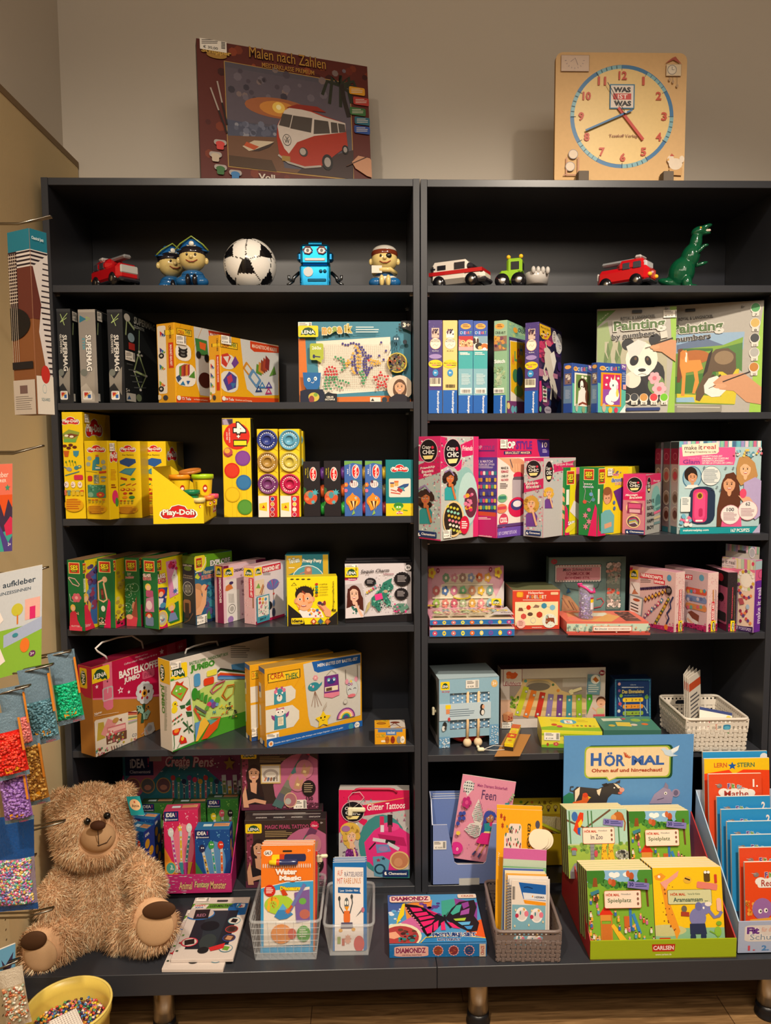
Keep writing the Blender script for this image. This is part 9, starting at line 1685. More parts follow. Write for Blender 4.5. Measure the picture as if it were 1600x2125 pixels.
   a.P([.16,.6,.27,.46,.38,.6],'d8341c');a.R(.18,.6,.36,.68,'d8903c');a.R(.18,.68,.2,.98,'c87c2c');a.R(.34,.6,.36,.98,'c87c2c');a.R(.2,.72,.34,.98,'c8702c');a.P([.34,.75,.38,.72,.62,1,.5,1],'ecb82c');a.R(.62,.5,.66,.82,'3c78b8');a.P([.66,.6,.7,.58,.8,.85,.76,.87],'3c84c0');a.R(.54,.62,.62,.82,'c8642c')
   for k in G(34):x,y=r_.choice(((r_.uniform(.02,.16),r_.uniform(.3,.95)),(r_.uniform(.4,.98),r_.uniform(.55,.96))));cc=r_.choice(['d84c3c','3c6cac','e8b03c','c86c9c','5c9cb8','e0dcd0']);a.rr(x-.018,y-.01,x+.018,y+.04,cc,.01);a.e(x,y-.025,.016,.018,'e8b48c',8);a.e(x,y-.035,.015,.01,r_.choice(['8a4c24','3c2418','d8a83c']),7)
   a.P([.03,.28,.16,.24,.17,.28,.05,.33],'3c7c8c');a.e(.12,.37,.03,.04,'5c3c24')
  x0,x1=(.25,.78)if zoo else(.24,.8);a.rr(x0,.26,x1,.5,'c84c34',.02);a.rr(x0+.005,.265,x1-.005,.495,'f0dcc8',.02);a.t('HÖR MAL',x0+.13,.315,.21,.045,'c04c34',b=.04);a.t('Wimmelbuch',x0+.33,.31,.15,.022,'5c6c6c');a.t('Im Zoo' if zoo else 'Spielplatz',x0+.23,.4,.2 if zoo else .36,.07,'3c3c54' if zoo else '3c5c34',b=.01)
  for k in G(3):a.e(x1-.05,.31+.065*k,.018,.022,'8a5c4c',8)
  a.rr(.6,.15,.93,.24,'8078b8',.01,7);a.t('30',.66,.18,.07,.055,'2c2c6c',b=.03);a.LN(.72,.175,.9,.225,2,'2c3474',.4)
 return f
def bstack(xL,xR,top,y0,n,kind,lb,zt=None,H=None,tilt=-.2):
 c=box2(*('S6d' if zt else 'P1',(xL,top,0),(xR,top,0)),z,y=y0,D=.01);W=c.W;x=c.M.translation.x;ztop=F_(aty(*zp(c.v,(xL+xR)/2,top),y0+.035)[2])
 HH=min(.178,(ztop-z-.022)/cos(tilt));zb=ztop-HH*cos(tilt)
 for k in G(n):
  M=TR(x,y0,zb,an)@Matrix.Rotation(tilt,4,'X')@Matrix.Translation((-.001*k,.0155*k,0))
  m_=MB();m_.box((0,0,0),(W,.0145,HH),'f0dfae','paper',.0008,{'front':'f0e0b0','right':'e0cc98','left':'6c5c3c'});A_=Art(m_,(0,0,HH),(W,0,0),(0,0,-HH))
  if k==0:cover(kind)(A_)
  else:A_.R(0,0,1,1,'e8b82c' if kind=='a' else '7ca048')
  ob=m_.bd('board_book',world=M);tag(ob,lb[0]if k==0 else lb[1],'book',lb[2])
 return zb
yf=F_(fl[1])+.012
bstack(236,815,275,yf,5,'s',('playground board book at the front left of the lime display','board book stacked behind the front left playground cover','board books, front left stack'))
bstack(822,1430,250,yf,5,'a',('yellow board book with giraffe and elephant at the front right of the lime display','board book stacked behind the yellow giraffe cover','board books, front right stack'))
zr=bstack(166,795,845,yf+.136,4,'z',('zoo board book with parrot and elephant in the back left stack','board book stacked behind the zoo cover','board books, back left stack'),1)
bstack(822,1452,862,yf+.136,4,'s',('playground board book in the back right stack below the blue header','board book stacked behind the back right playground cover','board books, back right stack'),1)
q=MB();q.box((.004,.142,.003),(W_-.004,D_-.004,zr-z-.018),'c8b890');st_=q.bd('inner_step',o)
v='P2';fl=atz(*zp(v,592,2035),z);yf=F_(fl[1]);hf=F_(aty(*zp(v,600,1725),yf)[2])-z;W_=.27
D_=-.03-yf;OM=TR(F_(fl[0])+.003,yf,z+.0004,0);hb=F_(aty(*zp(v,150,460),-.03)[2])-z
o,P,fin=open_tray('workbook_display','pale blue workbook display cut off by the right edge of the picture','display',OM,W_,D_,hf,hb,'a8b4d0','a8c4dc','b8c8dc','98a8c0');a=P['front'][1]
a.rr(.06,.12,.42,.62,'d8d0cc',.06);a.t('Fit',.14,.28,.12,.22,'6c3c8c',b=.06,ol='f0ece8');a.t('für die',.28,.25,.12,.14,'d8a090');a.t('Schule',.25,.48,.28,.18,'8a98a8',ol='f0ece8')
for k,cc in EN(('c8505c','4c84c0','7cac6c','7a4c8c')):a.t('%d.'%(k+1),.13+k*.13,.82,.07,.16,cc,b=.03)
fin()
def fit(title,cc,n,full=0):
 def f(a):
  a.R(0,0,1,1,cc)
  if title=='star':a.R(0,.12,1,.28,'e8461c');a.P([0,0,1,0,1,.13,.6,.12,.45,.17,.38,.12,0,.16],'f0c41c');a.t('LERN',.25,.07,.2,.05,'c8602c',b=.03);a.star(.43,.08,.07,.045,'1c5ca8');a.t('STERN',.64,.07,.27,.05,'5c7c4c',b=.03);return
  if title=='plain':a.e(.95,.06,.06,.04,'e0e4e8');return
  for k in G(6):a.e(.28+k*.1,.25+(k%2)*.015,.1,.055,'f0ece4',12)
  a.rr(.22,.22,.84,.33,'f0ece4',.04);a.t('F',.38,.165,.05,.07,'5c3c8c',b=.05,ol='f0ece4');a.t('it',.46,.165,.06,.07,'6c9c3c',b=.05,ol='f0ece4');a.t('für...',.6,.175,.14,.055,'4c8cb0',b=.03,ol='f0ece4');a.t(title,.52,.27,.46,.085,'b03c30' if cc[0]=='e' else '2c6ca8');a.e(.2,.16,.05,.03,'8a7c78');a.L([.12,.14,.2,.15],.01,'c8b8b0')
  if n:a.t(n+'.',.88,.13,.1,.11,'f4e8e0',b=.04)
  if full:a.DT(0,.5,.2,.95,30,.025,['e8902c','f0a84c','d86c1c'],4);a.e(.3,.6,.18,.14,'9c6ca8');a.e(.26,.63,.035,.03,'w');a.e(.36,.62,.035,.03,'w');a.e(.27,.63,.014,.014,'k',8);a.e(.37,.62,.014,.014,'k',8);a.rr(.08,.72,.5,.86,'e8a83c',.01,-4);a.t('8 + 3',.3,.79,.26,.06,'6c4424',-4);a.e(.72,.7,.12,.1,'7c68a8');a.e(.8,.58,.05,.05,'5c94a8')
 return f
WB=[(262,100,'plain','2c94d0','','tall blue workbook rearmost in the pale blue display'),(275,166,'star','e8461c','','tall yellow and red workbook with a blue star, second from the back'),(308,306,'Mathe','e04c28','1','red maths workbook below the star one in the display'),(388,522,'Deutsch','2c90cc','2','uppermost of four blue workbooks in a row down the display'),(428,645,'Lesen','2c90cc','2','second from the top of the four blue workbooks in the display'),(484,762,'Lesen','2c90cc','','third from the top of the four blue workbooks in the display'),(526,890,'Mathe','2c90cc','','lowest of the four blue workbooks in the display'),(602,1012,'Mathe','e04c28','','red workbook with a cloud title behind the lowest red one'),(652,1150,'Rechnen','e84c1c','','lowest red workbook with a violet octopus in the pale blue display')]
for k,(x,t,ti,cc,n,lb)in EN(WB):
 y=-.052-(D_-.06)*k/8.3;tl=aty(*zp(v,x,t),y+.02);HH=.2 if k>1 else .26;ww=.148 if k>1 else .185
 flat_book('workbook',lb,'workbook',TR(F_(tl[0])+.005,y,F_(tl[2])-HH,0,-.1),ww,HH,.006,cc,fit(ti,cc,n,k==8),'school workbooks in the pale blue display')
def blob(name,ells,vox,col,mat,parent=None,it=4,zmin=None):
 m=MB()
 for c,r,rot in ells:m.ell(c,r,col,mat,rot,20,12)
 t=m.bd(name);d=t.modifiers.new('r','REMESH');d.mode='VOXEL';d.voxel_size=vox;d=t.modifiers.new('s','SMOOTH');d.iterations=it;d.factor=.5
 me=bpy.data.meshes.new_from_object(t.evaluated_get(bpy.context.evaluated_depsgraph_get()));bpy.data.objects.remove(t);me.name=name
 if zmin is not None:
  for v in me.vertices:v.co.z=max(v.co.z,zmin)
 me.materials.clear();me.materials.append(MAT[mat]);at=me.color_attributes.new('Col','FLOAT_COLOR','CORNER');at.data.foreach_set('color',np.tile(np.array(hexc(col)+(1,),dtype=np.float32),len(me.loops)))
 me.polygons.foreach_set('use_smooth',[1]*len(me.polygons));o=bpy.data.objects.new(name,me);COL.objects.link(o);o.parent=parent;return o
def fur(o,n,ln_,cols,skip,parent):
 r_=random.Random(6);rn=r_.gauss;me=o.data;me.calc_loop_triangles();T_=me.loop_triangles;ar=np.array([t.area for t in T_]);ix=np.random.RandomState(3).choice(len(ar),n,p=ar/ar.sum());m=MB();cs=[hexc(c)for c in cols]
 for k in ix:
  t=T_[int(k)];a,b=r_.random(),r_.random()
  if a+b>1:a,b=1-a,1-b
  A,B,C=[me.vertices[i].co for i in t.vertices];p=A+(B-A)*a+(C-A)*b;N_=t.normal
  if p.z<.004 or any((p-V3(q)).length<w for q,w in skip):continue
  d=(N_+V3((rn(0,.45),rn(0,.45),rn(-.25,.45)))).normalized();u=d.cross(N_+V3((.01,.3,.2))).normalized()*.0008;L_=ln_*r_.uniform(.6,1.2);g=V3((rn(0,.2),rn(0,.2),-.35))*L_;q=p+d*L_*.55;e=p+d*L_+g*.6;q.z=max(q.z,.001);e.z=max(e.z,.0015);i=len(m.v);c=r_.choice(cs)
  m.v+=[tuple(p-u),tuple(p+u),tuple(q+u*.8),tuple(q-u*.8),tuple(e)];m.f+=[(i,i+1,i+2,i+3),(i+3,i+2,i+4)];m.c+=[c,c];m.m+=['plush']*2;m.sm+=[0]*2
 f=m.bd('fur',parent);f['kind']='stuff';return f
def EP(px,py,y,rx,rz,ry=None,rot=0):p=aty(px,py,y);k=depth(p)/FPX;return(tuple(p),(rx*k,(ry or min(rx,rz)*.8)*k,rz*k),(0,rot,0))
bear=empty('teddy_bear','large beige plush teddy bear sitting at the left end of the platform','teddy bear',TR(.2,-.12,ZP));BI=bear.matrix_world.inverted()
BE=[EP(188,1706,-.13,76,74,62),EP(195,1742,-.14,78,46,60),EP(122,1670,-.12,20,34,18,.3),EP(256,1650,-.1,22,24,14),EP(213,1850,-.12,70,88,62),EP(214,1890,-.14,80,64,66),EP(150,1808,-.13,34,32),EP(128,1842,-.17,32,36),EP(112,1868,-.2,34,40,30),EP(268,1796,-.13,36,34),EP(296,1818,-.17,34,34),EP(308,1842,-.2,32,36,30),EP(165,1925,-.18,44,44,50),EP(125,1945,-.23,44,44,44),EP(88,1968,-.26,44,48,34,.2),EP(262,1925,-.18,42,44,50),EP(300,1925,-.22,44,48,40),EP(316,1916,-.26,52,58,22,.4)]
body=blob('body',[(tuple(V3(c)-V3((.2,-.12,ZP))),r,o)for c,r,o in BE],.006,'dcb088','plush',bear,5,.002)
def near(px,py,y,rad):return(V3([F_(t)for t in aty(px,py,y)])-V3((.2,-.12,ZP)),rad)
SKP=[near(204,1738,-.2,.048),near(322,1917,-.3,.062),near(84,1974,-.3,.052)]
fur(body,60000,.017,['dcb48a','e8c49c','d4aa80','f0e2c0','dcb088'],SKP,bear)
def soft(name,L_,col,mat='plush',lb=None):
 m=MB()
 for c,r,o_ in L_:m.ell(tuple(V3(c)-V3((.2,-.12,ZP))),r,col,mat,o_,28,18)
 o=m.bd(name,bear)
 if lb:o['label']=lb
soft('muzzle',[EP(203,1737,-.195,36,31,26)],'d4aa80',lb='smooth beige muzzle');soft('nose',[EP(203,1713,-.228,16,10,9)],'4a2c1c','matte','brown oval nose')
for q in((181,1705),(222,1693)):soft('eye',[EP(q[0],q[1],-.207,7.5,7.5,6)],'0c0a0a','gl')
m=MB();J=lambda x,y,d:tuple(V3([F_(t)for t in aty(x,y,d)])-V3((.2,-.12,ZP)));m.tube([J(203,1722,-.232),J(204,1740,-.232),J(205,1754,-.224)],.001,'2c1a14','matte',6);m.tube([J(177,1742,-.212),J(186,1752,-.221),J(205,1755,-.226),(J(222,1748,-.221)),J(231,1735,-.208)],.001,'2c1a14','matte',6);m.bd('mouth',bear)
soft('sole',[EP(322,1924,-.29,38,42,9,.4),EP(84,1982,-.288,34,36,9,.2)][:1],'dcb48a');soft('sole',[EP(84,1982,-.29,34,36,12,.2)],'dcb48a')
soft('paw_pad',[EP(330,1889,-.3,35,19,7,-.12)],'4f3420','matte','brown paw pad');soft('paw_pad',[EP(70,1952,-.3,28,20,8,-.3)],'4f3420','matte','brown paw pad')
m=MB();T0=J(262,1653,-.135);T1=J(290,1652,-.14);T2=J(272,1692,-.145);a=Art(m,T0,V3(T1)-V3(T0),V3(T2)-V3(T0));a.R(0,0,1,1,'1c98a0');a.e(.5,.45,.4,.3,'f0c898');a.t('Amia',.5,.5,.55,.16,'5c3c2c');a.e(.5,.3,.06,.05,'c8402c',8);m.bd('name_tag',bear)['label']='teal card tag'
z=ZL[0];v='T2';c=box2(v,(118,95,1425),(1482,100,1425),ZR[0],.05,.012);m=MB();W,H=c.W,c.H;R_=.02;p=[]
for cx,cz,a0 in((W-R_,H-R_,0),(R_,H-R_,90),(R_,R_,180),(W-R_,R_,270)):
 for k in G(6):t=radians(a0+18*k);p.append((cx+R_*cos(t),cz+R_*sin(t)))
m.prism(p,.012,'d9b483','matte',((0,.012,0),(1,0,0),(0,0,1)),'a8804c');c.mb=m;a=c.art()
a.e(803,762,536,536,'3c74a4',60)
for k in G(12):
 t=[radians(30*k+5*i)for i in G(7)]
 if k%2:a.poly([(803+534*sin(q),762-534*cos(q))for q in t]+[(803+490*sin(q),762-490*cos(q))for q in t[::-1]],'7cacb8')
a.e(803,762,496,496,'e2c383',60)
for k in G(60):
 q=radians(6*k);b_=k%5==0
 if b_ or(k//5)%2:a.ln([(803+(480 if b_ else 498)*sin(q),762-(480 if b_ else 498)*cos(q)),(803+532*sin(q),762-532*cos(q))],5,'2c4c60')
for k in G(1,13):q=radians(30*k);s_=str(k);a.t(s_,803+430*sin(q)+5,762-424*cos(q),(26 if k==1 else 58)if k<10 else 86,88,'c04c34',b=.04)
a.R(672,430,930,685,'2c7094');a.R(684,442,918,673,'dccfc4');a.R(708,526,895,590,'c03c34');a.t('WAS',800,488,180,56,'201c20',b=.06);a.t('IST',806,558,100,46,'f0e4dc');a.t('WAS',804,630,182,56,'201c20',b=.06);a.t('Tessloff Verlag',812,968,296,38,'8a4c34')
a.R(168,128,460,298,'9c7c64');a.R(172,132,456,294,'cdb4a0')
for k in G(9):q=radians(100+20*k);a.ln([(310+88*sin(q),170-88*cos(q)),(310+104*sin(q),170-104*cos(q))],5,'8c7c80')
a.L([265,198,315,160,342,232],4,'8c7c80');a.P([1240,220,1318,160,1352,145,1415,225,1330,180],'a8503c');a.R(1255,225,1412,348,'9c7c64');a.R(1258,228,1409,345,'d8c4a4');a.ring(1316,284,48,50,'6c6c70','dcd0bc');a.L([1316,250,1316,284,1340,284],5,'4c4c54')
for x,y in((1290,385),(1325,408),(1368,450)):a.L([x,345,x,y],3,'6c5c4c');a.e(x,y,12,18,'b09070')
a.R(215,1190,230,1370,'b07444');a.R(335,1190,352,1370,'b07444');a.R(192,1365,355,1378,'a0643c');a.ring(292,1158,50,50,'7c7478','d0bca4');a.ring(260,1285,50,50,'7c7478','d0bca4');a.P([1285,1300,1420,1300,1415,1378,1290,1372],'c89c64');a.e(1350,1260,70,60,'e0d0bc');a.e(1300,1215,36,45,'e0d0bc');a.e(1415,1210,26,36,'e0d0bc');a.P([1290,1180,1310,1150,1340,1180],'b8503c');a.P([1258,1225,1280,1195,1285,1225],'d8a04c')
def hand(name,x0,y0,x1,y1,w,cc,off,lb):q=MB();b_=c.art(mb=q,lift=off);b_.L([x0,y0,x1,y1],w,cc);b_.STEP=-.001;b_.L([x0,y0,x1,y1],w,cc);c.part(name,q,lb)
hand('hour_hand',760,675,1015,1008,30,'c03c2c',.006,'red hour hand');hand('minute_hand',900,705,418,915,18,'3c74a8',.009,'blue minute hand');hand('second_hand',640,425,825,740,5,'201c1c',.012,'thin black second hand');q=MB();b_=c.art(mb=q,lift=.0145);b_.e(823,735,13,13,'dcd4cc');c.part('hub',q)
c.done('teaching_clock','square wooden teaching clock standing on top of the right bookcase','clock')
for x in(0,1):
 p=aty(*zp(v,(345,1225)[x]+60,1400),.02);m=MB();m.box((-.014,0,0),(.014,.028,.03),'6c6258','matte',.001);tag(m.bd('clock_stand',world=TR(p[0],.018,ZR[0]+.0004)),'brown block holding up the wooden clock at its %s'%('left','right')[x],'stand')
v='T1';c=box2(v,(113,66,1185),(1488,322,1185),z,(.02,.16),.03,'3a1c18',tilt=.1);a=c.art()
a.R(60,20,1600,1300,'5c2620');a.DT(150,300,1480,1180,30,30,['6c2c20','783420','4c1e1c'],3);a.DT(160,100,1480,420,22,28,['7c3824','3c1818','8c4028'],5)
F=[(328,258),(1316,435),(1345,1190),(362,1085)];a.P([322,252,1322,430,1351,1200,356,1092],'b08c4c');a.poly(F,'54505c')
a.P([332,300,1318,470,1330,800,350,730],'5c5460');a.DT(350,320,1290,560,26,26,['4c4450','6c6470','3c3844','7c6c6c'],8);a.e(750,630,260,80,'a0603c');a.e(755,635,150,60,'c8843c');a.e(755,625,50,44,'ecc45c');a.e(755,622,20,20,'f8ecb0')
a.P([345,715,800,800,1000,850,1000,880,352,860],'4c5064');a.DT(360,740,740,840,22,22,['8a8c98','6c7084','5c6074'],2);a.P([352,845,760,860,800,1100,1345,1160,1345,1190,362,1085],'6c4c38');a.P([362,1000,700,1040,740,1130,362,1085],'4c3828');a.P([1000,1050,1345,960,1345,1190,900,1140],'3c2c2c')
for k in G(7):q=3.5+k*.62;a.ln([(1240,450),(1240+110*cos(q),450+70*sin(q)-10),(1240+150*cos(q),470+150*abs(sin(q)))],24,'2c3024')
a.L([1250,440,1270,560,1310,700],34,'2c2420');a.P([468,930,560,885,720,895,620,950,520,968],'c8b8a0');a.P([500,895,600,935,560,960,480,925],'b8502c');a.P([540,968,720,900,680,940,600,970],'3c2c28')
a.P([745,760,800,650,860,625,1010,650,1110,690,1280,750,1300,930,1200,1000,1090,1090,900,1090,760,1000,738,860],'a4301c');a.P([745,770,800,650,850,620,1010,660,1110,700,1280,750,1285,820,1035,850,900,900,835,990,800,950,760,860],'cfc4bc')
for P4 in([(755,765),(785,672),(862,685),(840,785)],[(845,790),(868,688),(1020,710),(1010,825)],[(1035,720),(1145,735),(1160,830),(1030,835)],[(1165,740),(1215,748),(1225,825),(1170,828)],[(1222,750),(1275,760),(1285,820),(1232,824)]):a.poly(P4,'4c4440')
a.P([815,625,900,600,1060,620,1130,665,1000,650],'8c2c20');a.ring(820,882,34,46,'3c3838','cfc4bc');a.t('V',820,868,30,28,'3c3838',b=.02);a.t('W',820,892,40,34,'3c3838',b=.02)
for x,y,r_ in((1140,1058,62),(1280,960,36)):a.e(x,y,r_*.7,r_,'1c1a1c');a.e(x,y,r_*.42,r_*.62,'9c9490')
a.e(950,978,34,36,'3c3838');a.e(945,975,24,27,'a8a098');a.L([750,1000,830,1060,960,1100,1090,1090],16,'a8a098');a.R(780,1010,845,1050,'9c7c3c')
a.t('Malen nach Zahlen',828,236,600,84,'bc8c3c',b=0,ol='3c1814',olw=.03);a.t('MEISTERKLASSE PREMIUM',830,322,410,36,'b4843c',b=.01);a.t('Voll',660,1178,130,50,'d0c4b8',b=.03);a.e(265,215,80,26,'a8803c');a.t('Schipper',262,192,235,46,'c8a04c',b=.04,ol='4c2c14')
for k,(x,y,cc)in EN(((1372,498,'d8982c'),(1405,580,'b03c34'),(1378,660,'3c6c3c'),(1415,735,'2c6478'),(1412,805,'2c4c94'))):a.rr(x-62,y-30,x+62,y+30,cc,12);a.LN(x-45,y-18,x+48,y+20,3,'d8ccc0',.35)
for x0,y0,x1,y1 in((215,470,345,830),(268,420,345,760)):a.ln([(x0,y0),(x0+(x1-x0)*.5,y0+(y1-y0)*.5)],12,'a89c94');a.ln([(x0+(x1-x0)*.5,y0+(y1-y0)*.5),(x1,y1)],14,'231818')
for x,y,cc in((292,915,'c8403c'),(255,1010,'c0b09c'),(295,1112,'3c6c3c'),(412,1155,'3c78b0')):a.rr(x-50,y-32,x+50,y+10,'a8a09c',20);a.e(x,y,36,22,cc);a.rr(x-28,y,x+28,y+45,cc,12)
a.P([1330,1060,1380,1010,1470,1030,1540,1110,1540,1200,1450,1170,1360,1110],'c08c6c');a.L([1290,1090,1450,1020],8,'4c2c1c')
c.SK('front',132,80,342,180,'€ 30,00');c.done('painting_kit_box','dark red painting kit box with a camper van picture atop the left bookcase','box')
z=ZL[1]
def toy(name,lb,px,y,zz,rz=0,cat='money box'):x=F_(aty(px,560,y)[0]);return empty(name,lb,cat,TR(x,y,zz+.0004,rz))
def pt_(o,name,*a,**k):m=MB();[getattr(m,q[0])(*q[1:])for q in a];r=m.bd(name,o);return r
def wheels(o,xs,yw,r):
 for x in xs:
  for s_ in(-1,1):pt_(o,'wheel',('lathe',[(0,-.008),(r,-.008),(r,.006),(r*.6,.008),(0,.008)],'17161a','gl',(x,s_*yw,r),20,'y'),('ell',(x,s_*(yw+.007),r),(r*.5,.003,r*.5),'b8b4b0','metal'))
def engine(px,rz,lb,y=.06,zz=z):
 o=toy('fire_engine_money_box',lb,px,y,zz,rz);R='b8141c';pt_(o,'body',('box',(-.075,-.034,.01),(.075,.034,.058),R,'gl',.012),('box',(-.02,-.032,.04),(.066,.032,.078),R,'gl',.014),('box',(-.078,-.03,.01),(.079,.03,.02),'2c2c34','gl',.004))
 pt_(o,'window',('box',(.03,-.024,.048),(.0675,.024,.07),'b8b8bc','gl',.004),('box',(0,-.033,.048),(.024,.033,.068),'3c3c44','gl',.003),('box',(.03,-.033,.048),(.054,.033,.068),'3c3c44','gl',.003),('box',(-.077,-.026,.03),(-.07,.026,.052),'b8b8b4','gl',.003))
 pt_(o,'ladder',('box',(-.07,-.012,.072),(.05,.012,.082),'8a8c90','gl',.004),('box',(.03,-.02,.078),(.05,.02,.088),'b8b4b4','gl',.004));wheels(o,(-.045,.042),.03,.017);pt_(o,'headlight',('ell',(.076,-.022,.03),.006,'e8b02c'),('ell',(.076,.022,.03),.006,'e8b02c'))
engine(238,2.4,'red fire engine money box seen from behind, at the left end of the top shelf');engine(1300,-.75,'red fire engine money box facing right beside the green dinosaur',.07,ZR[1])
o=toy('ambulance_money_box','white ambulance money box with a red stripe',952,.06,ZR[1],-.5);pt_(o,'body',('box',(-.075,-.034,.012),(.04,.034,.075),'d8cfc4','gl',.012),('box',(.02,-.034,.012),(.085,.034,.045),'d8cfc4','gl',.012),('box',(-.0755,-.0352,.036),(.08,.0352,.046),'b01c20','gl'),('box',(.06,-.03,.01),(.09,.03,.024),'2c2a30','gl',.005))
pt_(o,'window',('box',(-.05,-.0355,.05),(-.025,.0355,.062),'232228','gl'),('box',(0,-.0355,.048),(.03,.0355,.066),'2c2a30','gl'),('box',(.03,-.03,.046),(.05,.03,.064),'2c2a30','gl',.006),('box',(-.07,-.0355,.052),(-.056,.0355,.056),'232228'),('box',(-.065,-.0355,.047),(-.061,.0355,.061),'232228'));wheels(o,(-.045,.05),.03,.017)
o=toy('loader_money_box','green wheel loader money box with a grey toothed bucket',1072,.06,ZR[1],-.35);pt_(o,'body',('box',(-.045,-.024,.015),(.01,.024,.05),'8ab82c','gl',.006),('box',(-.025,-.022,.04),(.018,.022,.082),'8ab82c','gl',.006));pt_(o,'window',('box',(-.015,-.023,.048),(.012,.023,.074),'24262a','gl',.003),('box',(-.026,-.015,.05),(.019,.015,.074),'24262a','gl',.003));wheels(o,(-.035,.01),.026,.02)
pt_(o,'bucket',('lathe',[(.002,0),(.03,.002),(.034,.03),(.03,.034)],'b4b0ac','gl',(.055,0,.005),20,'z',1,1,1,1.3),*[('ell',(.052+.012*k,-.044+.006*k,.04),(.006,.006,.01),'b4b0ac')for k in G(4)]);pt_(o,'beacon',('ell',(-.02,-.015,.086),.006,'e8b82c'),('ell',(.014,-.015,.086),.006,'e8b82c'))
o=toy('football_money_box','black and white football money box in the middle of the top shelf',519,.07,z);m=MB();m.ell((0,0,.066),.0725,'w','gl',(.5,.35,.2),96,64);g=(1+5**.5)/2
IV=[V3(q).normalized()for s_ in(-1,1)for t in(-g,g)for q in((0,s_,t),(s_,t,0),(t,0,s_))];FV=[V3(q).normalized()for q in[(a_,b_,c_)for a_ in(-1,1)for b_ in(-1,1)for c_ in(-1,1)]+[q for s_ in(-1/g,1/g)for t in(-g,g)for q in((0,s_,t),(s_,t,0),(t,0,s_))]]
Rm=Matrix.Rotation(.52,3,'X')@Matrix.Rotation(0,3,'Z')
for i,f in EN(m.f):
 d=(sum((V3(m.v[j])for j in f),V3())/4-V3((0,0,.066))).normalized();d=Rm@d;a_=max(d.dot(q)for q in IV);b_=sorted(d.dot(q)for q in FV)
 if a_*.985>b_[-1]:m.c[i]=hexc('141316')
 elif b_[-1]-b_[-2]<.012:m.c[i]=hexc('5c5854')
m.v=[(q[0],q[1],max(q[2],0))for q in m.v];m.bd('ball',o)
o=toy('robot_money_box','shiny blue robot money box with glasses and grey claws',655,.07,z);B='1c8cc4'
pt_(o,'body',('box',(-.042,-.03,0),(.042,.03,.062),B,'foil',.005),('box',(-.034,-.032,.006),(.034,-.03,.056),'2c9cd0','foil',.002));pt_(o,'head',('box',(-.04,-.028,.062),(.04,.028,.118),B,'foil',.007),('box',(-.05,-.012,.076),(.05,.012,.1),'1c6c9c','foil',.005));pt_(o,'antenna',('cyl',(-.018,0,.124),.007,.036,B,'foil','x'))
pt_(o,'teeth',('box',(-.028,-.031,.072),(.028,-.027,.08),'c8c8c4','gl',.002));pt_(o,'dial',('cyl',(-.018,-.0345,.042),.013,.003,'c0c4c4','gl','y'),*[('ell',(.016+.011*k,-.033,.044),.005,'14506c')for k in G(2)],('box',(-.02,-.034,.016),(.03,-.031,.024),'14506c','foil',.003))
for s_ in(-1,1):pt_(o,'eye',('cyl',(s_*.019,-.0305,.1),.009,.003,'d8d8d4','gl','y'),('cyl',(s_*.019,-.032,.1),.004,.002,'201c1c','gl','y'));pt_(o,'glasses',('tube',[(s_*.019+.013*cos(k),-.033,.1+.01*sin(k))for k in G(7)],.0015,'8c4c4c','gl'));pt_(o,'arm',('tube',[(s_*.044,-.01,.045),(s_*.058,-.02,.03),(s_*.062,-.022,.018)],.005,'5c6064','metal'),('tube',[(s_*.062,-.022,.02),(s_*.072,-.026,.024),(s_*.072,-.028,.034)],.004,'6c7074','metal'),('tube',[(s_*.062,-.022,.018),(s_*.076,-.026,.008)],.004,'6c7074','metal'))
S='d8c07c'
def pirate(px,y,rz,lb,hat=1):
 o=toy('pirate_money_box',lb,px,y,z,rz);pt_(o,'body',('ell',(0,0,.026),(.034,.026,.025),'1c5c94' if hat else 'd0ccc0'),('ell',(-.024,-.018,.014),(.02,.018,.014),'1c5c94'),('ell',(.024,-.018,.014),(.02,.018,.014),'1c5c94'),('ell',(0,-.004,.036),(.03,.024,.012),'1c5c94' if hat else '2c64a0'));pt_(o,'foot',*[('ell',(q*.009,-.036,.016),(.007,.009,.016),'15151c' if hat else S)for q in(-1,1)])
 pt_(o,'head',('ell',(0,0,.078),(.036,.032,.033),S),('ell',(-.037,0,.074),(.006,.005,.009),S),('ell',(.037,0,.074),(.006,.005,.009),S),('ell',(0,-.033,.078),.0055,'e0c888'));pt_(o,'hair',('ell',(0,.004,.094),(.037,.034,.022),'1c1820' if hat else '6c2c18'))
 pt_(o,'eye',('ell',(-.011,-.03,.084),(.003,.002,.004),'141214'),('ell',(.011,-.03,.084),(.003,.002,.004)if hat else(.008,.004,.007),'141214'));pt_(o,'mouth',('tube',[(-.014,-.0285,.07),(-.006,-.032,.065),(.006,-.032,.065),(.016,-.028,.071)],.0013,'9c3c2c','gl'))
 if hat:pt_(o,'hat',('lathe',[(0,.038),(.02,.034),(.03,.016),(.042,.002),(.046,.006),(.03,0),(0,0)],'1c5c9c','gl',(0,0,.095),28,'z',1,1,1,.45),('tube',[(-.044,-.01,.1),(-.03,-.014,.115),(0,-.014,.136),(.03,-.014,.115),(.044,-.01,.1)],.002,'8ca03c','gl'));pt_(o,'skull_emblem',('ell',(0,-.0165,.116),(.007,.003,.007),'e0dcd0'),('tube',[(-.012,-.018,.103),(.012,-.018,.111)],.0015,'e0dcd0'),('tube',[(-.012,-.018,.111),(.012,-.018,.103)],.0015,'e0dcd0'))
 else:pt_(o,'bandana',('ell',(0,.004,.102),(.034,.031,.018),'b8b4ac'));pt_(o,'arm',('tube',[(-.03,-.01,.04),(-.012,-.032,.046),(.014,-.034,.046),(.03,-.012,.04)],.007,S,'gl'));pt_(o,'price_tag',('box',(-.036,-.037,.036),(-.008,-.036,.056),'d8ccc0'))
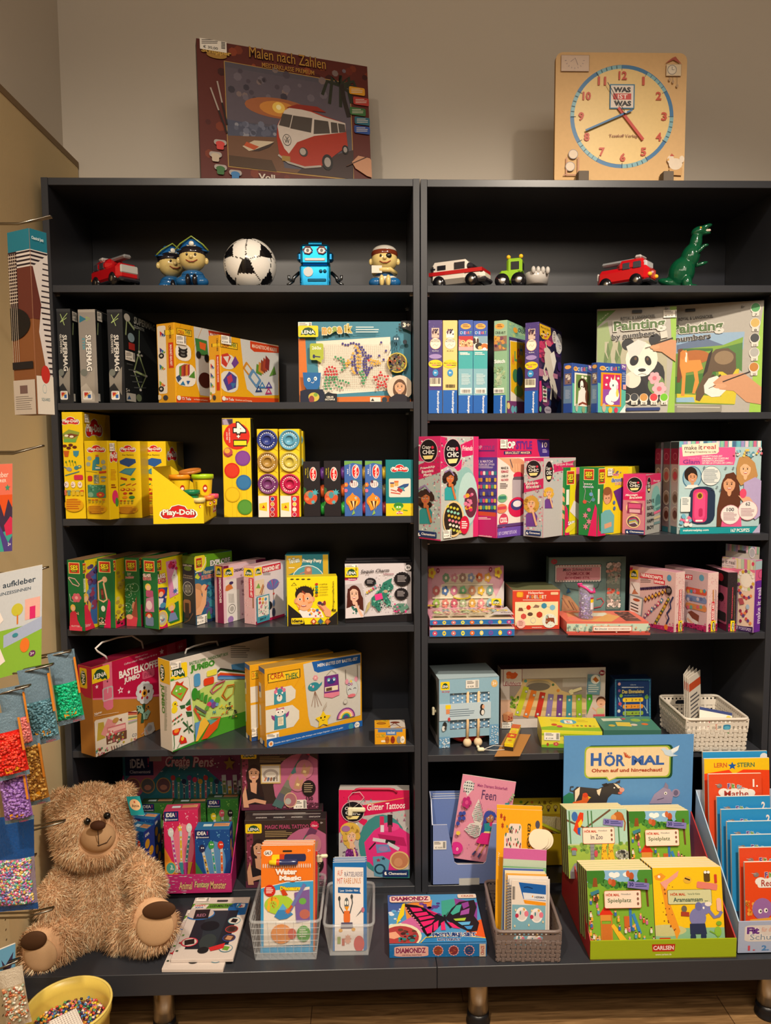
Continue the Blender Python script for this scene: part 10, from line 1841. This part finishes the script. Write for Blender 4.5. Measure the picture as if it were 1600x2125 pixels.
pirate(400,.05,.1,'front pirate money box in a blue hat with a skull');pirate(356,.12,.55,'rear pirate money box in a blue hat, half hidden');pirate(798,.06,0,'pirate money box with an eye patch and white bandana, right end',0)
o=toy('dinosaur_money_box','glossy green tyrannosaur money box standing with open jaws',1420,.08,ZR[1],-.25);G_='0c4c30'
blob('body',[((-.028,0,.02),(.045,.02,.014),(0,.3,0)),((-.008,0,.05),(.036,.032,.045),(0,.3,0)),((.014,0,.092),(.026,.024,.04),(0,.35,0)),((.028,0,.13),(.017,.016,.036),(0,.15,0)),((.036,0,.162),(.022,.015,.014),(0,-.3,0)),((.052,0,.172),(.02,.011,.007),(0,-.35,0)),((.05,0,.155),(.018,.01,.005),(0,-.05,0)),((.004,-.024,.018),(.014,.012,.022),(0,0,0)),((.018,-.026,.006),(.016,.01,.007),(0,0,0)),((.01,.024,.018),(.014,.012,.022),(0,0,0)),((.026,.024,.006),(.016,.01,.007),(0,0,0)),((.038,-.018,.108),(.015,.006,.006),(0,-.8,0)),((.05,-.018,.118),(.01,.005,.005),(0,-.2,0)),((.046,.014,.075),(.02,.006,.006),(0,-.3,0))],.0022,G_,'gl',o,3,.0005)
pt_(o,'mouth',('box',(.046,-.008,.159),(.066,.008,.165),'e0c8b8','gl',.002));pt_(o,'eye',('ell',(.038,-.014,.168),.003,'d8b03c'))
m=MB();m.box((-.05,-2,ZF),(-.02,-.362,2.328),'dcc69a','wall',.002);pp=m.bd('partition_panel');tag(pp,'cream partition panel at the left edge carrying the wire hooks','panel')
m=MB();m.box((-.0195,-1.6,ZF),(.004,-.36,.43),'d8c49a','wall',.001);a=Art(m,(.004,-1.6,.43),(0,1.24,0),(0,0,-.43-.04))
for i in G(12):
 for j in G(18):a.e(.985-i*.028,.03+j*.052+(i%2)*.026,.0026,.005,'4c3c28',6)
tag(m.bd('pegboard'),'cream perforated board with rows of small holes, lower left corner','pegboard')
HK='double wire hook on the cream partition, '
for px,py,y,lb in((107,450,-.47,'holding the guitar box'),(90,925,-.5,'empty one above the orange pad'),(99,1177,-.5,'holding the princess pad'),(147,1350,-.5,'holding the green bead bag'),(110,1378,-.55,'holding the steel blue bead bag'),(62,1422,-.62,'holding the pink bead bag'),(152,1492,-.46,'empty one below the green bead bag'),(103,1527,-.52,'empty one below the steel blue bead bag'),(134,1703,-.5,'tip in front of the bear face'),(74,1774,-.58,'tip over the mixed bead bag'),(111,1884,-.52,'tip in front of the bear paw'),(40,1990,-.56,'lowest, holding a blue card')):
 p=[F_(t)for t in aty(px,py,y)];m=MB();L_=p[0]+.018
 m.tube([(0,.004,-.012),(L_*.72,.004,-.012),(L_,.004,0),(L_,-.006,0),(L_*.72,-.006,-.016),(0,-.006,-.016)],.0022,'8c8478','metal',6);tag(m.bd('display_hook',world=TR(-.018,p[1],p[2])),HK+lb,'hook')
p=aty(60,860,-.56);zb=F_(p[2]);c=box3('px',(14,473),(60,473),(97,498),zb,yB=-.56,ang=-30,D=None,col='7c4c2c',cols={'top':'1c6c80'});a=c.art('front',0)
def gtr(a,s):
 a.R(0,0,1,.11,'1c6c80');a.R(0,.11,1,.2,'c8beb8');[a.R(.35 if s else 0,.115+k*.022,1,.125+k*.022,'241c24')for k in G(4)];a.R(0,.2,1,.48,'5c2c24')
 if s:a.R(0,.11,.38,.43,'2c1c20');[a.R(0,.13+.018*k,.38,.135+.018*k,'c8b8a8')for k in G(15)];a.e(0,.5,.9,.09,'141214',30);[a.R(.05+.09*k,.12,.065+.09*k,.72,'c8b8a8')for k in G(4)];a.R(0,.71,.95,.75,'1a181c');a.R(0,.81,1,1,'b8aca0');a.LN(.08,.9,.9,.98,7,'6c645c',.3);a.R(.3,.84,.65,.885,'6c5450')
 else:a.P([.1,.2,1,.12,1,.95,.7,.8,.3,.55,.5,.4],'c8c0bc');[a.R(.45+.03*abs(k-8),.17+.03*k,1,.177+.03*k,'241c24')for k in G(22)];a.t('Classical Jazz',.42,.05,.7,.022,'e0ecec');a.R(0,.79,1,1,'ccc4b8');a.e(.55,.78,.26,.05,'b02c24');a.t('SQUARES',.5,.92,.5,.02,'4c6c74');a.ring(.45,.86,.12,.025,'7c9ca4','ccc4b8')
gtr(a,1);gtr(c.art('right',0),0);c.done('jazz_card_box','narrow box printed with guitar and piano keys hanging at the left edge','box')
def pad(TLx,TRx,BLx,y0,y1,lb,dr,name='sticker_pad',t=.004):
 A,B,C_=[V3([F_(q)for q in aty(p[0],p[1],yy)])for p,yy in((TLx,y0),(TRx,y1),(BLx,y0))];m=MB();U=B-A;V=C_-A;N_=V.cross(U).normalized()*t;P4=[A,B,B+V,A+V];Q4=[q-N_ for q in P4];m.add([tuple(q)for q in P4+Q4],[(0,1,2,3),(7,6,5,4),(0,4,5,1),(1,5,6,2),(2,6,7,3),(3,7,4,0)],'e0d8cc');a=Art(m,A,U,V);dr(a);tag(m.bd(name),lb,'sticker pad')
def dino(a):a.R(0,0,1,.35,'dc6c54');a.R(0,.35,1,.6,'d8501c');a.R(0,.6,1,1,'3c9c8c');a.t('kleber',.74,.12,.32,.06,'f0e0d0',b=0);a.t('SAURIER',.7,.19,.3,.035,'f0d8c8');a.P([.5,.7,.7,.45,.8,.6,.9,.4,1,.5,1,.75,.5,.8],'3c2c44');a.P([.8,.7,.95,.6,1,.62,1,.8,.85,.82],'c8284c');a.P([.6,.75,.7,.7,.9,.9,1,.82,1,1,.8,1,.7,.8],'4c3c80');a.t('3+',.93,.92,.07,.04,'w');a.star(.88,.27,.07,.04,'3c8c6c')
pad((-60,966),(26,962),(-60,1150),-.6,-.58,'orange dinosaur sticker pad cut off by the left edge',dino)
def princess(a):
 a.R(0,0,1,.55,'c8ccd0');a.R(0,0,.5,.16,'e4cc1c');a.R(0,.55,1,1,'8ab83c');a.P([.6,.6,1,.5,1,.62,.6,.72],'a8b4d0');a.t('200 aufkleber',.68,.12,.5,.055,'2c3c4c');a.t('PRINZESSINNEN',.7,.2,.36,.03,'4c5c6c');a.R(.82,.3,.98,.5,'e8b0a4');a.R(.87,.38,.93,.5,'d82c6c');a.e(.74,.38,.06,.06,'c8c03c');a.R(.735,.43,.75,.52,'d8782c')
 a.P([.3,.55,.42,.4,.48,.33,.56,.36,.6,.45,.54,.5,.5,.55,.56,.7,.62,.85,.56,.88,.5,.75,.5,.95,.42,.95,.42,.78,.32,.75,.3,.98,.2,.97,.22,.7],'f0e4dc');a.P([0,.6,.2,.5,.36,.55,.36,.72,.2,.85,0,.82],'d8285c');a.e(.22,.43,.09,.08,'4c2420');a.e(.26,.47,.05,.05,'f0c8ac');a.e(.49,.42,.012,.02,'k',8);a.e(.82,.74,.05,.07,'e8782c');a.e(.9,.84,.035,.03,'6c2c64');a.t('3+',.9,.84,.04,.03,'w');a.e(.72,.62,.03,.02,'3c8c9c')
pad((-120,1215),(88,1172),(-120,1440),-.62,-.53,'princess and white horse sticker pad hanging at the left edge',princess)
BG=[(126,1352,1508,52,-.5,.5,'green','10b078',['10b880','18c890','0c9468'],.42),(68,1385,1552,60,-.55,.5,'steel blue','54808c',['5c8c9c','48707c','6c9cac'],.42),(22,1425,1560,50,-.62,.4,'salmon pink','e07878',['f08c88','e07470'],.5),(8,1478,1622,58,-.68,.4,'red','d8241c',['e82c1c','c01c18','f04c34'],.3),(54,1530,1678,52,-.585,.3,'gold','a8702c',['c8903c','e8b860','8c5820'],.12),(22,1590,1712,56,-.66,.2,'violet','8c60a8',['9c70bc','7c50a0','a880c8'],.12)]
for k,(cx,y0,y1,w,y,rz,nm,c1,cs,win)in EN(BG):
 p=aty(cx,y0,y);kk=depth(p)/FPX
 sachet(TR(p[0],y,F_(p[2]),rz,0,-.1),w*kk,(y1-y0)*kk,.024,('6c8494',c1),'bead_bag','bag of %s fuse beads hanging on a hook at the left edge'%nm,'bag','hanging bags of fuse beads','bag',win,cs,k+1,n=230,hdr=(lambda a:(a.R(.25,.8,.72,.88,'e8981c',-8),a.t('Hama',.48,.84,.3,.05,'7c3c14',-8),a.R(.9,.1,.98,.6,'d8842c'),a.t('1000+',.7,.965,.3,.03,'a83c44'))))
p=aty(18,1695,-.6);kk=depth(p)/FPX;sachet(TR(p[0],-.6,F_(p[2]),.1,0,0),100*kk,205*kk,.03,('1c4c8c','8c7c8c'),'bead_bag','large bag of mixed pastel fuse beads with a blue top, beside the bear','bag','hanging bags of fuse beads','bag',.42,['e87078','68b890','e8c868','8878c0','e8e0dc','70a8d0','d870b0'],8,n=620)
p=aty(20,2010,-.6);kk=depth(p)/FPX;sachet(TR(p[0],-.6,F_(p[2]),.3,0,-.1),48*kk,130*kk,.02,('d0c4b0','c0ac90'),'craft_packet','bag of pearly craft pieces hanging in the lower left corner','packet',None,'bag',.3,['e8e0d0','d8a070','b85c3c','a8b8a0'],4,n=120)
pad((-10,1975),(32,1958),(-10,2050),-.57,-.55,'pale blue card with a dark butterfly in the lower left corner',lambda a:(a.R(0,0,1,1,'6ca8cc'),a.P([.5,.5,.9,.2,.8,.6,.6,.7,.5,.9,.4,.6,.3,.3],'3c3450')),'craft_card')
p=atz(142,2087,.21);R_=84/FPX*depth(p);o=empty('bead_bucket','yellow plastic bucket of mixed fuse beads standing on the floor','bucket',TR(p[0],p[1],ZF+.0004));h=.21-ZF;Y='e0c45c'
m=MB();m.lathe([(0,0),(R_*.84,0),(R_*.95,h*.9),(R_*1,h*.91),(R_,h),(R_*.96,h),(R_*.92,h*.9),(R_*.82,.004),(0,.004)],Y,'pl',n=56);m.bd('tub',o)
m=MB();m.tube([(R_*cos(k*.13),R_*sin(k*.13),h)for k in G(48)],.003,'e8d070','pl',6,closed=1);m.bd('rim',o)
r_=random.Random(9);m=MB();m.lathe([(0,0),(R_*.87,0)],'5c4434','matte',(0,0,h*.78),30);cs=['d84c3c','e8a03c','f0dccc','3c3c6c','6c3c34','d87088','4c9c5c','4c80b8','2c2830','e8c83c']
for k in G(1100):
 an=r_.uniform(0,6.283);q=R_*.86*r_.random()**.5;m.M=Matrix.Translation((q*cos(an),q*sin(an),h*(.79+r_.uniform(0,.05))))@Matrix.Rotation(r_.uniform(0,3),4,'X')@Matrix.Rotation(r_.uniform(0,3),4,'Y');m.lathe([(.0008,-.0028),(.0027,-.0028),(.0027,.0028),(.0008,.0028)],r_.choice(cs),'pl',n=6)
k=m.bd('fuse_beads',o);k['kind']='stuff'
m=MB();m.box((-.03,-.026,0),(.03,.026,.003),'e8e0d8','pl',.001);a=Art(m,(-.03,.026,.0032),(.06,0,0),(0,-.052,0));[a.e(.1+.09*i,.1+.1*j,.02,.02,'8c8480',6)for i in G(10)for j in G(9)];tag(m.bd('bead_pegboard',world=TR(p[0]+0,p[1]-.015,ZF+h*.87,.7,.25)),'small white square bead pegboard lying on the beads in the bucket','pegboard')
